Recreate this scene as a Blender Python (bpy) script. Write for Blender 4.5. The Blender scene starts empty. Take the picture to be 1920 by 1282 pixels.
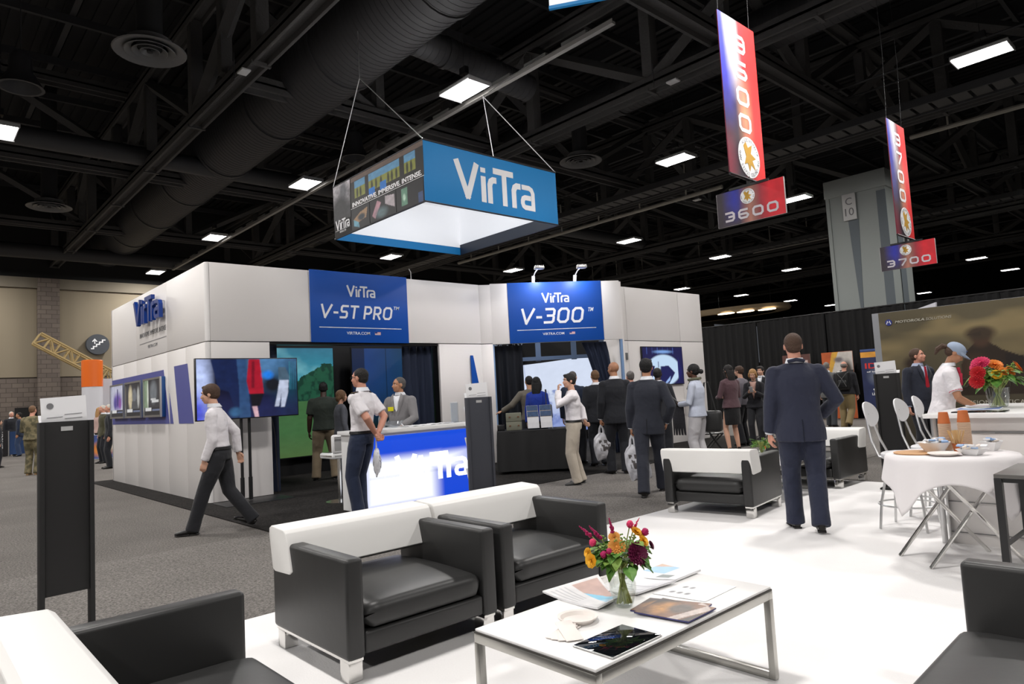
import bpy, bmesh, math, random
import numpy as np
from mathutils import Vector, Matrix, noise
random.seed(7)
SC = bpy.context.scene
COL = SC.collection
PI = math.pi

# ------------------------------------------------------------------ camera, world, exposure, lights
cam_data = bpy.data.cameras.new('camera')
cam = bpy.data.objects.new('camera', cam_data); COL.objects.link(cam); SC.camera = cam
cam_data.sensor_width = 36.0; cam_data.lens = 36.0 * 1278.17 / 1920.0
cam_data.clip_start = 0.05; cam_data.clip_end = 300
EYE = Vector((0.0, 0.0, 1.39))
RIGHT = Vector((0.67041663, 0.73994991, -0.05491512))
UP = Vector((0.09277618, -0.01016727, 0.99563508))
FWD = Vector((-0.73616175, 0.67258513, 0.07546603))
cm = Matrix.Identity(4)
for i in range(3):
    cm[i][0] = RIGHT[i]; cm[i][1] = UP[i]; cm[i][2] = -FWD[i]; cm[i][3] = EYE[i]
cam.matrix_world = cm
cam_data.dof.use_dof = False

world = bpy.data.worlds.new('hall_world'); SC.world = world; world.use_nodes = True
world.node_tree.nodes['Background'].inputs[0].default_value = (0.75, 0.8, 0.9, 1)
world.node_tree.nodes['Background'].inputs[1].default_value = 0.10
SC.view_settings.view_transform = 'Standard'; SC.view_settings.look = 'None'
SC.view_settings.gamma = 1.0; SC.view_settings.use_curve_mapping = False
SC.view_settings.exposure = 0.0
SC.cycles.max_bounces = 6; SC.cycles.diffuse_bounces = 3; SC.cycles.glossy_bounces = 3
SC.cycles.transmission_bounces = 6; SC.cycles.transparent_max_bounces = 8
SC.cycles.caustics_reflective = False; SC.cycles.caustics_refractive = False
SC.cycles.sample_clamp_indirect = 4.0
LAMP_W = 300.0                      # each ceiling high-bay lamp
def area_lamp(name, loc, size, power, color=(1, 1, 1), direction=(0, 0, -1), size_y=None, spread=None):
    l = bpy.data.lights.new(name, 'AREA'); l.energy = power; l.color = color
    l.shape = 'RECTANGLE'; l.size = size; l.size_y = size_y or size
    if spread: l.spread = spread
    o = bpy.data.objects.new(name, l); COL.objects.link(o)
    o.location = loc; o.rotation_euler = Vector(direction).to_track_quat('-Z', 'Y').to_euler()
    return o
LAMP_X = [4.4, -3.35, -10.9, -18.5, -26.2, -34.0]
LAMP_Y = [-14.0, -6.3, 1.35, 9.0, 16.8, 24.35, 32.0, 40.0, 47.9, 56.0, 64.0]
for lx in LAMP_X:
    for ly in LAMP_Y[:7]:
        if lx > 0 and ly > 20: continue
        area_lamp('lamp_light', (lx, ly, 7.86), 0.95, LAMP_W, (1.0, 0.965, 0.93), size_y=0.55)

# ------------------------------------------------------------------ materials
MATS = {}
def mat(name, color=(0.5, 0.5, 0.5), rough=0.5, metal=0.0, bump=None, var=None, emit=None, trans=0.0, ior=1.45,
        alpha=1.0, sheen=0.0, coat=0.0, spec=0.5, attr=None):
    if name in MATS: return MATS[name]
    m = bpy.data.materials.new(name); m.use_nodes = True
    nt = m.node_tree; b = nt.nodes['Principled BSDF']
    b.inputs['Base Color'].default_value = (*color, 1)
    b.inputs['Roughness'].default_value = rough
    b.inputs['Metallic'].default_value = metal
    b.inputs['Transmission Weight'].default_value = trans
    b.inputs['IOR'].default_value = ior
    b.inputs['Alpha'].default_value = alpha
    b.inputs['Sheen Weight'].default_value = sheen
    b.inputs['Coat Weight'].default_value = coat
    b.inputs['Specular IOR Level'].default_value = spec
    tc = None
    def coords():
        nonlocal tc
        if tc is None: tc = nt.nodes.new('ShaderNodeTexCoord')
        return tc.outputs['Object']
    if emit:
        b.inputs['Emission Color'].default_value = (*emit[0], 1)
        b.inputs['Emission Strength'].default_value = emit[1]
    if attr:                                     # a printed or displayed picture held by the mesh's colour attribute
        a = nt.nodes.new('ShaderNodeAttribute'); a.attribute_name = 'picture'
        if attr < 0.5: nt.links.new(a.outputs['Color'], b.inputs['Base Color'])
        else: b.inputs['Base Color'].default_value = (0.01, 0.01, 0.012, 1)
        if attr > 0:
            nt.links.new(a.outputs['Color'], b.inputs['Emission Color'])
            b.inputs['Emission Strength'].default_value = attr
    if var:                                      # (scale, other colour, contrast 0..1)
        n = nt.nodes.new('ShaderNodeTexNoise'); n.inputs['Scale'].default_value = var[0]
        n.inputs['Detail'].default_value = 4
        nt.links.new(coords(), n.inputs['Vector'])
        r = nt.nodes.new('ShaderNodeValToRGB')
        c = var[2]
        r.color_ramp.elements[0].position = 0.5 - 0.3 * (1 - c); r.color_ramp.elements[1].position = 0.5 + 0.3 * (1 - c)
        r.color_ramp.elements[0].color = (*color, 1); r.color_ramp.elements[1].color = (*var[1], 1)
        nt.links.new(n.outputs['Fac'], r.inputs['Fac'])
        nt.links.new(r.outputs['Color'], b.inputs['Base Color'])
    if bump:                                     # (scale, strength)
        n = nt.nodes.new('ShaderNodeTexNoise'); n.inputs['Scale'].default_value = bump[0]
        n.inputs['Detail'].default_value = 3
        if len(bump) > 2: n.inputs['Distortion'].default_value = bump[2]
        nt.links.new(coords(), n.inputs['Vector'])
        bp = nt.nodes.new('ShaderNodeBump'); bp.inputs['Strength'].default_value = bump[1]
        bp.inputs['Distance'].default_value = bump[3] if len(bump) > 3 else 0.02
        nt.links.new(n.outputs['Fac'], bp.inputs['Height'])
        nt.links.new(bp.outputs['Normal'], b.inputs['Normal'])
    MATS[name] = m
    return m
def srgb(r, g, b):
    return tuple(((c / 255.0) / 12.92 if c / 255.0 <= 0.04045 else ((c / 255.0 + 0.055) / 1.055) ** 2.4) for c in (r, g, b))
def cloth(name, rgb, rough=0.85, wr=0.35):
    return mat(name, srgb(*rgb), rough, bump=(5.0, wr * 1.25, 0.25, 0.06), sheen=0.1)

WHITE = mat('white_laminate', (0.80, 0.78, 0.77), 0.35)
GLOSSW = mat('white_gloss', (0.86, 0.86, 0.86), 0.22)
DARK = mat('dark_gap', (0.01, 0.01, 0.01), 0.9)
BLACK = mat('black_metal', (0.012, 0.012, 0.013), 0.45)
BLACKP = mat('black_plastic', (0.01, 0.01, 0.011), 0.3)
CHROME = mat('chrome', (0.75, 0.74, 0.72), 0.16, 1.0)
STEEL = mat('brushed_steel', (0.50, 0.49, 0.46), 0.33, 1.0)
ALU = mat('aluminium', (0.62, 0.62, 0.62), 0.32, 0.9)
LEATHER = mat('black_leather', (0.024, 0.024, 0.024), 0.41, bump=(9, 0.05, 0.3))
WLEATHER = mat('white_leather', (0.80, 0.79, 0.77), 0.42, bump=(5, 0.08, 0.4))
PAPER = mat('paper', (0.82, 0.82, 0.84), 0.6)
BLUE = mat('blue_print', srgb(2, 76, 170), 0.45)
SIGNW = mat('white_print', (0.85, 0.86, 0.88), 0.5)
SIGNWL = mat('white_lettering', (0.88, 0.88, 0.9), 0.5)
GREYINK = mat('grey_ink', (0.18, 0.18, 0.19), 0.6)
def thin_glass(name, tint, refl):                # thin clear wall: lets light straight through, mirrors at grazing angles
    m = bpy.data.materials.new(name); m.use_nodes = True; nt = m.node_tree; nt.nodes.remove(nt.nodes['Principled BSDF'])
    tr = nt.nodes.new('ShaderNodeBsdfTransparent'); tr.inputs['Color'].default_value = (*tint, 1)
    gl = nt.nodes.new('ShaderNodeBsdfGlossy'); gl.inputs['Roughness'].default_value = 0.03
    lw = nt.nodes.new('ShaderNodeLayerWeight'); lw.inputs['Blend'].default_value = 0.35; fr = nt.nodes.new('ShaderNodeMapRange'); fr.inputs['To Min'].default_value = 0.04; fr.inputs['To Max'].default_value = refl
    nt.links.new(lw.outputs['Facing'], fr.inputs['Value']); mx = nt.nodes.new('ShaderNodeMixShader'); nt.links.new(fr.outputs[0], mx.inputs[0]); nt.links.new(tr.outputs[0], mx.inputs[1]); nt.links.new(gl.outputs[0], mx.inputs[2])
    nt.links.new(mx.outputs[0], nt.nodes['Material Output'].inputs['Surface']); MATS[name] = m; return m
GLASS = thin_glass('clear_glass', (0.95, 0.965, 0.95), 0.32)
ACRYL = thin_glass('clear_acrylic', (0.92, 0.94, 0.96), 0.25)
CEILB = mat('black_ceiling_paint', (0.012, 0.012, 0.013), 0.85)
CEILG = mat('dark_grey_fireproofing', (0.055, 0.053, 0.052), 0.9, bump=(18, 0.6))
DUCTM = mat('dark_duct_metal', (0.030, 0.030, 0.032), 0.6)

# ------------------------------------------------------------------ mesh builder
class MB:
    def __init__(self): self.bm = bmesh.new(); self.mi = 0
    def _xf(self, vs, M):
        if M is not None:
            for v in vs: v.co = M @ v.co
    def _mi(self, fs):
        for f in fs: f.material_index = self.mi
    def box(self, x0, x1, y0, y1, z0, z1, bev=0.0, seg=2, M=None):
        r = bmesh.ops.create_cube(self.bm, size=1.0)
        vs = r['verts']
        for v in vs:
            v.co = Vector(((x0 + x1) / 2 + v.co.x * (x1 - x0), (y0 + y1) / 2 + v.co.y * (y1 - y0), (z0 + z1) / 2 + v.co.z * (z1 - z0)))
        fs = {f for v in vs for f in v.link_faces}
        if bev > 0:
            es = list({e for v in vs for e in v.link_edges})
            rr = bmesh.ops.bevel(self.bm, geom=es, offset=min(bev, 0.49 * min(abs(x1 - x0), abs(y1 - y0), abs(z1 - z0))), segments=seg, profile=0.5, affect='EDGES')
            fs = {f for f in fs if f.is_valid} | set(rr['faces'])
            vs = list({v for f in fs for v in f.verts})
        self._mi(fs); self._xf(vs, M); return self
    def poly(self, pts, M=None):
        vs = [self.bm.verts.new(p) for p in pts]
        f = self.bm.faces.new(vs); self._mi([f]); self._xf(vs, M); return self
    def prism(self, pts2, d, M=None):            # outline in xy, thickness along z
        n = len(pts2)
        a = [self.bm.verts.new((p[0], p[1], 0)) for p in pts2]; b = [self.bm.verts.new((p[0], p[1], d)) for p in pts2]
        fs = [self.bm.faces.new(list(reversed(a))), self.bm.faces.new(b)]
        for i in range(n): fs.append(self.bm.faces.new((a[i], a[(i + 1) % n], b[(i + 1) % n], b[i])))
        self._mi(fs); self._xf(a + b, M); return self
    def loft(self, rings, cap=True, closed=True, M=None):
        R = [[self.bm.verts.new(p) for p in r] for r in rings]; fs = []
        for r0, r1 in zip(R, R[1:]):
            n = len(r0)
            for i in range(n if closed else n - 1):
                j = (i + 1) % n; fs.append(self.bm.faces.new((r0[i], r0[j], r1[j], r1[i])))
        if cap and closed:
            fs.append(self.bm.faces.new(list(reversed(R[0])))); fs.append(self.bm.faces.new(R[-1]))
        self._mi(fs); self._xf([v for r in R for v in r], M); return self
    def tube(self, pts, r, seg=10, side=None, cap=True, M=None):
        # r: number, or list of numbers, or list of (rx, ry) measured along side and across it
        pts = [Vector(p) for p in pts]; n = len(pts)
        rs = r if isinstance(r, (list, tuple)) else [r] * n
        rings = []; prev = Vector(side) if side is not None else None
        for i, p in enumerate(pts):
            t = (pts[min(i + 1, n - 1)] - pts[max(i - 1, 0)])
            if t.length < 1e-9: t = Vector((0, 0, 1))
            t.normalize()
            if prev is None: prev = t.orthogonal()
            s = prev - t * prev.dot(t)
            if s.length < 1e-6: s = t.orthogonal()
            s.normalize(); u = t.cross(s)
            if side is None: prev = s
            rr = rs[i]; rx, ry = rr if isinstance(rr, (list, tuple)) else (rr, rr)
            rings.append([p + s * (rx * math.cos(2 * PI * k / seg)) + u * (ry * math.sin(2 * PI * k / seg)) for k in range(seg)])
        return self.loft(rings, cap, True, M)
    def lathe(self, prof, seg=24, at=(0, 0, 0), cap=True, M=None):   # prof: (r, z)
        rings = [[Vector((at[0] + max(r, 1e-4) * math.cos(2 * PI * k / seg), at[1] + max(r, 1e-4) * math.sin(2 * PI * k / seg), at[2] + z)) for k in range(seg)] for r, z in prof]
        return self.loft(rings, cap, True, M)
    def ball(self, c, r, seg=12, M=None, rot=None):
        rx, ry, rz = r if isinstance(r, (list, tuple)) else (r, r, r)
        c = Vector(c); rr = bmesh.ops.create_uvsphere(self.bm, u_segments=seg, v_segments=max(6, seg * 2 // 3), radius=1.0)
        for v in rr['verts']:
            q = Vector((v.co.x * rx, v.co.y * ry, v.co.z * rz))
            if rot is not None: q = rot @ q
            v.co = c + q
        self._mi({f for v in rr['verts'] for f in v.link_faces}); self._xf(rr['verts'], M); return self
    def mesh(self, name, mats, angle=35):
        bmesh.ops.recalc_face_normals(self.bm, faces=self.bm.faces[:])
        me = bpy.data.meshes.new(name); self.bm.to_mesh(me); self.bm.free()
        for m in (mats if isinstance(mats, (list, tuple)) else [mats]): me.materials.append(m)
        for p in me.polygons: p.use_smooth = True
        me.set_sharp_from_angle(angle=math.radians(angle))
        return me
    def build(self, name, mats, parent=None, angle=35):
        o = bpy.data.objects.new(name, self.mesh(name, mats, angle)); COL.objects.link(o)
        if parent is not None: o.parent = parent
        return o
def tag(o, label=None, cat=None, group=None, kind=None):
    if label: o['label'] = label
    if cat: o['category'] = cat
    if group: o['group'] = group
    if kind: o['kind'] = kind
    return o
def thing(name, label, cat, loc=(0, 0, 0), rz=0.0, group=None):
    o = bpy.data.objects.new(name, None); COL.objects.link(o); o.empty_display_size = 0.1
    o.location = loc; o.rotation_euler = (0, 0, rz)
    return tag(o, label, cat, group)
def kids(o): return [c for c in bpy.data.objects if c.parent == o]
def dup(o, loc=None, rz=None, label=None, group=None, parent=None):
    ch = kids(o)
    c = o.copy(); COL.objects.link(c)
    if parent is not None: c.parent = parent
    if loc is not None: c.location = loc
    if rz is not None: c.rotation_euler = (c.rotation_euler[0], c.rotation_euler[1], rz)
    if label: c['label'] = label
    if group: c['group'] = group
    for k in ch: dup(k, parent=c)
    return c
def basis(origin, right, up):                    # matrix whose x is right, y is up, z is their cross
    r = Vector(right).normalized(); u = Vector(up); u = (u - r * u.dot(r)).normalized(); n = r.cross(u)
    M = Matrix.Identity(4)
    for i in range(3): M[i][0] = r[i]; M[i][1] = u[i]; M[i][2] = n[i]; M[i][3] = origin[i]
    return M
def shift(x=0, y=0, z=0): return Matrix.Translation((x, y, z))

# ------------------------------------------------------------------ lettering
def text_obj(s, parent, material, M, height, width=None, depth=0.004, shear=0.0, bold=0.0, align='CENTER', name='lettering', spacing=1.0):
    cu = bpy.data.curves.new('t', 'FONT'); cu.body = s; cu.size = 1.0; cu.shear = shear; cu.offset = bold
    cu.align_x = 'LEFT'; cu.resolution_u = 3; cu.space_character = spacing
    o = bpy.data.objects.new('t', cu); COL.objects.link(o)
    me = bpy.data.meshes.new_from_object(o.evaluated_get(bpy.context.evaluated_depsgraph_get()))
    bpy.data.objects.remove(o)
    bm = bmesh.new(); bm.from_mesh(me)
    xs = [v.co.x for v in bm.verts]; ys = [v.co.y for v in bm.verts]
    if not xs: return None
    x0, x1, y0, y1 = min(xs), max(xs), min(ys), max(ys)
    sy = height / (y1 - y0); sx = width / (x1 - x0) if width else sy
    ox = {'CENTER': (x0 + x1) / 2, 'LEFT': x0, 'RIGHT': x1}[align]
    for v in bm.verts: v.co = Vector(((v.co.x - ox) * sx, (v.co.y - (y0 + y1) / 2) * sy, 0))
    if depth > 0:
        r = bmesh.ops.extrude_face_region(bm, geom=bm.faces[:])
        for g in r['geom']:
            if isinstance(g, bmesh.types.BMVert): g.co.z += depth
    bmesh.ops.recalc_face_normals(bm, faces=bm.faces[:])
    for v in bm.verts: v.co = M @ v.co
    me2 = bpy.data.meshes.new(name); bm.to_mesh(me2); bm.free(); bpy.data.meshes.remove(me)
    me2.materials.append(material)
    me2.polygons.foreach_set('use_smooth', [False] * len(me2.polygons))
    ob = bpy.data.objects.new(name, me2); COL.objects.link(ob)
    if parent is not None: ob.parent = parent
    return ob
def stroke(mb, pts, w, d, M):                    # a flat stroke with mitred bends
    pts = [Vector((p[0], p[1])) for p in pts]; n = len(pts); L = []; R = []
    for i in range(n):
        a = (pts[i] - pts[i - 1]).normalized() if i else None
        b = (pts[i + 1] - pts[i]).normalized() if i < n - 1 else None
        if a is None: a = b
        if b is None: b = a
        na = Vector((-a.y, a.x)); nb = Vector((-b.y, b.x)); m = (na + nb).normalized()
        k = min(1.6, 1.0 / max(0.3, m.dot(na)))
        L.append(pts[i] + m * (w / 2 * k)); R.append(pts[i] - m * (w / 2 * k))
    for i in range(n - 1): mb.prism([L[i], L[i + 1], R[i + 1], R[i]], d, M)
def brand_logo(parent, material, M, width, depth=0.004, name='logo_lettering', sy=1.0):
    s = width / 2.86; mb = MB(); S = M @ Matrix.Scale(sy, 4, (0, 1, 0)); n = [0]
    def st(pts, ww=0.165):                       # each stroke a hair thicker than the last, so that none lie in one plane
        stroke(mb, [((p[0] - 1.43) * s, (p[1] - 0.5) * s) for p in pts], ww * s, depth + 0.0005 * n[0], S); n[0] += 1
    st([(0.09, 1.0), (0.46, 0.02)], 0.17); st([(0.77, 1.0), (0.42, 0.02)], 0.17)
    st([(0.98, 0), (0.98, 0.70)]); st([(0.98, 0.80), (0.98, 0.93)])
    st([(1.20, 0), (1.20, 0.50), (1.24, 0.60), (1.32, 0.65), (1.44, 0.65)])
    st([(1.33, 0.91), (2.06, 0.91)]); st([(1.72, 0), (1.72, 0.86)])
    st([(2.06, 0), (2.06, 0.48), (2.10, 0.58), (2.18, 0.63), (2.32, 0.63)])
    st([(2.36, 0.64), (2.64, 0.64), (2.73, 0.60), (2.78, 0.50), (2.78, 0.075), (2.48, 0.075), (2.41, 0.11), (2.38, 0.18), (2.38, 0.25), (2.41, 0.32), (2.48, 0.355), (2.70, 0.355)], 0.14)
    return mb.build(name, material, parent)
def stroke_text(text, parent, material, M, height, width, shear=0.2, t=0.16, d=0.003, name='lettering'):
    k = 0.16; G = {'V': (0.86, [[(0.0, 1), (0.44, 0.0)], [(0.86, 1), (0.39, 0.0)]]), '-': (0.44, [[(0.04, 0.42), (0.44, 0.42)]]), ' ': (0.16, []),
         'S': (0.66, [[(0.66, 0.92), (k, 0.92), (0.08, 0.92 - k * 0.6), (0.08, 0.5 + k * 0.6), (k, 0.5), (0.58 - k * 0.5, 0.5), (0.58, 0.5 - k * 0.6), (0.58, 0.08 + k * 0.6), (0.58 - k * 0.5, 0.08), (0.0, 0.08)]]),
         'T': (0.74, [[(0.0, 0.92), (0.74, 0.92)], [(0.37, 0.0), (0.37, 0.84)]]),
         'P': (0.70, [[(0.08, 0.0), (0.08, 0.92), (0.62 - k, 0.92), (0.62, 0.92 - k), (0.62, 0.42 + k * 0.8), (0.62 - k, 0.42), (0.17, 0.42)]]),
         'R': (0.72, [[(0.08, 0.0), (0.08, 0.92), (0.62 - k, 0.92), (0.62, 0.92 - k), (0.62, 0.42 + k * 0.8), (0.62 - k, 0.42), (0.17, 0.42)], [(0.40, 0.36), (0.66, 0.0)]]),
         'O': (0.84, [[(0.40, 0.92), (0.76 - k, 0.92), (0.76, 0.92 - k), (0.76, 0.08 + k), (0.76 - k, 0.08), (0.08 + k, 0.08), (0.08, 0.08 + k), (0.08, 0.92 - k), (0.08 + k, 0.92), (0.399, 0.92)]]),
         '3': (0.74, [[(0.0, 0.92), (0.66 - k * 0.6, 0.92), (0.66, 0.92 - k * 0.6), (0.66, 0.5 + k * 0.6), (0.60, 0.5), (0.66, 0.5 - k * 0.6), (0.66, 0.08 + k * 0.6), (0.66 - k * 0.6, 0.08), (0.0, 0.08)], [(0.16, 0.5), (0.58, 0.5)]])}
    G['0'] = G['O']; adv = sum(G[c][0] + 0.17 for c in text) - 0.17; sx = width / (adv + shear); x = -adv / 2 - shear / 2; mb = MB(); n = 0
    for c in text:
        for pl in G[c][1]:
            stroke(mb, [((x + p[0] + shear * p[1]) * sx, (p[1] - 0.5) * height) for p in pl], t * (sx + height) / 2, d + 0.0005 * (n % 7), M); n += 1
        x += G[c][0] + 0.17
    return mb.build(name, material, parent)
def square_digit(mb, c, w, h, t, d, M):           # wide squared digits of the aisle signs
    a, b = w / 2 - t / 2, h / 2 - t / 2; k = t * 0.8
    def R(pts): stroke(mb, pts, t, d, M)
    if c == '0':
        n = 0
        R([(0.001, b), (a - k, b), (a, b - k), (a, -b + k), (a - k, -b), (-a + k, -b), (-a, -b + k), (-a, b - k), (-a + k, b), (0.002, b)])
    elif c == '3': R([(-a, b), (a - k, b), (a, b - k), (a, k * 0.4), (a - k * .6, 0), (a, -k * 0.4), (a, -b + k), (a - k, -b), (-a, -b)]); stroke(mb, [(-a * 0.3, 0), (a - k * .5, 0)], t, d + 0.0008, M)
    elif c == '6': R([(a, b), (-a + k, b), (-a, b - k), (-a, -b + k), (-a + k, -b), (a - k, -b), (a, -b + k), (a, -k), (a - k, 0), (-a + t / 2 + 0.001, 0)])
    elif c == '7': R([(-a, b), (a, b), (a, b - k), (-a * 0.2, -h / 2)])
def rect_loop(mb, w, h, t, d, M):                # a flat frame outline
    for a in ((-w / 2, w / 2, h / 2 - t, h / 2), (-w / 2, w / 2, -h / 2, -h / 2 + t), (-w / 2, -w / 2 + t, -h / 2 + t, h / 2 - t), (w / 2 - t, w / 2, -h / 2 + t, h / 2 - t)):
        mb.box(a[0], a[1], a[2], a[3], 0, d, M=M)

# ------------------------------------------------------------------ pictures held by a grid of coloured vertices
class Pic:
    def __init__(self, w, h, base=(0, 0, 0)):
        self.w, self.h = w, h; self.a = np.zeros((h, w, 3)); self.a[:] = srgb(*base)
        self.Y, self.X = np.mgrid[0:h, 0:w].astype(float); self.X = self.X / (w - 1); self.Y = 1 - self.Y / (h - 1)   # x right, y up, 0..1
    def put(self, m, c, k=1.0):
        m = np.clip(m, 0, 1)[..., None] * k; self.a = self.a * (1 - m) + np.array(srgb(*c)) * m; return self
    def vgrad(self, c0, c1, y0=0.0, y1=1.0):
        t = np.clip((self.Y - y0) / (y1 - y0), 0, 1)[..., None]
        self.a = np.array(srgb(*c0)) * (1 - t) + np.array(srgb(*c1)) * t; return self
    def ell(self, x, y, rx, ry, c, soft=0.1, k=1.0):
        d = np.sqrt(((self.X - x) / rx) ** 2 + ((self.Y - y) / ry) ** 2); return self.put((1 + soft - d) / (2 * soft), c, k)
    def poly(self, P, c, k=1.0):
        ins = np.zeros_like(self.X, bool); n = len(P)
        for i in range(n):
            x0, y0 = P[i]; x1, y1 = P[(i + 1) % n]
            if y0 == y1: continue
            cond = ((y0 > self.Y) != (y1 > self.Y)) & (self.X < (x1 - x0) * (self.Y - y0) / (y1 - y0) + x0)
            ins ^= cond
        return self.put(ins.astype(float), c, k)
    def rect(self, x0, x1, y0, y1, c, k=1.0): return self.put(((self.X >= x0) & (self.X <= x1) & (self.Y >= y0) & (self.Y <= y1)).astype(float), c, k)
    def noise(self, sx, sy, amp, seed=0):
        rs = np.random.RandomState(seed); out = np.zeros_like(self.X); a = 1.0
        for o in range(3):
            g = rs.rand(int(sy * 2 ** o) + 2, int(sx * 2 ** o) + 2)
            fx = self.X * sx * 2 ** o; fy = self.Y * sy * 2 ** o; ix = fx.astype(int); iy = fy.astype(int); fx -= ix; fy -= iy
            fx = fx * fx * (3 - 2 * fx); fy = fy * fy * (3 - 2 * fy)
            out += a * ((g[iy, ix] * (1 - fx) + g[iy, ix + 1] * fx) * (1 - fy) + (g[iy + 1, ix] * (1 - fx) + g[iy + 1, ix + 1] * fx) * fy); a *= 0.5
        self.nz = out / 1.75
        self.a = np.clip(self.a * (1 + amp * (self.nz - 0.5) * 2)[..., None], 0, 1); return self
    def blob(self, c, thr, soft, k=1.0, mask=None):
        m = np.clip((self.nz - thr) / soft, 0, 1)
        if mask is not None: m = m * mask
        return self.put(m, c, k)
    def blur(self, n=1):
        for _ in range(n):
            p = np.pad(self.a, ((1, 1), (1, 1), (0, 0)), 'edge'); self.a = (p[:-2, 1:-1] + p[2:, 1:-1] + p[1:-1, :-2] + p[1:-1, 2:] + 2 * p[1:-1, 1:-1]) / 6
        return self
    def build(self, name, M, W, H, parent=None, emit=0.0, rough=0.5, z=0.0):
        w, h = self.w, self.h
        V = np.zeros((h * w, 3)); V[:, 0] = (self.X.ravel() - 0.5) * W; V[:, 1] = (self.Y.ravel() - 0.5) * H; V[:, 2] = z
        i = np.arange(h * w).reshape(h, w)
        F = np.stack([i[1:, :-1], i[1:, 1:], i[:-1, 1:], i[:-1, :-1]], -1).reshape(-1, 4)
        me = bpy.data.meshes.new(name); me.from_pydata(V.tolist(), [], F.tolist())
        at = me.color_attributes.new('picture', 'FLOAT_COLOR', 'POINT')
        at.data.foreach_set('color', np.concatenate([self.a.reshape(-1, 3), np.ones((h * w, 1))], 1).astype(np.float32).ravel())
        me.materials.append(mat('picture_%g_%g' % (emit, rough), rough=rough, attr=emit if emit > 0 else -1)); me.transform(M); me.update()
        o = bpy.data.objects.new(name, me); COL.objects.link(o)
        if parent is not None: o.parent = parent
        return o
# ------------------------------------------------------------------ the hall: floor, walls, ceiling
def speckle(name, a, b, scale, bump):
    m = mat(name, a, 0.95, spec=0.1); nt = m.node_tree; B = nt.nodes['Principled BSDF']
    tc = nt.nodes.new('ShaderNodeTexCoord'); n = nt.nodes.new('ShaderNodeTexNoise'); n.inputs['Scale'].default_value = scale
    n.inputs['Detail'].default_value = 6; n.inputs['Roughness'].default_value = 0.8
    nt.links.new(tc.outputs['Object'], n.inputs['Vector'])
    n2 = nt.nodes.new('ShaderNodeTexNoise'); n2.inputs['Scale'].default_value = 1.1; n2.inputs['Detail'].default_value = 5
    nt.links.new(tc.outputs['Object'], n2.inputs['Vector'])
    r = nt.nodes.new('ShaderNodeValToRGB'); r.color_ramp.elements[0].position = 0.38; r.color_ramp.elements[1].position = 0.62
    r.color_ramp.elements[0].color = (*a, 1); r.color_ramp.elements[1].color = (*b, 1)
    nt.links.new(n.outputs['Fac'], r.inputs['Fac'])
    mx = nt.nodes.new('ShaderNodeMix'); mx.data_type = 'RGBA'; mx.blend_type = 'MULTIPLY'; mx.inputs['Factor'].default_value = 0.35
    nt.links.new(r.outputs['Color'], mx.inputs['A']); nt.links.new(n2.outputs['Fac'], mx.inputs['B'])
    nt.links.new(mx.outputs['Result'], B.inputs['Base Color'])
    bp = nt.nodes.new('ShaderNodeBump'); bp.inputs['Strength'].default_value = bump; bp.inputs['Distance'].default_value = 0.01
    nt.links.new(n.outputs['Fac'], bp.inputs['Height']); nt.links.new(bp.outputs['Normal'], B.inputs['Normal'])
    return m
CARPET = speckle('grey_carpet', (0.085, 0.08, 0.074), (0.29, 0.268, 0.25), 55, 0.6)
CARPET2 = speckle('grey_carpet_light', (0.10, 0.094, 0.088), (0.33, 0.307, 0.287), 55, 0.6)
CARPETB = speckle('black_carpet', (0.012, 0.011, 0.011), (0.045, 0.042, 0.040), 40, 0.6)
WCARPET = mat('white_carpet', (0.87, 0.855, 0.85), 0.9, bump=(90, 0.15), spec=0.1)

m = MB(); m.box(-40, 16, -18, 75, -0.1, 0); tag(m.build('floor', CARPET), kind='structure')
m = MB(); m.box(-7.58, -4.55, -12, 60, 0.0, 0.004)
tag(m.build('carpet_strip', CARPET2), 'lighter grey carpet width laid along the aisle between booth and lounge', 'carpet')
m = MB(); m.box(-4.63, 4.5, -4.0, 9.33, 0.0, 0.012, bev=0.004)
tag(m.build('white_carpet', WCARPET), 'white carpet under the black armchairs and coffee tables of the lounge', 'carpet')
m = MB(); m.box(-16.95, -7.52, 3.13, 15.9, 0.0, 0.014, bev=0.004)
tag(m.build('black_carpet', CARPETB), 'black carpet under the white exhibition booth', 'carpet')

def brick_mat(name, a, b):
    m = mat(name, a, 0.9); nt = m.node_tree; B = nt.nodes['Principled BSDF']
    tc = nt.nodes.new('ShaderNodeTexCoord'); mp = nt.nodes.new('ShaderNodeMapping'); mp.inputs['Rotation'].default_value = (PI / 2, 0, PI / 2)
    sx = nt.nodes.new('ShaderNodeSeparateXYZ'); cx = nt.nodes.new('ShaderNodeCombineXYZ')
    nt.links.new(tc.outputs['Object'], sx.inputs[0]); nt.links.new(sx.outputs['Y'], cx.inputs['X']); nt.links.new(sx.outputs['Z'], cx.inputs['Y'])
    br = nt.nodes.new('ShaderNodeTexBrick'); br.inputs['Color1'].default_value = (*a, 1); br.inputs['Color2'].default_value = (*b, 1)
    br.inputs['Mortar'].default_value = (*[c * 0.45 for c in a], 1); br.inputs['Scale'].default_value = 1.0
    br.inputs['Brick Width'].default_value = 0.40; br.inputs['Row Height'].default_value = 0.2; br.inputs['Mortar Size'].default_value = 0.012
    nt.links.new(cx.outputs[0], br.inputs['Vector']); nt.links.new(br.outputs['Color'], B.inputs['Base Color'])
    return m
BRICK = brick_mat('grey_block', srgb(108, 98, 90), srgb(94, 85, 79))
TAN = mat('tan_wall_panel', srgb(131, 121, 103), 0.85)
SOFF = mat('tan_soffit', srgb(116, 109, 96), 0.85)
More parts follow.
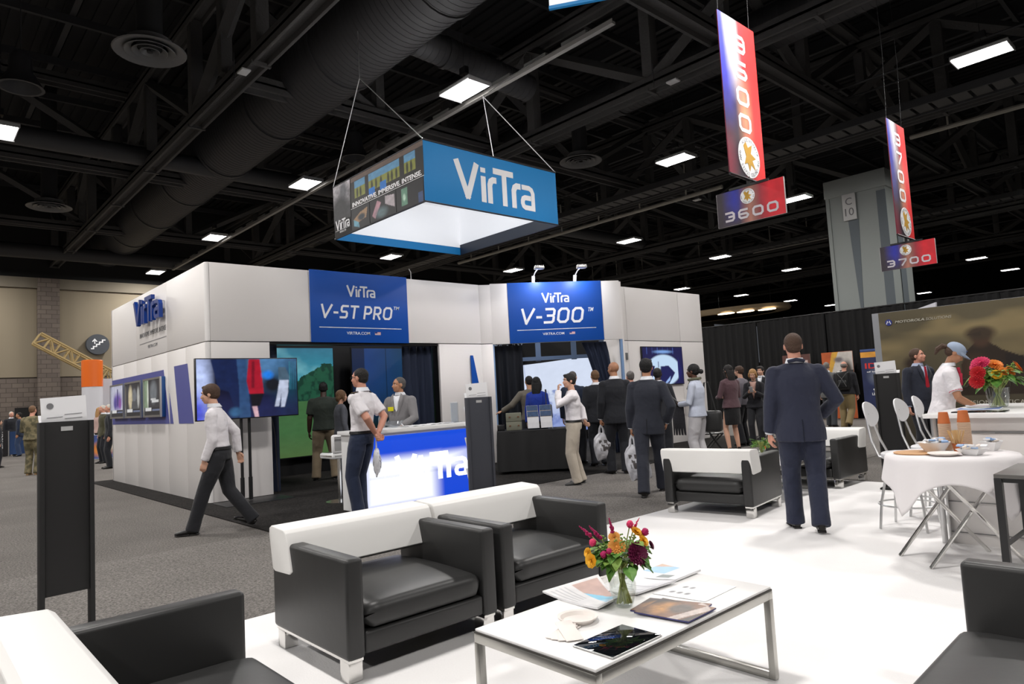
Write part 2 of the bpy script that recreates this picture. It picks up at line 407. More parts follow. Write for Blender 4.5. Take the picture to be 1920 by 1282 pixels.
m = MB(); m.box(-36.3, -36.0, -18, 75, 0, 3.22); m.box(-36.3, -35.7, 4.7, 5.5, 0, 7.6); m.box(-36.3, -35.7, -4.3, -3.5, 0, 7.6)
for yy in (13.7, 22.7, 31.7): m.box(-36.3, -35.7, yy, yy + 0.8, 0, 7.6)
m.mi = 1
for y0, y1 in ((-3.5, 4.7), (5.5, 13.7), (14.5, 22.7), (23.5, 31.7), (32.5, 60), (-18, -4.3)):
    m.box(-36.3, -35.98, y0 + 0.01, y1 - 0.01, 3.25, 7.15)
m.mi = 2; m.box(-36.3, -35.85, -18, 75, 7.16, 7.62); m.mi = 3; m.box(-36.25, -36.1, -18, 75, 3.2, 3.27)
m.mi = 3; m.box(-36.01, -35.99, 3.9, 4.7, 0, 1.95)
tag(m.build('wall_left', [BRICK, TAN, SOFF, DARK]), kind='structure')
BW = mat('black_wall', (0.012, 0.012, 0.012), 0.9)
for nm, bx in (('wall_left_upper', (-36.3, -36.0, -18, 75, 7.62, 12.2)), ('wall_back', (-36, 16, 74.7, 75, 0, 12.2)), ('wall_right', (15.7, 16, -18, 75, 0, 12.2)), ('wall_front', (-36, 16, -18, -17.7, 0, 12.2))):
    m = MB(); m.box(*bx); tag(m.build(nm, BW), kind='structure')
# roof deck with ribs running along x
m = MB(); m.box(-36, 16, -18, 75, 12.0, 12.2)
for i in range(120):
    y = -6 + i * 0.34; m.box(-36, 8, y, y + 0.17, 11.93, 12.0)
tag(m.build('ceiling', CEILB), kind='structure')
m = MB()
for i in range(22):
    y = -4.5 + i * 2.6
    m.box(-36, 10, y - 0.07, y + 0.07, 11.55, 11.93)
for i in range(17):
    x = 6.5 - i * 2.6
    m.box(x - 0.05, x + 0.05, -6, 60, 11.35, 11.55)
tag(m.build('ceiling_joists', DUCTM), kind='structure')

def truss_x(y, x0, x1, z0, z1, w=0.36, step=3.87, material=CEILG):
    m = MB()
    for z in (z0, z1):                           # I-section chords lying on their side
        m.box(x0, x1, y - w / 2, y - w / 2 + 0.07, z, z + 0.32, bev=0.015); m.box(x0, x1, y + w / 2 - 0.07, y + w / 2, z, z + 0.32, bev=0.015)
        m.box(x0, x1, y - w / 2, y + w / 2, z + 0.13, z + 0.19)
    x = x0; k = 0
    while x < x1:
        m.box(x - 0.04, x + 0.04, y - w / 2 - 0.02, y + w / 2 + 0.02, z0 - 0.02, z0 + 0.05)
        m.box(x - 0.14, x + 0.14, y - 0.14, y + 0.14, z0 + 0.2, z1 + 0.1, bev=0.02)
        xa, xb = (x, x + step) if k % 2 else (x + step, x)
        m.tube([(xa, y, z0 + 0.3), (xb, y, z1 + 0.02)], 0.16, 4, side=(0, 1, 0))
        x += step; k += 1
    x = x0 + step / 4
    return tag(m.build('beam_truss', material), kind='structure')
def truss_y(x, y0, y1, z0, z1):
    m = MB()
    for z in (z0, z1):
        m.box(x - 0.2, x - 0.13, y0, y1, z, z + 0.3); m.box(x + 0.13, x + 0.2, y0, y1, z, z + 0.3); m.box(x - 0.2, x + 0.2, y0, y1, z + 0.12, z + 0.17)
    y = y0; k = 0
    while y < y1:
        m.box(x - 0.12, x + 0.12, y - 0.12, y + 0.12, z0 + 0.2, z1 + 0.1)
        ya, yb = (y, y + 3.87) if k % 2 else (y + 3.87, y)
        m.tube([(x, ya, z0 + 0.25), (x, yb, z1 + 0.05)], 0.14, 4, side=(1, 0, 0)); y += 3.87; k += 1
    return tag(m.build('beam_truss', CEILG), kind='structure')
for y in (5.35, 12.95, 20.6, 28.3, 36.0, 43.8, 51.5): truss_x(y, -36, 8, 8.15, 10.7)
for x in (-7.1, -14.7, -22.4, -30.0): truss_y(x, 5.35, 51.5, 8.5, 10.9)
truss_y(-22.4, -6, 5.35, 8.5, 10.9); truss_y(-30.0, -6, 5.35, 8.5, 10.9)

def duct(pts, r, mname='air_duct', label=None, rings=True):
    m = MB(); m.tube(pts, r, 28)
    a, b = Vector(pts[0]), Vector(pts[-1]); L = (b - a).length; d = (b - a).normalized(); n = int(L / 0.16)
    if rings:
        for i in range(n):
            c = a + d * (0.08 + i * 0.16); m.tube([c, c + d * 0.025], r + 0.007, 28)
        for i in range(int(L / 3.6)):
            c = a + d * (1.0 + i * 3.6); m.tube([c, c + d * 0.10], r + 0.035, 28)
    return tag(m.build(mname, DUCTM), label, 'air duct')
duct([(-35.7, 7.35, 9.2), (6, 7.35, 9.2)], 0.88, label='largest round dark duct running diagonally across the ceiling above the hanging sign')
duct([(-34, 15.0, 9.5), (6, 15.0, 9.5)], 0.5, label='dark round duct behind the right roof truss above the round air diffuser')
duct([(-20.6, -6, 8.6), (-20.6, 30, 8.6)], 0.26, label='thin dark pipe duct crossing under the big duct at the left', rings=False)
duct([(-33.0, -6, 8.2), (-33.0, 40, 8.2)], 0.3, label='far dark duct running just above the tan hall wall', rings=False)
duct([(-11.6, 8.0, 9.1), (-11.6, 11.6, 8.9)], 0.32, label='short branch duct leaving the big duct toward the right truss')
for (x, y, lab) in ((-13.2, 3.45, 'round ceiling diffuser of concentric rings at upper left, the largest'), (-25.1, 3.6, 'small round ceiling diffuser above the tan wall at the left edge'),
                    (-12.8, 14.8, 'round ceiling diffuser right of the blue hanging sign')):
    t = thing('air_diffuser', lab, 'air diffuser', (x, y, 8.0), 0, 'round ceiling air diffusers')
    D2 = mat('diffuser_grey', (0.10, 0.10, 0.10), 0.5)
    m = MB(); m.lathe([(0.36, 0.22), (0.36, 0.08), (0.60, 0.0), (0.62, 0.015), (0.38, 0.12), (0.38, 0.22)], 32); m.build('outer_ring', D2, t)
    for r in (0.42, 0.29, 0.16):
        m = MB(); m.lathe([(r * 0.72, 0.07), (r, 0.0), (r + 0.012, 0.01), (r * 0.74, 0.085)], 32, cap=False); m.build('ring', D2, t)
    m = MB(); m.lathe([(0.05, 0.05), (0.05, 0.0)], 16); m.tube([(0, 0, 0.1), (0, 0, 1.05 if y > 10 else 3.9)], 0.22, 20); m.build('neck', CEILB, t)

# lamp fixtures hung on the lighting grid
LAMPM = mat('lamp_diffuser', (0.9, 0.9, 0.9), 0.5, emit=((1.0, 0.98, 0.96), 9.0))
def make_lamp():
    t = thing('ceiling_lamp', '', 'ceiling lamp', (0, 0, 7.9))
    m = MB(); m.box(-0.52, 0.52, -0.31, 0.31, 0.0, 0.07, bev=0.01)
    m.box(-0.52, -0.50, -0.31, 0.31, -0.03, 0.0); m.box(0.50, 0.52, -0.31, 0.31, -0.03, 0.0); m.build('housing', mat('lamp_housing', (0.35, 0.35, 0.35), 0.5), t)
    m = MB()
    for i in range(6):
        m.box(-0.49, 0.49, -0.29 + i * 0.098, -0.29 + i * 0.098 + 0.082, -0.012, -0.001, bev=0.003)
    m.build('diffuser', LAMPM, t)
    m = MB()
    m.tube([(0, 0, 0.07), (0, 0, 2.6)], 0.008, 6); m.box(-0.1, 0.1, -0.05, 0.05, 0.35, 0.5)
    m.build('hanger', BLACK, t)
    return t
lamp0 = make_lamp()
LAMP_LABELS = {(-18.55, 1.75): 'ceiling lamp cut by the left edge of the picture, above the dark hall corner',
 (-10.9, 9.0): 'largest bright ceiling lamp directly above the blue hanging sign', (-18.5, 9.0): 'bright ceiling lamp left of the hanging sign, under the long track',
 (-26.2, 9.0): 'ceiling lamp above the white corner of the booth, left of the hanging sign', (-34.0, 9.0): 'small ceiling lamp peeking over the side wall of the booth',
 (-26.2, 16.8): 'ceiling lamp just below the left corner of the hanging sign', (-26.2, 24.35): 'ceiling lamp above the two booth spotlights',
 (-18.5, 24.35): 'ceiling lamp between the hanging sign and the red numbered sign 3600', (-10.9, 16.8): 'ceiling lamp above right of the blue sign, left of the tall banner 3600',
 (-10.9, 24.35): 'ceiling lamp half hidden behind the red numbered sign 3600', (-3.35, 16.8): 'long bright ceiling lamp at the upper right corner',
 (-18.5, 32.0): 'ceiling lamp below the sign 3600, left of the grey column', (-18.5, 40.0): 'small ceiling lamp close to the left side of the grey column',
 (-26.2, 40.0): 'tiny far ceiling lamp above the right end of the booth', (-26.2, 47.9): 'tiny far ceiling lamp above the black curtain, first from the booth',
 (-26.2, 56.0): 'tiny far ceiling lamp above the black curtain, second from the booth', (-26.2, 64.0): 'tiny far ceiling lamp nearest the foot of the grey column',
 (-10.9, 47.9): 'small ceiling lamp right of the sign 3700', (-10.9, 56.0): 'small ceiling lamp at the right edge beyond the sign 3700', (-18.5, 64.0): 'tiny ceiling lamp just right of the grey column'}
used = False
for (lx, ly), lab in LAMP_LABELS.items():
    if not used: lamp0.location = (lx, ly, 7.9); lamp0['label'] = lab; lamp0['group'] = 'ceiling lamps of the hall'; used = True
    else: dup(lamp0, (lx, ly, 7.9), 0, lab)

# cable track
t = thing('cable_track', 'long thin grey cable track running under the ceiling above the hanging sign', 'cable track', (0, 9.45, 7.85))
m = MB(); m.box(-33, -7.2, -0.05, 0.05, 0.0, 0.05); m.box(-33, -7.2, -0.045, -0.03, 0.05, 0.09); m.build('rail', mat('track_grey', (0.22, 0.21, 0.20), 0.5), t)
for i in range(24):
    x = -32.6 + i * 1.05; m = MB(); m.box(x, x + 0.62, -0.035, 0.035, 0.10, 0.17); m.build('junction_box', mat('track_box', (0.12, 0.12, 0.115), 0.5), t)

# catwalks of perforated steel and pale pipes
for k, (y, z, x0) in enumerate(((19.2, 8.0, -36), (33.5, 8.2, -36), (44.0, 8.0, -36))):
    t = thing('catwalk', ['perforated steel catwalk under the roof beyond the tall banner', 'second catwalk under the roof behind the grey column', 'farthest catwalk low over the black curtain'][k], 'catwalk', (0, y, z), 0, 'ceiling catwalks')
    m = MB()
    for i in range(100): m.box(x0 + i * 0.42, x0 + i * 0.42 + 0.34, -0.35, 0.35, 0, 0.03)
    m.build('deck', mat('catwalk_deck', (0.07, 0.068, 0.066), 0.7), t)
    m = MB(); m.box(x0, 7, -0.42, -0.36, -0.05, 0.14); m.box(x0, 7, 0.36, 0.42, -0.05, 0.14); m.tube([(x0, -0.4, 1.05), (7, -0.4, 1.05)], 0.03, 6); m.tube([(x0, 0.4, 1.05), (7, 0.4, 1.05)], 0.03, 6)
    m.build('railing', DUCTM, t)
PIPE = mat('pale_pipe', (0.30, 0.285, 0.25), 0.6)
for k, (x0, x1, y, z) in enumerate(((-6.5, -1.0, 22.6, 8.4), (-26, -11.6, 20.5, 7.9), (-30, -20, 34, 8.3), (-18, -14, 34.5, 8.3))):
    m = MB(); m.tube([(x0, y, z), (x1, y, z)], 0.07, 8)
    for i in range(int((x1 - x0) / 2)): m.tube([(x0 + 1 + i * 2, y, z), (x0 + 1 + i * 2, y, z + 1.2)], 0.03, 6)
    tag(m.build('ceiling_pipe', PIPE), ['pale pipe at the upper right behind the banner 3700', 'pale pipe running behind the hanging sign above the booth', 'far pale pipe above the booth spotlights', 'short pale pipe left of the grey column'][k], 'pipe', 'pale ceiling pipes')
for k, (x, y, z, lab) in enumerate(((-12.75, 5.0, 7.9, 'small white sensor box hanging beside the lit left roof beam'), (-8.1, 12.6, 8.0, 'small white sensor box on the truss between the sign and tall banner'), (-13.2, 21.5, 8.0, 'small white sensor box under the catwalk right of the sign'))):
    t = thing('ceiling_sensor', lab, 'ceiling sensor', (x, y, z), 0, 'white ceiling sensors')
    m = MB(); m.box(-0.13, 0.13, -0.09, 0.09, -0.02, 0.02, bev=0.01); m.build('sensor_head', mat('sensor_white', (0.6, 0.6, 0.6), 0.5), t)
    m = MB(); m.tube([(0, 0, 0.02), (-0.5, 0.0, 0.05), (-0.5, 0, 0.6)], 0.012, 6); m.build('bracket', DUCTM, t)
for k, (x, y, lab) in enumerate(((-16.6, 1.9, 'dark bell shaped loudspeaker hanging at the upper left corner'), (-16.6, 9.6, 'dark bell shaped loudspeaker hanging left of the blue sign'))):
    t = thing('hanging_speaker', lab, 'loudspeaker', (x, y, 8.2), 0, 'bell shaped ceiling loudspeakers')
    m = MB(); m.lathe([(0.14, 0.75), (0.20, 0.65), (0.22, 0.35), (0.40, 0.02), (0.42, 0.0), (0.36, 0.0), (0.18, 0.3)], 20); m.build('bell', DUCTM, t)
    m = MB(); m.tube([(0, 0, 0.7), (0, 0, 3.72)], 0.015, 6); m.build('hanger', DUCTM, t)

# grey concrete column marked C 10
COLG = mat('column_grey_blue', srgb(152, 158, 156), 0.6)
t = thing('hall_column', 'tall pale grey square column behind the black curtain marked C 10', 'column', (-8.72, 24.95, 0))
m = MB(); m.box(-0.93, 0.93, -0.95, 0.95, 0, 7.75); m.box(-1.0, 1.0, -1.02, 1.02, 7.5, 8.1, bev=0.02); m.box(-0.97, -0.85, -0.99, -0.9, 0, 7.5)
m.build('shaft', COLG, t)
m = MB()                                         # flutes as flat strips, the shade of their recesses put into a darker grey
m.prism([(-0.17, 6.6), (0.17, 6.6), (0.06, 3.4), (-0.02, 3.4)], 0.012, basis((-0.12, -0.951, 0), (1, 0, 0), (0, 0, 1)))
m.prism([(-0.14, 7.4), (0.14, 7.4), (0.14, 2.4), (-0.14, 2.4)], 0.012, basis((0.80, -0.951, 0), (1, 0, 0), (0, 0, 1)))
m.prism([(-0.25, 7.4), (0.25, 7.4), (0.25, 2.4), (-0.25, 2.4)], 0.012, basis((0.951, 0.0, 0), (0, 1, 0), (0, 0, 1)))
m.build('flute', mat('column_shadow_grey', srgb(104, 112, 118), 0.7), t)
m = MB(); m.box(-0.40, 0.03, -1.06, -1.03, 6.60, 7.50, bev=0.01); m.build('number_plate', mat('plate_white', (0.62, 0.62, 0.62), 0.5), t)
text_obj('C', t, GREYINK, basis((-0.185, -1.062, 7.24), (1, 0, 0), (0, 0, 1)), 0.24)
text_obj('10', t, GREYINK, basis((-0.185, -1.062, 6.88), (1, 0, 0), (0, 0, 1)), 0.26)
m = MB(); m.box(-0.35, 0.35, -0.35, 0.35, 0, 1, M=None); m.bm.free()
m = MB(); m.box(-1.2, 0.5, -0.9, 0.9, 0, 8.1); o = m.build('concrete_column', COLG); o.location = (-3.55, 31.0, 0)
tag(o, 'second pale grey column partly in view at the far right edge', 'column')

# black pipe-and-drape behind the posters
def drape(name, x0, x1, h, amp, fold, material, thick=0.012, seed=1):
    rs = random.Random(seed); n = int((x1 - x0) / fold * 6); pts = []
    for i in range(n + 1):
        x = x0 + (x1 - x0) * i / n; ph = i / 6.0 * 2 * PI
        pts.append((x, amp * math.sin(ph) + amp * 0.5 * math.sin(ph * 0.37 + seed) + rs.uniform(-1, 1) * amp * 0.15))
    m = MB(); rings = []
    for z, k in ((0, 1.0), (h * 0.5, 0.9), (h * 0.9, 0.6), (h, 0.4)):
        rings.append([Vector((p[0], p[1] * k, z)) for p in pts] + [Vector((p[0], p[1] * k + thick, z)) for p in reversed(pts)])
    m.loft(rings, True); return m.mesh(name, material, 60)
DRAPE = mat('black_drape', (0.006, 0.006, 0.0065), 0.85, sheen=0.0)
t = thing('pipe_and_drape', 'long black curtain hung behind the posters at the back right', 'curtain', (0, 23.1, 0))
for i in range(8):
    o = bpy.data.objects.new('curtain_panel', drape('curtain_panel', -14.6 + i * 2.45, -14.6 + i * 2.45 + 2.43, 3.5, 0.06, 0.24, DRAPE, seed=i)); COL.objects.link(o); o.parent = t
m = MB(); m.tube([(-14.6, 0.0, 3.5), (5, 0.0, 3.5)], 0.025, 8); m.build('crossbar', BLACK, t)
# ------------------------------------------------------------------ the white exhibition booth
X0, Y0 = -10.71, 3.52                            # its near corner
WALLW = mat('booth_white_panel', (0.80, 0.77, 0.755), 0.4)
booth = thing('exhibition_booth', 'large white panelled exhibition booth with blue signs and two dark openings', 'exhibition booth')
m = MB(); g = 0.006
for i in range(6):                               # side wall: narrow panels below, wide panels above
    xa = -16.7 + i * 1.0; xb = xa + 1.0 if i < 5 else X0 - 0.06
    m.box(xa + g, xb - g / 2, Y0, Y0 + 0.06, 0.0, 2.43, bev=0.003)
for xa, xb in ((-16.7, -14.7), (-14.7, -12.7), (-12.7, X0 - 0.06)):
    m.box(xa + g, xb - g / 2, Y0, Y0 + 0.06, 2.445, 3.66, bev=0.003)
m.mi = 1; m.box(-16.7, X0 - 0.1, Y0 + 0.05, Y0 + 0.10, 0, 3.655)
m.build('side_wall', [WALLW, DARK], booth)
m = MB()                                         # rounded corner post
arc = [(X0 - 0.06 + 0.058 * math.cos(a), Y0 + 0.058 - 0.058 * math.sin(a)) for a in [i * PI / 16 for i in range(9)]]
for z0, z1 in ((0, 2.43), (2.445, 3.66)):
    m.prism([(X0 - 0.06, Y0 + 0.055)] + arc, z1 - z0, shift(0, 0, z0))
m.build('corner_post', mat('booth_corner', (0.82, 0.80, 0.79), 0.3), booth)
m = MB()
for y0, y1, z0, z1 in ((Y0 + 0.06, 4.50, 0, 2.43), (7.86, 8.93, 0, 2.43), (Y0 + 0.06, 5.20, 2.445, 3.66), (5.205, 7.165, 2.445, 3.66), (7.17, 8.93, 2.445, 3.66)):
    m.box(X0 - 0.06, X0, y0 + g / 2, y1 - g / 2, z0, z1, bev=0.003)
m.mi = 1; m.box(X0 - 0.10, X0 - 0.05, Y0 + 0.16, 8.93, 2.44, 3.655); m.box(X0 - 0.1, X0 - 0.05, Y0 + 0.1, 4.5, 0, 2.44); m.box(X0 - 0.1, X0 - 0.05, 7.87, 8.9, 0, 2.44)
m.build('front_wall', [WALLW, DARK], booth)
m = MB(); m.box(X0 - 0.42, X0 - 0.1, 4.42, 4.5, 0, 2.44); m.box(X0 - 0.42, X0 - 0.1, 7.86, 7.94, 0, 2.44); m.box(X0 - 0.16, X0 - 0.03, 4.5, 7.86, 2.395, 2.445)
m.build('door_lining', BLACKP, booth)
# joining panel and angled face over the second opening
A = Vector((-10.60, 9.15, 0)); B = Vector((-9.10, 11.50, 0)); AB = (B - A).normalized(); NB = Vector((AB.y, -AB.x, 0)); LAB = (B - A).length
MA = basis(A, AB, (0, 0, 1))                     # x along the face, y up, z toward the aisle
J = Vector((X0 - 0.02, 8.94, 0)); JM = basis(J, (A - J), (0, 0, 1)); LJ = (A - J).length
m = MB(); m.box(0, LJ, 0, 2.43, -0.06, 0, bev=0.003, M=JM); m.box(0, LJ, 2.445, 3.66, -0.06, 0, bev=0.003, M=JM)
m.build('joining_panel', WALLW, booth)
m = MB()
for u0, u1 in ((0.0, 0.355), (0.36, 2.385), (2.39, LAB)): m.box(u0, u1, 2.42, 3.68, -0.08, 0.0, bev=0.003, M=MA)
m.build('angled_header', WALLW, booth)
m = MB(); m.box(-0.02, 0.03, 0, 2.42, -0.3, -0.02, M=MA); m.box(LAB - 0.05, LAB, 0, 2.42, -0.3, 0.0, M=MA); m.build('door_lining', mat('booth_jamb', srgb(120, 150, 190), 0.5), booth)
m = MB()
for y0, y1 in ((11.62, 12.25), (12.25, 14.32), (14.32, 15.32)):
    m.box(-9.61, -9.55, y0 + g, y1 - g, 0, 2.43, bev=0.003); m.box(-9.61, -9.55, y0 + g, y1 - g, 2.445, 3.66, bev=0.003)
m.box(-9.62, -9.1, 11.5, 11.56, 0, 3.66, bev=0.003)
m.mi = 1; m.box(-9.66, -9.6, 11.6, 15.3, 0, 3.655)
m.build('right_wall', [WALLW, DARK], booth)
BLK = mat('booth_inner_black', (0.008, 0.008, 0.009), 0.8)
m = MB(); m.box(-16.7, -9.66, 15.26, 15.32, 0, 3.66); m.build('rear_wall', WALLW, booth)
m = MB(); m.box(-16.72, -16.66, Y0, 15.3, 0, 3.66); m.build('far_wall', WALLW, booth)
for bx in ((-16.6, X0 - 0.12, Y0 + 0.10, Y0 + 0.13, 0, 3.6), (-13.2, -11.1, 9.5, 9.55, 0, 3.0), (-13.25, -13.2, 3.7, 9.55, 0, 3.4), (-16.60, -16.55, 9.6, 15.2, 0, 3.6), (-16.5, -9.7, 15.20, 15.25, 0, 3.6)):
    m = MB(); m.box(*bx); m.build('inner_partition', BLK, booth)
# blue printed panels
PM = basis((X0 + 0.002, 6.19, 3.06), (0, 1, 0), (0, 0, 1))
def sign(parent, M, w, h, line1, logo_w, title_h, title_w):
    m = MB(); m.box(-w / 2, w / 2, -h / 2, h / 2, 0, 0.006, bev=0.002, M=M); pa = m.build('blue_sign_panel', BLUE, parent)
    T = M @ shift(0, 0, 0.006)
    brand_logo(pa, SIGNW, T @ shift(0, h * 0.235, 0), logo_w, 0.003)
    stroke_text(line1, pa, SIGNW, T @ shift(-w * 0.04, -h * 0.065, 0), title_h, title_w)
    text_obj('TM', pa, SIGNW, T @ shift(w * 0.375, h * 0.02, 0), title_h * 0.25, title_w * 0.085, 0.003, shear=0.3, bold=0.012)
    m = MB(); m.box(-w * 0.42, w * 0.42, -0.006, 0.006, 0, 0.003, M=T @ shift(0, -h * 0.29, 0)); m.build('rule_line', SIGNW, pa)
    text_obj('VIRTRA.COM', pa, SIGNW, T @ shift(-w * 0.04, -h * 0.365, 0), 0.052, 0.46, 0.003, bold=0.004)
    m = MB(); m.box(-0.06, 0.06, -0.026, 0.026, 0, 0.003, M=T @ shift(w * 0.16, -h * 0.365, 0)); m.mi = 1
    for k in range(3): m.box(-0.06, 0.06, -0.02 + k * 0.018, -0.012 + k * 0.018, 0.003, 0.004, M=T @ shift(w * 0.16, -h * 0.365, 0))
    m.mi = 2; m.box(-0.06, -0.01, 0.0, 0.026, 0.003, 0.005, M=T @ shift(w * 0.16, -h * 0.365, 0))
    m.build('flag', [SIGNW, mat('flag_red', srgb(190, 50, 60), 0.6), mat('flag_blue', srgb(50, 60, 130), 0.6)], pa)
sign(booth, PM, 1.955, 1.245, 'V-ST PRO', 0.58, 0.24, 1.46)
sign(booth, MA @ shift(1.372, 3.055, 0.001), 2.025, 1.262, 'V-300', 0.60, 0.33, 1.40)

# side wall: raised blue logo, line of words, violet bands
SM = basis((-13.58, Y0 - 0.002, 3.25), (1, 0, 0), (0, 0, 1))
brand_logo(booth, mat('logo_blue', srgb(8, 52, 130), 0.3), SM @ shift(0, 0.03, 0.05), 1.72, 0.06, 'raised_logo', 0.78)
m = MB()
for x in (-0.75, -0.3, 0.1, 0.45, 0.78): m.tube([(x, 0.1, 0), (x, 0.1, 0.06)], 0.01, 6, M=SM)
m.build('logo_standoff', ALU, booth)
text_obj('INNOVATIVE. IMMERSIVE. INTENSE', booth, GREYINK, SM @ shift(0, -0.375, 0), 0.085, 1.70, 0.002, shear=0.15)
m = MB(); m.box(-0.86, 0.86, -0.54, -0.53, 0, 0.002, M=SM); m.build('rule_line', GREYINK, booth)
text_obj('VIRTRA.COM', booth, GREYINK, SM @ shift(0, -0.62, 0), 0.06, 0.62, 0.002)
VIOL = mat('violet_print', srgb(88, 92, 160), 0.4)
WM = basis((0, Y0 - 0.001, 0), (1, 0, 0), (0, 0, 1))
m = MB(); m.prism([(-16.69, 1.2), (-12.62, 1.2), (-12.92, 2.14), (-16.69, 2.14)], 0.003, WM); m.prism([(-12.58, 1.2), (-12.40, 1.2), (-12.60, 1.72)], 0.003, WM)
m.prism([(-12.10, 1.2), (-11.36, 1.2), (-11.62, 2.16), (-12.32, 2.16)], 0.003, WM); m.build('violet_band', VIOL, booth)
for k, (xa, xb, lab) in enumerate(((-16.48, -15.37, 'framed lit poster on booth side wall, farthest from the corner, with violet figures'), (-15.24, -14.08, 'framed lit poster on booth side wall, the middle of three'), (-13.92, -12.82, 'framed lit poster on booth side wall, nearest the white corner'))):
    w = xb - xa; h = 0.70; FM = basis(((xa + xb) / 2, Y0 - 0.006, 1.675), (1, 0, 0), (0, 0, 1))
    t = thing('lit_poster_frame', lab, 'framed poster', group='lit poster frames on the violet band')
    m = MB(); m.box(-w / 2, w / 2, -h / 2, h / 2, 0, 0.06, bev=0.004, M=FM); m.build('case', mat('frame_blue', srgb(20, 70, 130), 0.5), t)
    m = MB(); rect_loop(m, w, h, 0.035, 0.03, FM @ shift(0, 0, 0.058)); m.build('frame', ALU, t)
    P = Pic(60, 44, (205, 205, 225) if k == 0 else (60, 58, 62))
    if k == 0:
        P.ell(0.5, 0.5, 0.30, 0.26, (120, 90, 180), 0.4).rect(0.46, 0.54, 0.35, 0.9, (60, 55, 110)).ell(0.3, 0.45, 0.1, 0.2, (90, 80, 160), 0.3).ell(0.68, 0.42, 0.1, 0.16, (150, 90, 170), 0.3)
    elif k == 1:
        P.ell(0.28, 0.55, 0.14, 0.34, (220, 205, 170), 0.3).ell(0.8, 0.55, 0.08, 0.3, (190, 190, 185), 0.3).ell(0.55, 0.62, 0.14, 0.2, (120, 122, 128), 0.2).poly([(0.38, 0.45), (0.72, 0.45), (0.78, 0.2), (0.35, 0.2)], (88, 90, 92))
    else:
        P.rect(0.0, 0.24, 0.2, 1.0, (140, 160, 130)).ell(0.55, 0.65, 0.2, 0.3, (120, 125, 130), 0.3).ell(0.2, 0.6, 0.05, 0.35, (220, 225, 210), 0.4).rect(0.45, 0.85, 0.36, 0.42, (230, 230, 230)).rect(0.38, 0.68, 0.42, 0.48, (220, 220, 220))
    P.noise(12, 9, 0.25, k); P.rect(0, 1, 0, 0.22, (40, 38, 40)).rect(0.04, 0.42, 0.13, 0.21, (235, 235, 235))
    for q in range(3): P.rect(0.46, 0.95, 0.13 + q * 0.03, 0.143 + q * 0.03, (120, 130, 160))
    P.build('poster_print', FM, w - 0.06, h - 0.06, t, emit=0.7, z=0.062)

# ------- first room: projection screens
t = thing('projection_screen', 'projection screen showing a green field and trees inside the left opening', 'projection screen', group='screens of the left room')
SMg = basis((-13.0, 6.18, 1.46), (0, 1, 0), (0, 0, 1))
P = Pic(120, 200).vgrad((70, 190, 210), (60, 135, 165), 0.55, 1.0); P.noise(3, 5, 0.10, 3); P.blob((150, 215, 225), 0.5, 0.2, 0.5, (P.Y > 0.55).astype(float))
P.noise(16, 24, 0.0, 5)
tree = ((P.Y > 0.50) & (P.Y < 0.66 + 0.18 * np.clip((P.X - 0.25) * 1.8, 0, 1) + 0.10 * (P.nz - 0.5))).astype(float)
P.put(tree, (36, 96, 70)); P.blob((14, 56, 44), 0.5, 0.15, 0.8, tree)
P.put((P.Y <= 0.505).astype(float), (74, 122, 72)); P.noise(10, 40, 0.12, 9)
P.put(np.clip((0.22 - P.Y) / 0.22, 0, 1), (96, 118, 60), 0.5)
P.build('screen_image', SMg, 1.24, 2.16, t, emit=0.62)
m = MB(); m.box(-0.64, 0.64, -1.1, 1.1, -0.04, -0.005, M=SMg); m.box(-0.62, -0.58, -1.46, -1.1, -0.04, -0.01, M=SMg); m.box(0.58, 0.62, -1.46, -1.1, -0.04, -0.01, M=SMg); m.build('screen_frame', BLK, t)
t = thing('projection_screen', 'dim blue to teal projection screen behind the man in the grey jacket', 'projection screen', group='screens of the left room')
SMb = basis((-13.0, 8.20, 1.46), (0, 1, 0), (0, 0, 1))
P = Pic(100, 100).vgrad((3, 20, 20), (10, 52, 60)); P.ell(0.25, 0.95, 0.5, 0.42, (28, 62, 130), 0.7, 0.95).ell(0.7, 0.95, 0.4, 0.35, (18, 62, 92), 0.8, 0.7).rect(0.43, 0.435, 0.3, 1.0, (4, 22, 30), 0.7)
P.rect(0.0, 0.16, 0.3, 1.0, (8, 10, 16), 0.7).noise(8, 8, 0.15, 2)
P.build('screen_image', SMb, 1.92, 2.16, t, emit=0.8)
m = MB(); m.box(-0.98, 0.98, -1.1, 1.1, -0.04, -0.005, M=SMb); m.box(-0.96, -0.92, -1.46, -1.1, -0.04, -0.01, M=SMb); m.box(0.92, 0.96, -1.46, -1.1, -0.04, -0.01, M=SMb); m.mi = 1; m.box(0.965, 0.985, -1.46, 1.1, -0.01, 0.02, M=SMb); m.build('screen_frame', [BLK, mat('pale_edge', srgb(150, 190, 180), 0.5)], t)
NAVYD = mat('navy_drape', srgb(20, 30, 52), 0.8)
def curtain(lab, x0, x1, M, h, material=NAVYD, amp=0.05, seed=2, grp='dark drapes of the booth openings'):
    me = drape('booth_curtain', 0, x1 - x0, h, amp, 0.16, material, seed=seed)
    o = bpy.data.objects.new('booth_curtain', me); COL.objects.link(o); o.matrix_world = M @ shift(x0, 0, 0)
    tag(o, lab, 'curtain', grp)
def ground_basis(origin, along):                 # x along, z up, for upright drapes
    r = Vector(along).normalized(); M = Matrix.Identity(4); y = Vector((0, 0, 1)).cross(r)
    for i in range(3): M[i][0] = r[i]; M[i][1] = y[i]; M[i][2] = (0, 0, 1)[i]; M[i][3] = origin[i]
    return M
curtain('dark navy curtain at the right side of the left opening, beside the grey jacketed man', 0, 0.66, ground_basis((X0 - 0.25, 7.18, 0.02), (0, 1, 0)), 2.38)
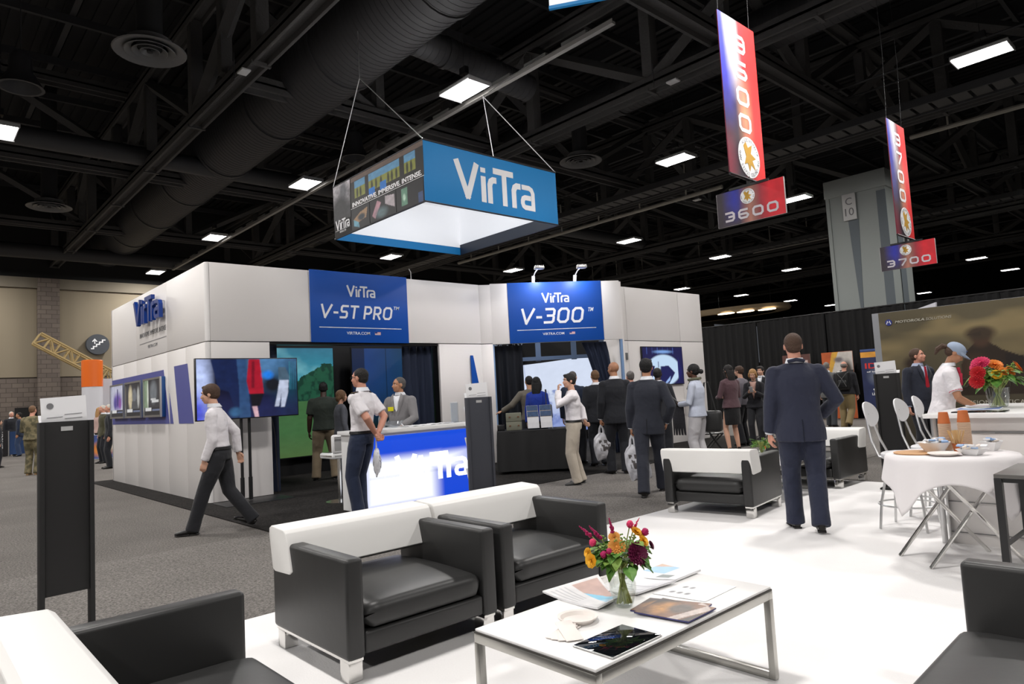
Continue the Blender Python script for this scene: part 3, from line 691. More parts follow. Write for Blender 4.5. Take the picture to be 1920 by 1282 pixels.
curtain('narrow dark navy curtain at the left side of the left opening, behind the big screen', 0, 0.17, ground_basis((X0 - 0.25, 4.55, 0.02), (0, 1, 0)), 2.38, amp=0.03)
# ------- second room: bright screen, steel frame, drapes
t = thing('projection_screen', 'bright pale blue wall of screens inside the second opening', 'projection screen', group='screens of the right room')
P = Pic(260, 90).vgrad((120, 140, 205), (215, 225, 245), 0.0, 0.55); P.noise(34, 12, 0.0, 11)
P.blob((104, 124, 188), 0.46, 0.2, 0.8, ((P.Y < 0.60) & (P.X < 0.5)).astype(float)); P.ell(0.17, 0.42, 0.07, 0.10, (225, 235, 250), 0.3).ell(0.03, 0.80, 0.03, 0.2, (150, 165, 205), 0.5)
P.rect(0.31, 0.314, 0, 1, (170, 180, 215)).noise(30, 14, 0.05, 3)
full = P.a; segs = (((-14.2, 11.6, 2.04), (-14.05, 13.95, 2.23), 0.0, 0.42), ((-14.05, 13.95, 2.23), (-12.5, 15.10, 2.38), 0.42, 0.74), ((-12.5, 15.10, 2.38), (-10.3, 15.12, 2.44), 0.74, 1.0))
for k, (p0, p1, u0, u1) in enumerate(segs):
    d_ = Vector((p1[0] - p0[0], p1[1] - p0[1], p1[2] - p0[2])); SC3 = basis(((p0[0] + p1[0]) / 2, (p0[1] + p1[1]) / 2, (p0[2] + p1[2]) / 2 - 1.03), d_, (0, 0, 1)); c0, c1 = int(u0 * 259), int(u1 * 259)
    Q = Pic(c1 - c0 + 1, 90); Q.a = full[:, c0:c1 + 1]; Q.build('screen_image', SC3, d_.length - 0.01, 2.06, t, emit=0.95)
    m = MB(); m.box(-d_.length / 2, d_.length / 2, -1.05, 1.05, -0.05, -0.01, M=SC3); m.build('screen_frame', BLK, t)
TR = mat('truss_blue_grey', srgb(72, 88, 112), 0.5)
t = thing('screen_rig', 'blue grey metal frame above the bright screens in the second opening', 'metal rig')
m = MB()
for z in (2.32, 2.85): m.box(-2.2, 1.9, z - 0.05, z + 0.05, 0.2, 0.3, M=basis((-13.3, 13.9, 0), (0.62, 0.78, 0), (0, 0, 1)))
m.build('crossbar', TR, t)
for x in (-2.0, -0.6, 0.4, 1.2):
    m = MB(); m.box(x - 0.07, x + 0.07, 2.25, 3.6, 0.18, 0.28, M=basis((-13.3, 13.9, 0), (0.62, 0.78, 0), (0, 0, 1))); m.build('upright', TR, t)
t = thing('projector', 'white ceiling projector with dangling cables in the second opening', 'projector', (-11.9, 11.3, 2.78))
m = MB(); m.box(-0.2, 0.2, -0.34, 0.34, -0.07, 0.07, bev=0.02); m.build('projector_case', GLOSSW, t)
rs = random.Random(4)
for k in range(7):
    m = MB(); c = Vector((rs.uniform(-0.1, 0.1), rs.uniform(-0.9, -0.2), rs.uniform(-0.35, -0.05)))
    m.tube([c + Vector((0.10 * math.cos(a), 0.10 * math.sin(a) * 1.2, 0.08 * math.sin(2 * a + k) - k * 0.02)) for a in [i * PI / 5 for i in range(11)]], 0.008, 5); m.build('cable_loop', mat('cable_grey', (0.2, 0.25, 0.32), 0.5), t)
m = MB(); m.tube([(0, 0, 0.06), (0, 0, 0.9)], 0.02, 8); m.build('mount', TR, t)
curtain('dark drape at the left side of the second opening', 0, 0.62, ground_basis(A + AB * 0.03 - NB * 0.25 + Vector((0, 0, 0.02)), AB), 2.38, mat('black_navy_drape', srgb(14, 18, 28), 0.85), seed=6)
me = drape('booth_curtain', 0, 0.55, 2.38, 0.04, 0.13, NAVYD, seed=8)
for v in me.vertices:                            # gathered to the right jamb and swept in at the top
    k = v.co.z / 2.38; v.co.x = 0.55 - (0.55 - v.co.x) * (0.45 + 0.55 * k ** 2) - 0.18 * k ** 3
o = bpy.data.objects.new('booth_curtain', me); COL.objects.link(o); o.matrix_world = ground_basis(A + AB * 2.12 - NB * 0.22 + Vector((0, 0, 0.02)), AB)
tag(o, 'navy curtain gathered at the right side of the second opening', 'curtain', 'dark drapes of the booth openings')
# room light of the second room and of the first
area_lamp('screen_glow', (-12.6, 12.6, 3.0), 1.2, 16, (0.7, 0.8, 1.0))

# arm spotlights over the V-300 sign
for u, lab in ((0.93, 'left arm spotlight clipped over the V-300 sign'), (1.83, 'right arm spotlight clipped over the V-300 sign')):
    M = MA @ shift(u, 3.68, 0); base = M @ Vector((0, 0, 0))
    t = thing('arm_spotlight', lab, 'spotlight', group='arm spotlights over the sign')
    m = MB(); m.tube([M @ Vector(p) for p in ((0, 0.0, -0.04), (0, 0.05, -0.03), (0.0, 0.14, 0.0))], 0.035, 10); m.build('clamp', GLOSSW, t)
    m = MB(); m.tube([M @ Vector(p) for p in ((0, 0.12, -0.01), (0.02, 0.20, 0.12), (0.05, 0.25, 0.30))], 0.012, 8); m.build('arm', GLOSSW, t)
    m = MB(); m.box(-0.10, 0.10, -0.03, 0.02, -0.07, 0.07, bev=0.01, M=M @ shift(0.06, 0.25, 0.34))
    for q in range(5): m.box(-0.09 + q * 0.04, -0.07 + q * 0.04, 0.02, 0.045, -0.06, 0.06, M=M @ shift(0.06, 0.25, 0.34))
    m.build('lamp_head', ALU, t)
    p = M @ Vector((0.06, 0.21, 0.34)); tgt = M @ Vector((0.03, -0.45, 0.0))
    area_lamp('spot_glow', p, 0.12, 8, (0.82, 0.86, 1.0), (tgt - p), 0.06)
t = thing('ceiling_hook', 'thin metal hook on the top edge of the booth front', 'hook')
m = MB(); m.tube([(X0 - 0.03, 7.3, 3.65), (X0 - 0.03, 7.3, 3.8), (X0 - 0.03, 7.26, 3.86)], 0.008, 6); m.build('hook_wire', ALU, t)

# big flat screen on a two pole stand in front of the corner
t = thing('television', 'large flat television on two black poles showing people, at the white booth corner', 'television')
TM_ = basis((-10.2, 3.955, 1.69), (0, 1, 0), (0, 0, 1))
m = MB(); m.box(-0.765, 0.765, -0.45, 0.45, -0.06, 0.0, bev=0.006, M=TM_); m.build('television_case', BLACKP, t)
P = Pic(240, 140, (10, 12, 40)); P.ell(0.75, 0.95, 0.25, 0.35, (90, 140, 190), 0.7, 0.8).ell(0.9, 0.5, 0.14, 0.4, (16, 60, 80), 0.6, 0.8)
P.ell(0.5, 0.05, 0.6, 0.28, (28, 34, 78), 0.6, 0.8).ell(0.74, 0.55, 0.1, 0.14, (20, 22, 30), 0.4)
P.ell(0.03, 0.6, 0.09, 0.62, (190, 205, 250), 0.6).ell(0.0, 0.1, 0.10, 0.3, (80, 90, 210), 0.6)
P.poly([(0.13, 1), (0.46, 1), (0.50, 0.45), (0.50, 0.0), (0.38, 0.0), (0.30, 0.45), (0.2, 0.5)], (18, 32, 72)); P.poly([(0.38, 1), (0.47, 1), (0.50, 0.3), (0.51, 0), (0.40, 0), (0.40, 0.5)], (44, 74, 116))
P.ell(0.36, 0.10, 0.06, 0.08, (50, 90, 130), 0.3)
P.poly([(0.50, 1), (0.61, 1), (0.63, 0.7), (0.645, 0.40), (0.50, 0.40), (0.475, 0.62)], (166, 20, 42)); P.poly([(0.53, 0.95), (0.56, 0.95), (0.55, 0.5), (0.52, 0.5)], (120, 14, 34))
P.poly([(0.51, 0.40), (0.645, 0.40), (0.60, 0.18), (0.52, 0.18)], (16, 14, 22)); P.poly([(0.525, 0.18), (0.575, 0.18), (0.59, 0.0), (0.55, 0.0)], (210, 170, 180))
P.ell(0.69, 0.72, 0.055, 0.07, (30, 120, 220), 0.4)
P.poly([(0.80, 0.85), (0.88, 0.85), (0.93, 0.64), (0.80, 0.62)], (70, 92, 110)); P.poly([(0.81, 0.62), (0.91, 0.62), (0.90, 0.40), (0.86, 0.15), (0.82, 0.15), (0.83, 0.40), (0.80, 0.16), (0.755, 0.16), (0.79, 0.42)], (182, 190, 212))
for q in range(4): P.rect(0.92 + q * 0.02, 0.925 + q * 0.02, 0.45, 0.95, (60, 150, 170), 0.6)
P.noise(20, 14, 0.3, 8).blur(3)
P.build('screen_image', TM_, 1.50, 0.87, t, emit=1.0, rough=0.2, z=0.003)
for y in (-0.10, 0.02):
    m = MB(); m.tube([TM_ @ Vector((y, -1.65, -0.09)), TM_ @ Vector((y, 0.1, -0.09))], 0.022, 10); m.tube([TM_ @ Vector((y, -1.65, -0.09)), TM_ @ Vector((y, -1.32, -0.09))], 0.03, 10); m.build('pole', BLACK, t)
m = MB(); m.box(-0.45, 0.55, -1.685, -1.665, -0.35, 0.25, bev=0.005, M=TM_); m.build('base_plate', BLACK, t)
m = MB(); m.tube([TM_ @ Vector((0.35, -0.45, -0.05)), TM_ @ Vector((0.38, -0.62, -0.05)), TM_ @ Vector((0.42, -0.75, -0.1)), TM_ @ Vector((0.46, -1.6, -0.12))], 0.007, 6); m.build('power_cable', BLACK, t)

# small television and shelf on the right wall
t = thing('television', 'smaller wall television showing a round white arena, right of the second opening', 'television')
T2 = basis((-9.50, 13.48, 1.85), (0, 1, 0), (0, 0, 1))
m = MB(); m.box(-0.81, 0.81, -0.455, 0.455, -0.04, 0.0, bev=0.005, M=T2); m.build('television_case', BLACKP, t)
P = Pic(150, 86, (14, 14, 70)); P.ell(0.5, 0.38, 0.42, 0.42, (190, 215, 240), 0.05).poly([(0.25, 0.2), (0.33, 0.48), (0.62, 0.5), (0.78, 0.3), (0.62, 0.02), (0.3, 0.02)], (16, 20, 80)).poly([(0.86, 0.5), (0.88, 0.78), (0.97, 0.3), (0.86, 0.0)], (20, 20, 90))
P.poly([(0.16, 0.0), (0.28, 0.5), (0.0, 0.55), (0, 0)], (14, 14, 70)).ell(0.37, 0.46, 0.05, 0.09, (190, 215, 235), 0.3).rect(0.36, 0.38, 0.45, 0.62, (90, 100, 140)).poly([(0.52, 0.05), (0.66, 0.22), (0.64, 0.1), (0.55, 0.02)], (150, 180, 230))
for q in range(6): P.rect(0.1 + q * 0.13, 0.11 + q * 0.13, 0.82, 1.0, (80, 110, 190), 0.7)
P.ell(0.5, 0.88, 0.2, 0.04, (120, 160, 220), 0.5)
P.blur(1).build('screen_image', T2, 1.58, 0.87, t, emit=1.0, z=0.003)
m = MB(); m.box(-9.55, -9.22, 13.35, 14.32, 0.99, 1.02, bev=0.004); o = m.build('wall_shelf', WALLW); tag(o, 'white shelf under the smaller wall television', 'shelf')
m = MB(); m.box(-9.545, -9.50, 12.05, 12.17, 2.0, 2.16, bev=0.008); tag(m.build('wall_box', mat('wall_box_grey', (0.15, 0.15, 0.15), 0.5)), 'small grey box fixed left of the smaller television', 'wall box')
m = MB(); m.prism([(8.62, 0.5), (9.0, 0.5), (8.66, 2.2), (8.6, 2.2)], 0.02, basis((X0 + 0.03, 0, 0), (0, 1, 0), (0, 0, 1))); tag(m.build('blue_strip', BLUE), 'slanted blue strip leaning at the corner between the two openings', 'blue strip')

# ------------------------------------------------------------------ reception counter with a lit front
t = thing('reception_counter', 'white reception counter with a glowing blue and white front', 'counter')
m = MB(); m.box(-8.18, -7.60, 4.30, 6.12, 0.975, 1.025, bev=0.004); m.build('worktop', GLOSSW, t)
m = MB(); m.box(-8.15, -7.68, 4.34, 4.38, 0.014, 0.975); m.box(-8.15, -7.68, 6.04, 6.08, 0.014, 0.975); m.box(-8.15, -8.12, 4.38, 6.04, 0.4, 0.975); m.box(-7.72, -7.66, 4.34, 6.08, 0.014, 0.05); m.box(-7.72, -7.66, 4.34, 6.08, 0.945, 0.975); m.build('cabinet', GLOSSW, t)
CM = basis((-7.66, 5.21, 0.495), (0, 1, 0), (0, 0, 1))
P = Pic(180, 96, (6, 66, 205)); P.put(np.clip((P.Y - 0.60) / 0.4, 0, 1), (10, 74, 214), 0.6)
g1 = np.clip(1.25 - np.maximum(np.abs(P.X - 0.33) / 0.33, np.abs(P.Y - 0.33) / 0.34), 0, 0.42) / 0.42; g2 = np.clip(1.3 - np.maximum(np.abs(P.X - 0.62) / 0.46, np.abs(P.Y - 0.55) / 0.15), 0, 0.9) / 0.9
P.put(np.maximum(g1, g2) ** 1.3, (245, 248, 255))
P.build('lit_panel', CM, 1.66, 0.88, t, emit=1.12)
LL = mat('lit_lettering', (1, 1, 1), 0.5, emit=((0.95, 0.97, 1), 1.6))
brand_logo(t, LL, CM @ shift(0.21, -0.015, 0.003), 1.20, 0.004, 'lit_logo', 0.88)
m = MB(); m.box(-8.15, -7.66, 4.45, 6.05, 0.40, 0.43); m.build('shelf', GLOSSW, t)
# things on the counter
for k, (x, y, rz, lab) in enumerate(((-7.85, 5.55, 0.3, 'white paper sheet on the reception counter, right of the man in grey'), (-7.9, 5.78, -0.2, 'open brochure at the right end of the reception counter'), (-7.82, 5.22, 0.1, 'white paper sheet on the reception counter in front of the man in grey'))):
    m = MB(); n = 8; m.loft([[Vector((-0.11, -0.15 + 0.3 * i / n, 0.004 + 0.008 * math.sin(i / n * PI * 2 + k) ** 2)) for i in range(n + 1)] + [Vector((-0.11, -0.15 + 0.3 * i / n, 0.002 + 0.008 * math.sin(i / n * PI * 2 + k) ** 2)) for i in range(n, -1, -1)],
                             [Vector((0.11, -0.15 + 0.3 * i / n, 0.004 + 0.008 * math.sin(i / n * PI * 2 + k) ** 2)) for i in range(n + 1)] + [Vector((0.11, -0.15 + 0.3 * i / n, 0.002 + 0.008 * math.sin(i / n * PI * 2 + k) ** 2)) for i in range(n, -1, -1)]])
    o = m.build('paper_sheet', PAPER); o.location = (x, y, 1.025); o.rotation_euler = (0, 0, rz); tag(o, lab, 'paper', 'papers on the reception counter')
m = MB(); m.lathe([(0.05, 0.0), (0.12, 0.05), (0.14, 0.09), (0.13, 0.09), (0.11, 0.055), (0.04, 0.012)], 20); o = m.build('glass_bowl', ACRYL); o.location = (-7.85, 4.95, 1.026); tag(o, 'clear glass bowl on the reception counter beside the officer', 'bowl')
def leaflet_stand(x, y, rz, lab):
    t = thing('leaflet_holder', lab, 'leaflet holder', (x, y, 1.026), rz)
    m = MB(); m.box(-0.12, 0.12, -0.06, 0.06, 0, 0.006); m.box(-0.12, 0.12, 0.0, 0.005, 0.0, 0.28); m.build('holder', ACRYL, t)
    P = Pic(30, 40, (20, 50, 90)).rect(0, 1, 0.8, 1, (40, 100, 160)).rect(0, 1, 0.0, 0.45, (110, 90, 80)); P.noise(6, 8, 0.4, 3)
    M = basis((0, -0.008, 0.15), (1, 0, 0), (0, 0.0, 1)); m = MB(); m.box(-0.105, 0.105, -0.14, 0.14, -0.006, 0, M=M); m.build('leaflet_stack', PAPER, t); P.build('leaflet_print', M, 0.21, 0.28, t, z=0.001)
leaflet_stand(-7.85, 5.98, -1.1, 'leaflet holder with a blue leaflet at the right end of the reception counter')
m = MB(); m.tube([(0, 0, 0.0), (0, 0, 0.03)], [0.20, 0.20], 20); m.tube([(0, 0, 0.02), (0, 0, 0.62)], 0.03, 10); m.mi = 1; m.box(-0.2, 0.2, -0.2, 0.2, 0.62, 0.70, bev=0.03); m.box(0.14, 0.2, -0.2, 0.2, 0.7, 0.95, bev=0.03)
o = m.build('counter_stool', [CHROME, GLOSSW]); o.location = (-8.75, 4.62, 0.014); tag(o, 'white stool with chrome base behind the reception counter, half hidden by the officer', 'stool')

# ------------------------------------------------------------------ hanging square sign
HS = thing('hanging_sign', 'square hanging fabric sign, blue and black outside, glowing white inside', 'hanging sign')
hx0, hx1, hy0, hy1, hz0, hz1 = -11.68, -8.68, 6.24, 9.28, 4.50, 5.53
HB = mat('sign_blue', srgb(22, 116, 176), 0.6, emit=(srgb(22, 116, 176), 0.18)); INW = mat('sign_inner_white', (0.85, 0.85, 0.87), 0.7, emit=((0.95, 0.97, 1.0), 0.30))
HK = mat('sign_black_print', srgb(34, 32, 34), 0.6)
m = MB(); m.box(hx1 - 0.02, hx1, hy0, hy1, hz0, hz1, bev=0.004); pb = m.build('blue_face', HB, HS)
brand_logo(pb, SIGNWL, basis((hx1 + 0.001, (hy0 + hy1) / 2, hz0 + 0.50), (0, 1, 0), (0, 0, 1)), 1.86, 0.003)
m = MB(); m.box(hx0, hx1 - 0.02, hy0, hy0 + 0.02, hz0, hz1, bev=0.004); pk = m.build('picture_face', HK, HS)
m = MB(); m.box(hx0, hx0 + 0.02, hy0 + 0.02, hy1 - 0.02, hz0, hz1); m.build('rear_face', HB, HS)
m = MB(); m.box(hx0, hx1 - 0.02, hy1 - 0.02, hy1, hz0, hz1); m.build('far_face', HK, HS)
m = MB(); m.box(hx0 + 0.03, hx1 - 0.05, hy0 + 0.03, hy1 - 0.03, hz1 - 0.03, hz1 - 0.01)
m.box(hx0 + 0.022, hx0 + 0.03, hy0 + 0.03, hy1 - 0.03, hz0 + 0.16, hz1 - 0.03); m.box(hx0 + 0.03, hx1 - 0.03, hy1 - 0.030, hy1 - 0.022, hz0 + 0.22, hz1 - 0.03)
m.box(hx0 + 0.03, hx1 - 0.03, hy0 + 0.022, hy0 + 0.030, hz0 + 0.02, hz1 - 0.03); m.box(hx1 - 0.030, hx1 - 0.022, hy0 + 0.03, hy1 - 0.03, hz0 + 0.02, hz1 - 0.03)
m.build('inner_liner', INW, HS)
m = MB(); m.box(hx0 + 0.02, hx0 + 0.024, hy0 + 0.02, hy1 - 0.02, hz0, hz0 + 0.17); m.build('inner_blue_hem', HB, HS)
m = MB(); m.box(hx0 + 0.02, hx1 - 0.02, hy1 - 0.024, hy1 - 0.02, hz0, hz0 + 0.22); m.build('inner_dark_hem', mat('dark_hem', srgb(40, 48, 62), 0.4), HS)
m = MB()
for (xa, ya, xb, yb) in ((hx0, hy0, hx1, hy0), (hx1, hy0, hx1, hy1), (hx1, hy1, hx0, hy1), (hx0, hy1, hx0, hy0)):
    for z in (hz0 + 0.01, hz1 - 0.01): m.tube([(xa, ya, z), (xb, yb, z)], 0.014, 6)
m.build('frame_tube', mat('sign_tube', (0.08, 0.08, 0.09), 0.4, 0.6), HS)
apex1 = Vector((hx1 - 0.05, (hy0 + hy1) / 2 - 0.15, 6.6)); apex2 = Vector((hx0 + 0.9, hy0 + 0.4, 8.2))
for nm, pts in (('cable', [(hx1, hy1, hz1), apex1]), ('cable', [(hx1 - 1.6, hy1, hz1), apex1]), ('cable', [apex1, apex1 + Vector((0, 1.6, 1.26))]), ('cable', [(hx0, hy0, hz1), (hx0 + 1.05, hy0 + 0.05, 7.3)]), ('cable', [(hx1, hy0, hz1), (hx0 + 1.05, hy0 + 0.05, 7.3)]), ('cable', [(hx0 + 1.05, hy0 + 0.05, 7.3), (hx0 + 1.05, hy0 + 0.05, 8.2)])):
    m = MB(); m.tube(pts, 0.008, 6); m.build(nm, ALU, HS)
# printed pictures on the black face
KM = basis(((hx0 + hx1) / 2, hy0 - 0.003, (hz0 + hz1) / 2), (1, 0, 0), (0, 0, 1)); WH = hx1 - hx0
def kpic(P, x0, x1, y0, y1, nm='face_picture'):   # fractions of the face
    P.build(nm, KM @ shift(((x0 + x1) / 2 - 0.5) * WH, ((y0 + y1) / 2 - 0.5) * 1.03, 0), (x1 - x0) * WH, (y1 - y0) * 1.03, pk, emit=0.10, z=0.001)
P = Pic(50, 70).vgrad((40, 40, 44), (175, 170, 175), 0.3, 1.0); P.noise(10, 14, 0.6, 3); P.ell(0.6, 0.72, 0.22, 0.3, (90, 90, 96), 0.4).ell(0.4, 0.35, 0.42, 0.28, (36, 36, 40), 0.3); P.noise(16, 20, 0.4, 6)
kpic(P, 0.0, 0.215, 0.30, 1.0)
P = Pic(150, 60, (30, 27, 26)); P.put((P.Y > 0.82).astype(float), (96, 80, 72)); P.put(((P.Y > 0.28) & (P.Y < 0.8) & (P.X > 0.06) & (P.X < 0.9) & ~((P.X > 0.22) & (P.X < 0.27)) & ~((P.X > 0.70) & (P.X < 0.76))).astype(float), (128, 132, 60))
P.put(((P.Y > 0.58) & (P.Y < 0.8) & (P.X > 0.06) & (P.X < 0.9) & ~((P.X > 0.22) & (P.X < 0.27)) & ~((P.X > 0.70) & (P.X < 0.76))).astype(float), (90, 140, 175))
for q in (0.1, 0.15, 0.32, 0.38, 0.45, 0.55, 0.6, 0.66, 0.8, 0.85): P.ell(q, 0.42, 0.014, 0.16, (44, 44, 30), 0.3)
P.rect(0.27, 0.36, 0.12, 0.36, (30, 110, 190)).rect(0.43, 0.52, 0.16, 0.40, (30, 110, 190)); P.noise(30, 12, 0.2, 1)
kpic(P, 0.225, 1.0, 0.42, 1.0)
for (x0, x1, seed) in ((0.225, 0.435, 1), (0.44, 0.72, 2), (0.725, 0.99, 3)):
    P = Pic(50, 36, (24, 24, 28))
    if seed == 1: P.poly([(0.1, 0.5), (0.5, 0.75), (0.9, 0.85), (0.8, 0.4), (0.4, 0.3)], (150, 120, 90)).poly([(0.1, 0.5), (0.4, 0.3), (0.42, 0.05), (0.12, 0.2)], (100, 150, 170)).ell(0.55, 0.5, 0.2, 0.15, (40, 50, 60), 0.3)
    if seed == 2: P.poly([(0.08, 0.3), (0.3, 0.9), (0.45, 0.75), (0.2, 0.12)], (170, 130, 140)).poly([(0.6, 0.95), (0.95, 0.85), (0.95, 0.3), (0.6, 0.6)], (170, 160, 165)).ell(0.45, 0.3, 0.2, 0.2, (90, 110, 115), 0.5)
    if seed == 3: P.rect(0.2, 0.42, 0.15, 0.9, (90, 130, 110)).ell(0.3, 0.5, 0.05, 0.14, (180, 210, 190), 0.4).rect(0.8, 0.97, 0.0, 0.45, (50, 70, 110))
    P.noise(9, 7, 0.3, seed); kpic(P, x0, x1, 0.02, 0.40)
text_obj('INNOVATIVE. IMMERSIVE. INTENSE.', pk, SIGNWL, KM @ shift((0.61 - 0.5) * WH, -0.02, 0.003), 0.085, 0.74 * WH, 0.002, bold=0.03)
m = MB(); m.box(-0.28 * WH, 0.5 * WH, -0.088, -0.080, 0, 0.003, M=KM); m.build('rule_line', SIGNWL, pk)
brand_logo(pk, SIGNWL, KM @ shift(-0.39 * WH, -0.27, 0.002), 0.54, 0.002)
m = MB(); m.box(-0.485 * WH, -0.30 * WH, -0.375, -0.369, 0, 0.003, M=KM); m.build('rule_line', SIGNWL, pk)
text_obj('VIRTRA.COM', pk, SIGNWL, KM @ shift(-0.39 * WH, -0.41, 0.002), 0.035, 0.24, 0.002)
area_lamp('sign_glow', ((hx0 + hx1) / 2, (hy0 + hy1) / 2, hz1 - 0.10), 1.4, 15, (0.93, 0.96, 1.0))
# corner of another hanging sign at the top edge
t = thing('hanging_sign', 'white hanging sign with a teal hem, only its corner at the top edge', 'hanging sign')
WS_ = basis((-4.83, 5.23, 5.55), (0.83, 0.56, 0), (0, 0, 1))
m = MB(); m.box(0.0, 3.0, 0.0, 1.0, -0.03, 0, bev=0.003, M=WS_); m.build('sign_face', INW, t)
m = MB(); m.box(-0.005, 3.0, -0.035, 0.0, -0.035, 0.004, M=WS_); m.build('teal_hem', HB, t)
m = MB(); m.tube([WS_ @ Vector((0.3, 1.0, 0)), WS_ @ Vector((0.3, 2.6, 0))], 0.008, 6); m.build('cable', ALU, t)
# ------------------------------------------------------------------ club chairs (local: back at y=0, facing +y, 0.97 wide, 0.88 deep)
def puff(m, x0, x1, y0, y1, z0, z1, bev, crown=0.0, seg=4):
    n0 = len(m.bm.verts); m.box(x0, x1, y0, y1, z0, z1, bev=bev, seg=seg)
def cushion(x0, x1, y0, y1, z0, z1, r, crown):   # rounded block with a crowned top
    m = MB(); n = 14; rings = []
    def prof(t):                                 # rounded rectangle in the y-z plane, t 0..1 scale toward the ends
        pts = []; ya, yb, za, zb = y0 + t, y1 - t, z0 + t * 0.6, z1 - t * 0.6
        for (cy, cz, a0) in ((yb - r, zb - r, 0), (ya + r, zb - r, 90), (ya + r, za + r, 180), (yb - r, za + r, 270)):
            for k in range(5):
                a = math.radians(a0 + 22.5 * k); pts.append((cy + r * math.cos(a), cz + r * math.sin(a)))
        out = []
        for i, p in enumerate(pts):              # refine the long top edge
            out.append(p); q = pts[(i + 1) % len(pts)]
            if abs(q[0] - p[0]) > 0.1:
                for s in range(1, 8): out.append((p[0] + (q[0] - p[0]) * s / 8, p[1] + (q[1] - p[1]) * s / 8))
        return out
    ymid = (y0 + y1) / 2
    for i in range(n + 1):
        u = i / n; x = x0 + (x1 - x0) * u; e = min(u, 1 - u) * (x1 - x0); t = max(0.0, r - e) if e < r else 0.0
        t = r - math.sqrt(max(0, r * r - (r - e) ** 2)) if e < r else 0.0
        ring = []
        for (y, z) in prof(t * 0.9):
            k = max(0.0, 1 - ((y - ymid) / ((y1 - y0) / 2)) ** 2) * (1 - (2 * u - 1) ** 4)
            ring.append(Vector((x, y, z + (crown * k if z > (z0 + z1) / 2 else 0))))
        rings.append(ring)
    # more rings near the ends
    m.loft(rings); return m
def make_club_chair(lab, W=0.485, name='club_armchair', cat='armchair', group='black club armchairs with white backs'):
    t = thing(name, lab, cat, group=group)
    for s in (-1, 1):
        m = MB(); m.box(min(s * W, s * (W - 0.10)), max(s * W, s * (W - 0.10)), 0.0, 0.88, 0.125, 0.615, bev=0.022, seg=4)
        m.build('armrest', LEATHER, t)
        xa, xb = min(s * (W - 0.012), s * (W - 0.092)), max(s * (W - 0.012), s * (W - 0.092))
        m = MB(); m.box(xa, xb, 0.02, 0.86, 0.112, 0.126)
        m.build('leg_rail', CHROME, t)
        for y0 in (0.03, 0.765):
            m = MB(); m.box(xa, xb, y0, y0 + 0.085, 0.014, 0.113, bev=0.003); m.build('leg', CHROME, t)
    m = MB(); m.box(-W + 0.10, W - 0.10, 0.05, 0.87, 0.135, 0.245, bev=0.02, seg=3); m.build('seat_base', LEATHER, t)
    cushion(-W + 0.103, W - 0.103, 0.02, 0.885, 0.25, 0.375, 0.045, 0.035).build('seat_cushion', LEATHER, t, 60)
    # white wrapped back: leans, sits over the arms, with side flaps
    m = MB(); n = 10
    prof = [(0.245, 0.452), (0.275, 0.47), (0.235, 0.62), (0.215, 0.672), (0.19, 0.69), (0.02, 0.70), (-0.008, 0.685), (-0.012, 0.65), (0.03, 0.455), (0.06, 0.445)]
    rings = []
    for x, k in ((-W - 0.012, 0.0), (-W - 0.008, 0.012), (-W + 0.03, 0.0), (0, 0), (W - 0.03, 0.0), (W + 0.008, 0.012), (W + 0.012, 0.0)):
        c = Vector((x, 0.12, 0.57)); edge = abs(x) > W + 0.01
        rings.append([Vector((x, c.y + (p[0] - c.y) * (0.94 if edge else 1), c.z + (p[1] - c.z) * (0.96 if edge else 1))) for p in prof])
    m.loft(rings); o = m.build('backrest', WLEATHER, t, 50); o['label'] = 'white leather back band'
    b = o.modifiers.new('b', 'BEVEL'); b.width = 0.006; b.segments = 2; b.limit_method = 'ANGLE'
    return t
ch = make_club_chair('black club armchair in the middle of the foreground, left of its twin')
ch.location = (-4.0, 2.145, 0.0); ch.rotation_euler = (0, 0, -PI / 2)
dup(ch, (-4.0, 3.165, 0.0), -PI / 2, 'black club armchair touching its twin, just behind the bouquet')
sf = make_club_chair('black two seat sofa with white back cut off at the bottom left corner', 0.88, 'loveseat', 'sofa', 'black two seat sofas at the picture corners')
sf.location = (-2.22, 0.245, 0.0)
dup(sf, (0.0, 2.45, 0.0), PI / 2 + 0.03, 'black two seat sofa cut off at the bottom right corner')
dup(ch, (-4.02, 6.30, 0.0), math.radians(8), 'black club armchair seen from behind, left of the man in the navy suit')
dup(ch, (-4.08, 9.47, 0.0), PI, 'black club armchair facing us, partly hidden behind the man in the navy suit')

# ------------------------------------------------------------------ coffee tables
def make_table(lab, lx, ly, h=0.43):             # local: centre at the origin
    t = thing('coffee_table', lab, 'coffee table', group='white topped coffee tables')
    a, b = lx / 2, ly / 2; f = 0.032
    m = MB(); m.box(-a + 0.004, a - 0.004, -b + 0.004, b - 0.004, h - 0.012, h, bev=0.003); m.build('table_top', mat('table_laminate', (0.88, 0.87, 0.86), 0.3), t)
    m = MB(); m.box(-a + 0.001, a - 0.001, -b + 0.001, b - 0.001, h - 0.018, h - 0.012); m.build('top_edge', mat('dark_edge', (0.05, 0.045, 0.04), 0.6), t)
    m = MB()
    for y0 in (-b, b - f): m.box(-a, a, y0, y0 + f, h - 0.055, h - 0.018, bev=0.002)
    for x0 in (-a, a - f): m.box(x0, x0 + f, -b + f, b - f, h - 0.055, h - 0.018, bev=0.002)
    m.build('apron', STEEL, t)
    for sx in (-1, 1):
        for sy in (-1, 1):
            x0 = -a if sx < 0 else a - f; y0 = -b if sy < 0 else b - f
            m = MB(); m.box(x0, x0 + f, y0, y0 + f, 0.014, h - 0.055, bev=0.002); m.build('leg', STEEL, t)
    for sy in (-1, 1):
        y0 = -b if sy < 0 else b - f
        m = MB(); m.box(-a + f, a - f, y0, y0 + f, 0.014, 0.014 + f, bev=0.002); m.build('floor_bar', STEEL, t)
    return t
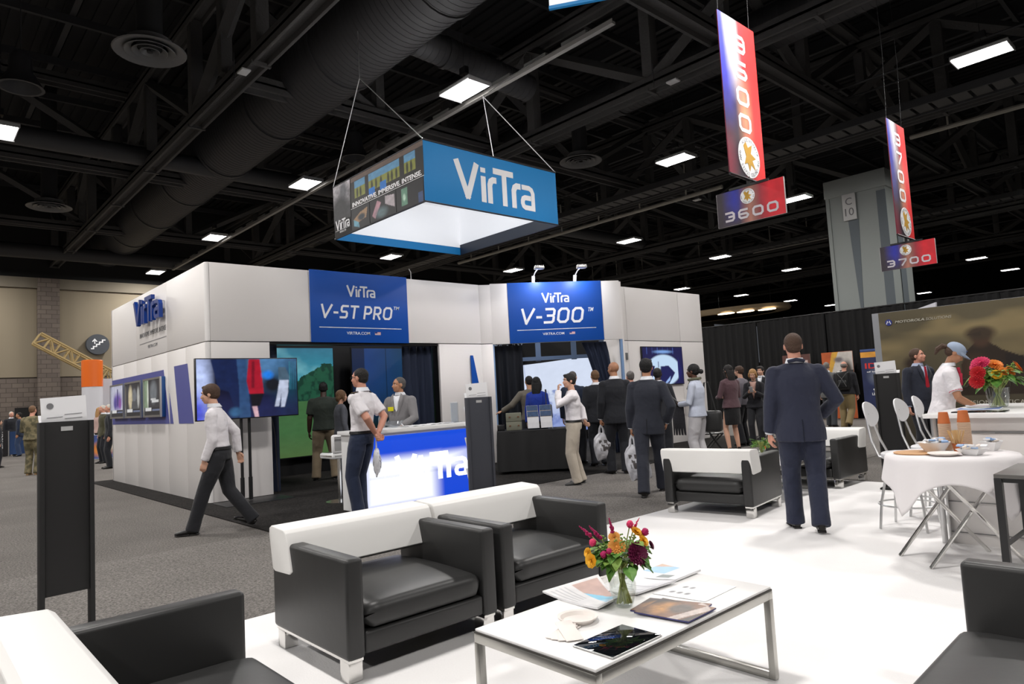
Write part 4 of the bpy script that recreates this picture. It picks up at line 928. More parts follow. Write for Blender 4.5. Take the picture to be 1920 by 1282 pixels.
TBX, TBY = -1.965, 2.42
tb = make_table('low white coffee table with steel frame in the foreground, under the bouquet', 0.665, 1.25); tb.location = (TBX, TBY, 0)
dup(tb, (-4.05, 7.85, 0), 0.0, 'low coffee table between the two far armchairs, mostly behind the navy suit')

# ------------------------------------------------------------------ flowers in glass vases
LEAF = mat('leaf_green', srgb(70, 120, 50), 0.5, var=(30, srgb(110, 154, 66), 0.3)); LEAF2 = mat('leaf_pale', srgb(120, 150, 66), 0.55)
STEMG = mat('stem_green', srgb(150, 158, 92), 0.5)
def petal_flower(c, n, R, layers, dirv, pw):      # layered petals
    m = MB(); q = Vector(dirv).normalized().to_track_quat('Z', 'Y').to_matrix().to_4x4(); M0 = Matrix.Translation(c) @ q
    for L in range(layers):
        k = 1 - L / layers * 0.72; tilt = 0.15 + L * (1.15 / layers)
        for i in range(max(6, int(n * k))):
            a = 2 * PI * i / max(6, int(n * k)) + L * 0.37
            r = R * k; pts = [(0.0, 0, 0.0), (-pw * r * 0.5, r * 0.45, 0.1 * r), (-pw * r * 0.55, r * 0.8, 0.12 * r), (0, r, 0.05 * r), (pw * r * 0.55, r * 0.8, 0.12 * r), (pw * r * 0.5, r * 0.45, 0.1 * r)]
            M = M0 @ Matrix.Rotation(a, 4, 'Z') @ Matrix.Rotation(tilt, 4, 'X')
            m.poly(pts, M)
    m.ball(M0 @ Vector((0, 0, 0.12 * R)), 0.2 * R, 8)
    return m
def leaf(m, c, d, L, w, bend=0.3):
    d = Vector(d).normalized(); s = d.cross(Vector((0, 0, 1)));
    if s.length < 1e-3: s = Vector((1, 0, 0))
    s.normalize(); u = s.cross(d); c = Vector(c); row = []
    for k, ww in ((0, 0.06), (0.25, 0.8), (0.5, 1.0), (0.75, 0.7), (1.0, 0.04)):
        p = c + d * (L * k) - Vector((0, 0, 1)) * (bend * L * k * k); row.append((p - s * w * ww / 2 + u * 0.006, p, p + s * w * ww / 2 + u * 0.006))
    for a, b in zip(row, row[1:]):
        for i in (0, 1): m.poly([a[i], a[i + 1], b[i + 1], b[i]])
def bouquet(base, lab, vlab, vase_prof, flowers, spread, zc, seed, nleaf=60, sc=1.0, water=0.08):
    base = Vector(base); rs = random.Random(seed)
    v = thing('glass_vase', vlab, 'vase', base)
    outer = vase_prof; inner = [(max(0.004, r - 0.003), z + (0.006 if i == 0 else 0)) for i, (r, z) in enumerate(vase_prof)]
    m = MB(); m.lathe(outer + list(reversed(inner)), 28); m.build('vase_glass', GLASS, v)
    t = thing('bouquet', lab, 'bouquet', base)
    neck = min(p[0] for p in vase_prof[2:]) * 0.7
    for i in range(20):
        a = rs.uniform(0, 2 * PI); b = a + PI + rs.uniform(-0.6, 0.6); rb = vase_prof[1][0] * 0.85 * rs.uniform(0.3, 1)
        p0 = Vector((rb * math.cos(a), rb * math.sin(a), 0.015)); p1 = Vector((neck * rs.uniform(0, .8) * math.cos(b), neck * rs.uniform(0, .8) * math.sin(b), vase_prof[-1][1] - 0.01))
        p2 = p1 + Vector((p1.x * 2.5, p1.y * 2.5, spread * 0.8)); m = MB(); m.tube([p0, (p0 + p1) / 2, p1, p2], 0.0035 * sc, 6); m.build('stem', STEMG, t)
    M = [LEAF, LEAF2]
    for i in range(nleaf):
        a = rs.uniform(0, 2 * PI); e = rs.uniform(-0.75, 0.75); r = spread * rs.uniform(0.25, 0.88)
        c = Vector((r * math.cos(a) * math.cos(e), r * math.sin(a) * math.cos(e), zc + r * 0.8 * math.sin(e)))
        m = MB(); leaf(m, c, (math.cos(a), math.sin(a), rs.uniform(-0.5, 0.7)), spread * rs.uniform(0.36, 0.66), spread * rs.uniform(0.28, 0.50), rs.uniform(0.1, 0.7)); m.build('leaf', M[i % 4 == 0], t)
    for i in range(16):                          # pale green filler blossoms
        a = rs.uniform(0, 2 * PI); e = rs.uniform(-0.6, 0.9); r = spread * rs.uniform(0.75, 1.02); c = Vector((r * math.cos(a) * math.cos(e), r * math.sin(a) * math.cos(e), zc + 0.01 + r * 0.75 * math.sin(e))); m = MB()
        for q in range(9): m.ball(c + Vector((rs.uniform(-1, 1), rs.uniform(-1, 1), rs.uniform(-1, 1))) * spread * 0.09, spread * 0.035, 6)
        m.build('filler_blossom', LEAF2, t)
    for (f, col, dx, dy, dz, R) in flowers:
        dz -= 0.02 * sc; R *= 1.12       # dx: right in view, dy: toward viewer, dz: up from the vase foot
        vr = Vector((RIGHT.x, RIGHT.y, 0)).normalized(); vt = Vector((-FWD.x, -FWD.y, 0)).normalized()
        c = vr * dx + vt * dy + Vector((0, 0, dz)); d = (c - Vector((0, 0, zc - spread * 0.3))).normalized() + vt * 0.5
        mt = mat('petal_%s' % col, {'yellow': srgb(246, 184, 44), 'orange': srgb(238, 140, 56), 'peach': srgb(226, 158, 74), 'magenta': srgb(170, 20, 90), 'plum': srgb(104, 16, 62), 'pink': srgb(214, 50, 100), 'red': srgb(190, 28, 36)}[col], 0.6)
        if f == 'zinnia': o = petal_flower(c, 18, R, 6, d, 0.36)
        elif f == 'rose': o = petal_flower(c, 9, R, 5, d, 0.9)
        elif f == 'globe':
            o = MB(); o.ball(c, (R, R, R * 1.15), 10)
            for q in range(26): o.ball(c + Vector((rs.gauss(0, 1), rs.gauss(0, 1), rs.gauss(0, 1))).normalized() * R * 0.92, R * 0.22, 6)
        elif f == 'plume':
            o = MB(); 
            for q in range(22):
                k = q / 22; o.ball(c + d.normalized() * (k * R * 4.4) + Vector((rs.uniform(-1, 1), rs.uniform(-1, 1), rs.uniform(-1, 1))) * R * 0.3 * (1 - k), R * (0.42 - 0.32 * k), 6)
        o.build('flower_head', mt, t, 50)
        m = MB(); m.tube([Vector((0, 0, vase_prof[-1][1] - 0.01)), c * 0.5 + Vector((0, 0, vase_prof[-1][1] * 0.5)), c - d.normalized() * R * 0.3], 0.0028 * sc, 5); m.build('stem', STEMG, t)
    return t
VP = [(0.034, 0.0), (0.043, 0.012), (0.058, 0.065), (0.060, 0.10), (0.047, 0.138), (0.041, 0.152), (0.046, 0.17)]
Z = 0.43
bouquet((-1.99, 2.40, Z + 0.001), 'mixed bouquet of yellow, orange and purple flowers on the foreground coffee table', 'small glass vase with water on the foreground coffee table', VP,
    [('zinnia', 'plum', 0.058, 0.08, 0.26, 0.048), ('zinnia', 'peach', -0.025, 0.07, 0.29, 0.038), ('zinnia', 'peach', -0.028, 0.03, 0.325, 0.026), ('rose', 'yellow', -0.135, 0.05, 0.235, 0.030),
     ('rose', 'yellow', -0.145, 0.02, 0.262, 0.022), ('rose', 'yellow', 0.075, 0.0, 0.335, 0.028), ('rose', 'yellow', 0.10, 0.02, 0.30, 0.026), ('globe', 'pink', 0.050, 0.0, 0.372, 0.014), ('globe', 'magenta', 0.115, 0.0, 0.335, 0.014),
     ('globe', 'magenta', -0.085, 0.08, 0.265, 0.013), ('globe', 'magenta', -0.06, 0.08, 0.275, 0.013), ('globe', 'pink', -0.125, 0.04, 0.31, 0.014), ('plume', 'magenta', -0.09, 0.02, 0.325, 0.020), ('plume', 'magenta', -0.125, 0.0, 0.33, 0.018), ('plume', 'magenta', -0.03, 0.01, 0.335, 0.02), ('plume', 'pink', 0.07, -0.02, 0.35, 0.012), ('zinnia', 'plum', 0.135, 0.0, 0.275, 0.02)],
    0.125, 0.225, 3, nleaf=98, water=0.075)
VP2 = [(0.06, 0.0), (0.068, 0.01), (0.085, 0.09), (0.092, 0.17)]
bouquet((-1.57, 7.10, 1.041), 'bouquet of red, pink and orange flowers on the white bar counter', 'flared glass vase on the white bar counter', VP2,
    [('zinnia', 'red', -0.20, 0.05, 0.26, 0.06), ('zinnia', 'red', -0.185, 0.05, 0.33, 0.06), ('zinnia', 'pink', -0.12, 0.0, 0.41, 0.07), ('zinnia', 'pink', -0.16, 0.0, 0.38, 0.05), ('zinnia', 'orange', -0.03, 0.04, 0.39, 0.06), ('zinnia', 'orange', 0.02, 0.04, 0.34, 0.05), ('zinnia', 'orange', 0.17, 0.02, 0.36, 0.06),
     ('zinnia', 'orange', 0.05, 0.10, 0.33, 0.045), ('rose', 'yellow', -0.08, 0.12, 0.31, 0.04), ('zinnia', 'orange', -0.02, 0.12, 0.33, 0.04)], 0.17, 0.27, 8, nleaf=98, sc=1.3, water=0.12)
bouquet((-3.98, 7.45, Z + 0.001), 'small green bouquet on the far coffee table, left of the navy suit', 'small glass vase on the far coffee table', VP, [('rose', 'orange', 0.02, 0.03, 0.2, 0.02)], 0.11, 0.22, 12, nleaf=40)

# ------------------------------------------------------------------ things on the coffee table
def sheet(name, lab, corners, th, mt, cat, curl=0.0, group=None, pic=None, z=Z):
    # corners (x, y) in order; a thin bent stack of paper, seen from above
    c = [Vector((p[0], p[1], z)) for p in corners]; n = 10; m = MB(); rings = []
    def pt(u, v, dz):
        p = (c[0] * (1 - u) + c[1] * u) * (1 - v) + (c[3] * (1 - u) + c[2] * u) * v
        return Vector((p.x, p.y, p.z + dz + curl * (4 * (u - 0.5) ** 2) * (0.6 + 0.4 * v)))
    for j in range(n + 1):
        v = j / n; rings.append([pt(i / n, v, th) for i in range(n + 1)] + [pt(i / n, v, 0.0008) for i in range(n, -1, -1)])
    m.loft(rings); o = m.build(name, mt)
    tag(o, lab, cat, group)
    if pic:
        w, h = pic.w, pic.h; V = []
        for j in range(h):
            for i in range(w): V.append(pt(i / (w - 1), 1 - j / (h - 1), th + 0.0008))
        ii = np.arange(h * w).reshape(h, w); F = np.stack([ii[1:, :-1], ii[1:, 1:], ii[:-1, 1:], ii[:-1, :-1]], -1).reshape(-1, 4)
        me = bpy.data.meshes.new('print'); me.from_pydata([tuple(p) for p in V], [], F.tolist())
        at = me.color_attributes.new('picture', 'FLOAT_COLOR', 'POINT')
        at.data.foreach_set('color', np.concatenate([pic.a.reshape(-1, 3), np.ones((h * w, 1))], 1).astype(np.float32).ravel())
        me.materials.append(mat('printed_page', rough=0.35, attr=-1)); q = bpy.data.objects.new('page_print', me); COL.objects.link(q); q.parent = o
    return o
P = Pic(60, 50, (226, 224, 224)).rect(0.08, 0.95, 0.45, 0.95, (178, 214, 232)).poly([(0.08, 0.45), (0.6, 0.45), (0.9, 0.95), (0.08, 0.95)], (200, 170, 160)).poly([(0.4, 0.45), (0.8, 0.45), (0.95, 0.8), (0.7, 0.7)], (140, 200, 226)); P.noise(9, 7, 0.12, 2)
for q in range(4): P.rect(0.08, 0.6, 0.08 + q * 0.08, 0.1 + q * 0.08, (180, 180, 182))
sheet('newspaper', 'folded newspaper hanging past the table edge, left of the bouquet', [(-2.40, 2.30), (-2.03, 2.27), (-2.04, 2.43), (-2.36, 2.66)], 0.008, PAPER, 'newspaper', 0.016, 'newspapers on the coffee table', P)
P = Pic(60, 40, (222, 222, 226)).rect(0.1, 0.55, 0.4, 0.92, (150, 190, 220)).poly([(0.1, 0.7), (0.4, 0.9), (0.1, 0.92)], (190, 160, 140)).rect(0.55, 0.8, 0.12, 0.35, (120, 130, 130)); P.noise(9, 7, 0.1, 5)
sheet('newspaper', 'newspaper at the far end of the coffee table, right behind the bouquet', [(-2.27, 2.74), (-2.02, 2.84), (-2.02, 3.06), (-2.27, 3.08)], 0.010, PAPER, 'newspaper', 0.006, 'newspapers on the coffee table', P)
P = Pic(60, 40, (224, 224, 228)).rect(0.1, 0.9, 0.5, 0.55, (170, 170, 178))
for q in range(6): P.rect(0.1, 0.85, 0.12 + q * 0.06, 0.14 + q * 0.06, (188, 188, 194))
sheet('magazine', 'open magazine with curled spine, just right of the vase', [(-2.16, 2.50), (-2.03, 2.55), (-2.00, 2.82), (-2.22, 2.76)], 0.008, PAPER, 'magazine', 0.012, None, P)
P = Pic(60, 46, (236, 236, 238))
for (x, y) in ((0.2, 0.25), (0.35, 0.25), (0.5, 0.25), (0.2, 0.6), (0.35, 0.6)): P.ell(x, y, 0.05, 0.06, (120, 120, 124), 0.3)
for q in range(5): P.rect(0.6, 0.95, 0.2 + q * 0.14, 0.22 + q * 0.14, (205, 205, 210))
sheet('paper_sheet', 'white printed sheet with small pictures at the right of the coffee table', [(-2.0, 2.62), (-1.745, 2.66), (-1.755, 2.94), (-1.97, 2.90)], 0.0015, PAPER, 'paper', 0.0, None, P)
for k, (cn, lab) in enumerate(([[(-1.925, 2.36), (-1.66, 2.44), (-1.70, 2.64), (-1.96, 2.55)], 'brown brochure at the bottom of the pile beside the tablet'], [[(-1.885, 2.335), (-1.64, 2.37), (-1.645, 2.585), (-1.90, 2.565)], 'brown brochure with a helmet picture lying on top of its twin'])):
    P = Pic(60, 46, (120, 84, 62)).poly([(0, 0.5), (0.4, 1), (0, 1)], (70, 50, 40)).ell(0.3, 0.5, 0.2, 0.3, (196, 138, 70), 0.5).ell(0.55, 0.6, 0.2, 0.3, (92, 80, 74), 0.3).poly([(0.62, 0), (0.8, 0), (1, 0.8), (0.85, 1)], (190, 176, 170)).poly([(0.85, 0), (1, 0), (1, 0.7)], (60, 52, 52)); P.noise(14, 10, 0.35, k)
    sheet('brochure', lab, cn, 0.006, mat('brochure_edge', srgb(70, 70, 120), 0.5), 'brochure', 0.0, 'brown brochures on the coffee table', P, Z + k * 0.0065)
t = thing('tablet', 'black tablet with a silver rim lying on the near corner of the table', 'tablet', (-1.742, 2.05, Z + 0.001), 0.0)
m = MB(); m.box(-0.098, 0.098, -0.148, 0.148, 0, 0.0065, bev=0.0035, seg=3); m.build('tablet_case', ALU, t)
m = MB(); m.box(-0.094, 0.094, -0.144, 0.144, 0.0060, 0.0072, bev=0.0004); m.build('tablet_screen', mat('tablet_glass', (0.004, 0.005, 0.006), 0.03), t)
m = MB(); m.lathe([(0.0001, 0.004), (0.062, 0.004), (0.072, 0.018), (0.085, 0.022), (0.083, 0.016), (0.074, 0.012), (0.066, 0.0), (0.0001, 0.0)], 32); o = m.build('paper_plate', mat('cream_white', (0.82, 0.76, 0.72), 0.6)); o.location = (-2.02, 2.13, Z + 0.001)
tag(o, 'round white plate on the coffee table in front of the vase', 'plate')
m = MB()
for k, (a, dx) in enumerate(((0.25, -0.01), (0.5, 0), (0.75, 0.012), (1.05, 0.02))):
    M = shift(dx, 0, 0.002 + 0.004 * k) @ Matrix.Rotation(a, 4, 'Z') @ Matrix.Rotation(0.04 * k, 4, 'X'); m.box(-0.035, 0.035, -0.085, 0.085, 0.0, 0.003, bev=0.001, M=M)
o = m.build('paper_napkins', mat('cream_white', (0.82, 0.76, 0.72), 0.6)); o.location = (-1.96, 1.99, Z + 0.001); tag(o, 'fanned white paper napkins on the near left of the table', 'napkins')

# ------------------------------------------------------------------ literature racks (local: front faces -y)
RACK = mat('rack_black', (0.0055, 0.005, 0.0052), 0.7); RACKG = mat('rack_charcoal', srgb(52, 54, 62), 0.6)
def make_rack(lab, loc, rz, material, seed, w=0.25):
    t = thing('literature_rack', lab, 'literature rack', loc, rz, 'tall leaflet racks'); rs = random.Random(seed)
    for s in (-1, 1):
        m = MB(); m.box(s * w / 2 - 0.012, s * w / 2 + 0.012, -0.035, 0.03, 0.03, 1.385, bev=0.002); m.build('side_rail', material, t)
    m = MB(); m.box(-w / 2 + 0.012, w / 2 - 0.012, 0.0, 0.018, 0.40, 1.385, bev=0.002); m.build('back_panel', material, t)
    m = MB(); m.box(-w / 2 - 0.03, w / 2 + 0.03, -0.17, 0.12, 0.0145, 0.035, bev=0.004); m.build('base_plate', material, t)
    for k in range(6):
        z = 0.42 + k * 0.155
        m = MB(); m.prism([(0.0, z), (-0.03, z), (-0.085, z + 0.10), (-0.088, z + 0.10), (-0.034, z - 0.003), (0.0, z - 0.003)], w - 0.026, Matrix(((0, 0, 1, -w / 2 + 0.013), (1, 0, 0, 0), (0, 1, 0, 0), (0, 0, 0, 1))))
        m.build('pocket', material, t)
        p = Vector((0, -0.03, z + 0.005)); tilt = 0.34 + rs.uniform(0, 0.22); hh = 0.28 if k < 5 else 0.26
        M = Matrix.Translation(p) @ Matrix.Rotation(tilt, 4, 'X')
        m = MB(); m.box(-0.105, 0.105, -0.006, 0.0, 0.0, hh, M=M @ Matrix.Rotation(rs.uniform(-0.03, 0.03), 4, 'Y')); m.build('leaflet_stack', PAPER, t)
    m = MB(); M = Matrix.Translation((-0.005, 0.022, 1.2)) @ Matrix.Rotation(0.05, 4, 'Y') @ Matrix.Rotation(0.02, 4, 'X')
    m.box(-0.115, 0.115, -0.028, -0.022, 0.0, 0.33, M=M); lf = m.build('top_leaflet', PAPER, t)
    m = MB(); m.mi = 0; m.tube([M @ Vector((0.07, -0.0205, 0.28)), M @ Vector((0.07, -0.0200, 0.28))], 0.018, 14)
    for q in range(3): m.box(-0.09 + 0.1 * (q % 2), 0.0 + 0.09 * (q % 2), -0.0215, -0.0205, 0.20 + 0.012 * q, 0.203 + 0.012 * q, M=M)
    m.build('leaflet_print', GREYINK, t)
    m = MB(); m.box(-0.03, 0.03, 0.0185, 0.0195, 1.33, 1.355); m.build('name_label', mat('label_grey', (0.4, 0.4, 0.4), 0.5), t)
    return t
make_rack('black leaflet rack at the left, white leaflet sticking out above it', (-4.75, 0.76, -0.012), -PI / 2 + 0.08, RACK, 1)
make_rack('dark grey leaflet rack in front of the reception counter', (-5.42, 4.44, -0.012), math.radians(-110), RACKG, 2)
make_rack('black leaflet rack at the right, between stools and grey printed wall', (-3.05, 8.84, 0.0), math.radians(184), RACK, 3)
# ------------------------------------------------------------------ people
SKIN = {k: mat('skin_' + k, srgb(*c), 0.5, bump=(25, 0.1)) for k, c in {'light': (206, 160, 136), 'pink': (204, 146, 124), 'tan': (178, 128, 98), 'brown': (92, 60, 46), 'dark': (60, 40, 32), 'olive': (188, 140, 110)}.items()}
HAIRM = {k: mat('hair_' + k, srgb(*c), 0.7, bump=(60, 0.5)) for k, c in {'brown': (72, 52, 40), 'dark': (26, 22, 21), 'black': (14, 13, 14), 'grey': (120, 114, 108), 'blond': (170, 130, 84), 'white': (196, 190, 180), 'lightbrown': (108, 80, 56), 'salt': (84, 80, 78)}.items()}
EYEM = mat('eye_white', (0.6, 0.58, 0.55), 0.3); EYED = mat('eye_dark', (0.02, 0.015, 0.01), 0.2); LIPM = mat('lip', srgb(150, 84, 78), 0.5); SHOEM = mat('black_shoe', (0.010, 0.009, 0.009), 0.3)
PENDING = []
def ik(a, b, l1, l2, pole):
    a, b = Vector(a), Vector(b); d = b - a; L = d.length; mx = (l1 + l2) * 0.999
    if L > mx: b = a + d * (mx / L); d = b - a; L = mx
    d.normalize(); p = Vector(pole); p = p - d * p.dot(d)
    if p.length < 1e-5: p = d.orthogonal()
    p.normalize(); x = (l1 * l1 - l2 * l2 + L * L) / (2 * L); h = math.sqrt(max(0, l1 * l1 - x * x)); return a + d * x + p * h, b
def remesh(o, vox, smooth=2, f=0.5):
    r = o.modifiers.new('r', 'REMESH'); r.mode = 'VOXEL'; r.voxel_size = vox; r.use_smooth_shade = True
    s = o.modifiers.new('s', 'SMOOTH'); s.iterations = smooth; s.factor = f
    PENDING.append(o)
def finish_remesh():
    bpy.context.view_layer.update(); dg = bpy.context.evaluated_depsgraph_get(); dg.update()
    for o in PENDING:
        me = bpy.data.meshes.new_from_object(o.evaluated_get(dg)); old = o.data; mats_ = [s for s in old.materials]
        o.modifiers.clear(); o.data = me
        if len(me.materials) == 0:
            for mm in mats_: me.materials.append(mm)
        for p in me.polygons: p.use_smooth = True
        bpy.data.meshes.remove(old)
    PENDING.clear()

def hand(m, W, fdir, palm, side, s, curl=0.5, big=1.0):
    """palm plus four bent fingers and a thumb. W wrist, fdir along the hand, palm = direction the palm faces, side: +1 when the thumb is on palm x fdir side"""
    f = Vector(fdir).normalized(); p = Vector(palm); p = (p - f * p.dot(f)).normalized(); t = p.cross(f) * side   # toward the thumb
    k = s * big; W = Vector(W)
    m.tube([W - f * 0.02 * k, W + f * 0.02 * k, W + f * 0.055 * k, W + f * 0.092 * k], [(0.026 * k, 0.019 * k), (0.030 * k, 0.016 * k), (0.041 * k, 0.015 * k), (0.038 * k, 0.012 * k)], 12, side=t)
    for i, (o, L) in enumerate(((0.030, 0.074), (0.010, 0.083), (-0.011, 0.077), (-0.031, 0.060))):
        b = W + f * (0.086 - abs(i - 1) * 0.003) * k + t * o * k; a = 0.25 + curl * (0.8 + 0.12 * i); pts = [b - f * 0.015 * k, b]; d = f.copy(); c = b
        for q, l in enumerate((0.42, 0.33, 0.25)):
            ang = a * (0.6 + 0.5 * q); d = (f * math.cos(ang) + p * math.sin(ang)); c = c + d * L * l * k; pts.append(c)
            a += curl * 0.35
        m.tube(pts, [0.0098 * k, 0.0096 * k, 0.0092 * k, 0.0086 * k, 0.0068 * k], 8)
    b = W + f * 0.022 * k + t * 0.026 * k
    m.tube([W + f * 0.012 * k + t * 0.012 * k, b + t * 0.01 * k, b + t * 0.024 * k + f * 0.028 * k + p * 0.012 * k, b + t * 0.024 * k + f * 0.055 * k + p * (0.018 + 0.02 * curl) * k], [0.014 * k, 0.0135 * k, 0.011 * k, 0.0085 * k], 8)

def person(lab, px, D, H, face, top=None, bottom=None, skin='light', hair='brown', hairstyle='short', lean=0.0, side_lean=0.0, twist=0.0, look=0.0, nod=0.0,
           arms=('hang', 'hang'), feet=None, build=1.0, detail=1, topc=None, botc=None, collar=None, sleeves='long', shoes=SHOEM, belly=0.0, tie=None, badge=None,
           loc=None, seated=False, head_front=True, extra=None, fem=False, crouch=0.0, bald=False):
    s = H / 1.80
    if loc is None:
        r = FWD + RIGHT * ((px - 960) / 1278.17); r = Vector((r.x, r.y, 0)); loc = Vector((0, 0, 0)) + r * D; 
    loc = Vector((loc[0], loc[1], 0.0)); v = Vector((loc.x, loc.y, 0)).normalized(); a = math.radians(face); rt = Vector((v.y, -v.x, 0))
    fw = v * math.cos(a) + rt * math.sin(a); rz = math.atan2(-fw.x, fw.y)      # face 0: away, 90: to the right, 180: toward the camera, 270: to the left
    onblack = (-16.9 < loc.x < -7.5 and 3.1 < loc.y < 15.9); onwhite = loc.x > -4.6 and loc.y < 9.3
    T = thing('person', lab, 'person', (loc.x, loc.y, 0.014 if (onblack or onwhite) else 0.001), rz)
    near = detail >= 2; vox = 0.0085 if near else 0.013; voxc = 0.011 if near else 0.016
    hipz = 0.93 - crouch
    hip = Vector((0, 0, hipz + 0.03)); RL = Matrix.Rotation(-lean, 4, 'X') @ Matrix.Rotation(side_lean, 4, 'Y'); RT = Matrix.Rotation(twist, 4, 'Z')
    def tp(x, y, z):                              # torso point (upright coordinates) -> posed
        k = min(1.0, max(0.0, (z - 0.95) / 0.4)); q = Vector((x, y, z - 0.96)); q = Matrix.Rotation(twist * k, 4, 'Z') @ q; q = RL @ q; return (hip + q) * s
    def P(v_): return Vector(v_) * s
    bw = build; sw = (0.162 if fem else 0.182) * (0.6 + 0.4 * bw)
    SH = [tp(-sw, 0, 1.418), tp(sw, 0, 1.418)]
    neck0 = tp(0, -0.01, 1.46); neck1 = tp(0, 0.012, 1.575); 
    hc = neck1 + (Matrix.Rotation(twist, 4, 'Z') @ Vector((0, 0.022 + 0.05 * math.sin(nod), 0.085))) * s
    HR = Matrix.Rotation(twist + math.radians(-look), 4, 'Z') @ Matrix.Rotation(-nod, 4, 'X')
    def hp(x, y, z): return hc + (HR @ Vector((x, y, z))) * s
    # feet and knees
    if feet is None: feet = ((-0.10, 0.0, 0, 8), (0.10, 0.02, 0, -8))
    legs = []
    for i, f in enumerate(feet):
        sx = -1 if i == 0 else 1
        ank = P((f[0], f[1], 0.085 + (f[2] if len(f) > 2 else 0))); hj = P((sx * 0.092 * (0.7 + 0.3 * bw), 0, hipz)); pole = Vector((sx * 0.15, 1, 0))
        kn, ank = ik(hj, ank, 0.435 * s, 0.425 * s, pole); legs.append((hj, kn, ank, f))
    # arms
    presets = {'hang': ((0.075, 0.05, -0.545), (0.4, -1, 0), (0, 0.12, -1), (-1, 0.3, 0), 0.5), 'hold': ((0.07, 0.06, -0.54), (0.4, -1, 0), (0, 0.1, -1), (-1, 0.2, 0), 1.4),
               'swingf': ((0.03, 0.24, -0.49), (0.3, -1, 0), (0, 0.35, -1), (-1, 0.2, 0), 0.6), 'swingb': ((0.06, -0.17, -0.50), (0.4, -1, 0.2), (0, -0.3, -1), (-1, 0.2, 0), 0.6),
               'behind': ((-0.155, -0.19, -0.42), (0.9, -0.6, 0), (-0.8, -0.15, -0.5), (0.2, -1, 0), 0.8), 'mouth': ((-0.13, 0.22, 0.10), (0.3, 0.6, -1), (-0.3, -0.1, 1), (-0.2, -1, 0), 1.1),
               'phone': ((-0.10, 0.30, -0.16), (0.5, -0.3, -1), (-0.45, 0.6, 0.4), (-0.5, -0.6, 0.8), 1.1), 'front': ((-0.06, 0.27, -0.30), (0.6, -0.6, -0.6), (-0.8, 0.7, 0.05), (-0.4, -0.6, 0.5), 0.9),
               'table': ((-0.02, 0.30, -0.38), (0.6, -0.6, -0.2), (-0.1, 0.7, -0.6), (0, 0.1, -1), 0.3), 'out': ((0.36, 0.20, -0.32), (0.3, -0.8, -0.6), (0.9, 0.3, -0.2), (0, 0.2, -1), 0.4), 'pocket': ((0.03, 0.09, -0.47), (0.8, -0.8, 0), (-0.3, 0.4, -1), (-1, 0, 0), 0.7),
               'aim': ((-0.08, 0.38, 0.0), (0.6, 0, -1), (-0.4, 0.8, 0.1), (-0.4, 0, -0.8), 1.2), 'cross': ((-0.20, 0.20, -0.26), (0.8, -0.1, -0.7), (-1, 0.1, 0.1), (0.1, -1, 0), 0.8)}
    AR = []
    for i, an in enumerate(arms):
        sx = -1 if i == 0 else 1
        w, pole, fd, pl, curl = presets[an] if isinstance(an, str) else an
        R3 = Matrix.Rotation(twist, 4, 'Z') @ Matrix.Rotation(-lean * 0.6, 4, 'X')
        tgt = SH[i] + (R3 @ Vector((w[0] * sx, w[1], w[2]))) * s
        el, wr = ik(SH[i], tgt, 0.295 * s, 0.262 * s, R3 @ Vector((pole[0] * sx, pole[1], pole[2])))
        AR.append((SH[i], el, wr, R3 @ Vector((fd[0] * sx, fd[1], fd[2])), R3 @ Vector((pl[0] * sx, pl[1], pl[2])), curl))
    X = (1, 0, 0)
    def torso(m, grow, z0, z1=1.50, seg=20, flare=0.0):
        prof = [(0.80, 0.178, 0.118), (0.90, 0.182, 0.122), (0.97, 0.172, 0.114), (1.02, 0.164, 0.108), (1.08, 0.155 if not fem else 0.135, 0.102), (1.20, 0.165 if not fem else 0.145, 0.108), (1.30, 0.182 if not fem else 0.158, 0.118), (1.38, 0.178 if not fem else 0.154, 0.110), (1.43, 0.150 if not fem else 0.13, 0.092), (1.47, 0.108, 0.075), (1.505, 0.078, 0.062), (1.535, 0.060, 0.056)]
        pts, rr = [], []
        for z, rx, ry in prof:
            if z < z0 - 1e-6: continue
            if z > z1: break
            k = max(0, (1.0 - z)) / 0.2; yb = 0.0 + belly * math.exp(-((z - 1.08) / 0.14) ** 2)
            pts.append(tp(0, yb * 0.6, z)); g_ = grow + flare * k; rr.append(((rx * (0.45 + 0.55 * bw) + g_) * s, (ry * (0.5 + 0.5 * bw) + g_ + yb * 0.7) * s))
        m.tube(pts, rr, seg, side=(Matrix.Rotation(twist * 0.5, 4, 'Z') @ Vector(X)))
    def arm(m, A, upto, g, r=(0.058, 0.047, 0.042, 0.030)):
        S, E, W = A[0], A[1], A[2]; r = [(x * (0.55 + 0.45 * bw) * (0.88 if fem else 1) + g) * s for x in r]
        if upto == 'half':
            Q = S.lerp(E, 0.78); m.tube([S + Vector((0, 0, 0.012)) * s, S.lerp(E, 0.35), Q], [r[0] * 1.02, r[0] * 1.05, r[1] * 1.22], 12)
        elif upto == 'none': pass
        else:
            m.tube([S + Vector((0, 0, 0.008)) * s, S.lerp(E, 0.5), E, E.lerp(W, 0.45), W - (W - E).normalized() * 0.012 * s], [r[0], (r[0] + r[1]) / 2, r[1] * 1.02, r[2], r[3] * 1.08], 12)
        m.ball(S + Vector((0, 0, -0.008)) * s, r[0] * 1.08, 10)
        return r
    # ---- body: one continuous skin surface from head to feet
    m = MB(); torso(m, -0.022, 0.90); 
    m.tube([neck0, (neck0 + neck1) / 2, neck1 + (hc - neck1) * 0.3], [(0.062 * s) * (0.85 if fem else 1), 0.056 * s * (0.85 if fem else 1), 0.056 * s * (0.85 if fem else 1)], 14)
    m.ball(hp(0, -0.012, 0.028), (0.075 * s, 0.095 * s, 0.088 * s), 20, rot=HR.to_3x3())
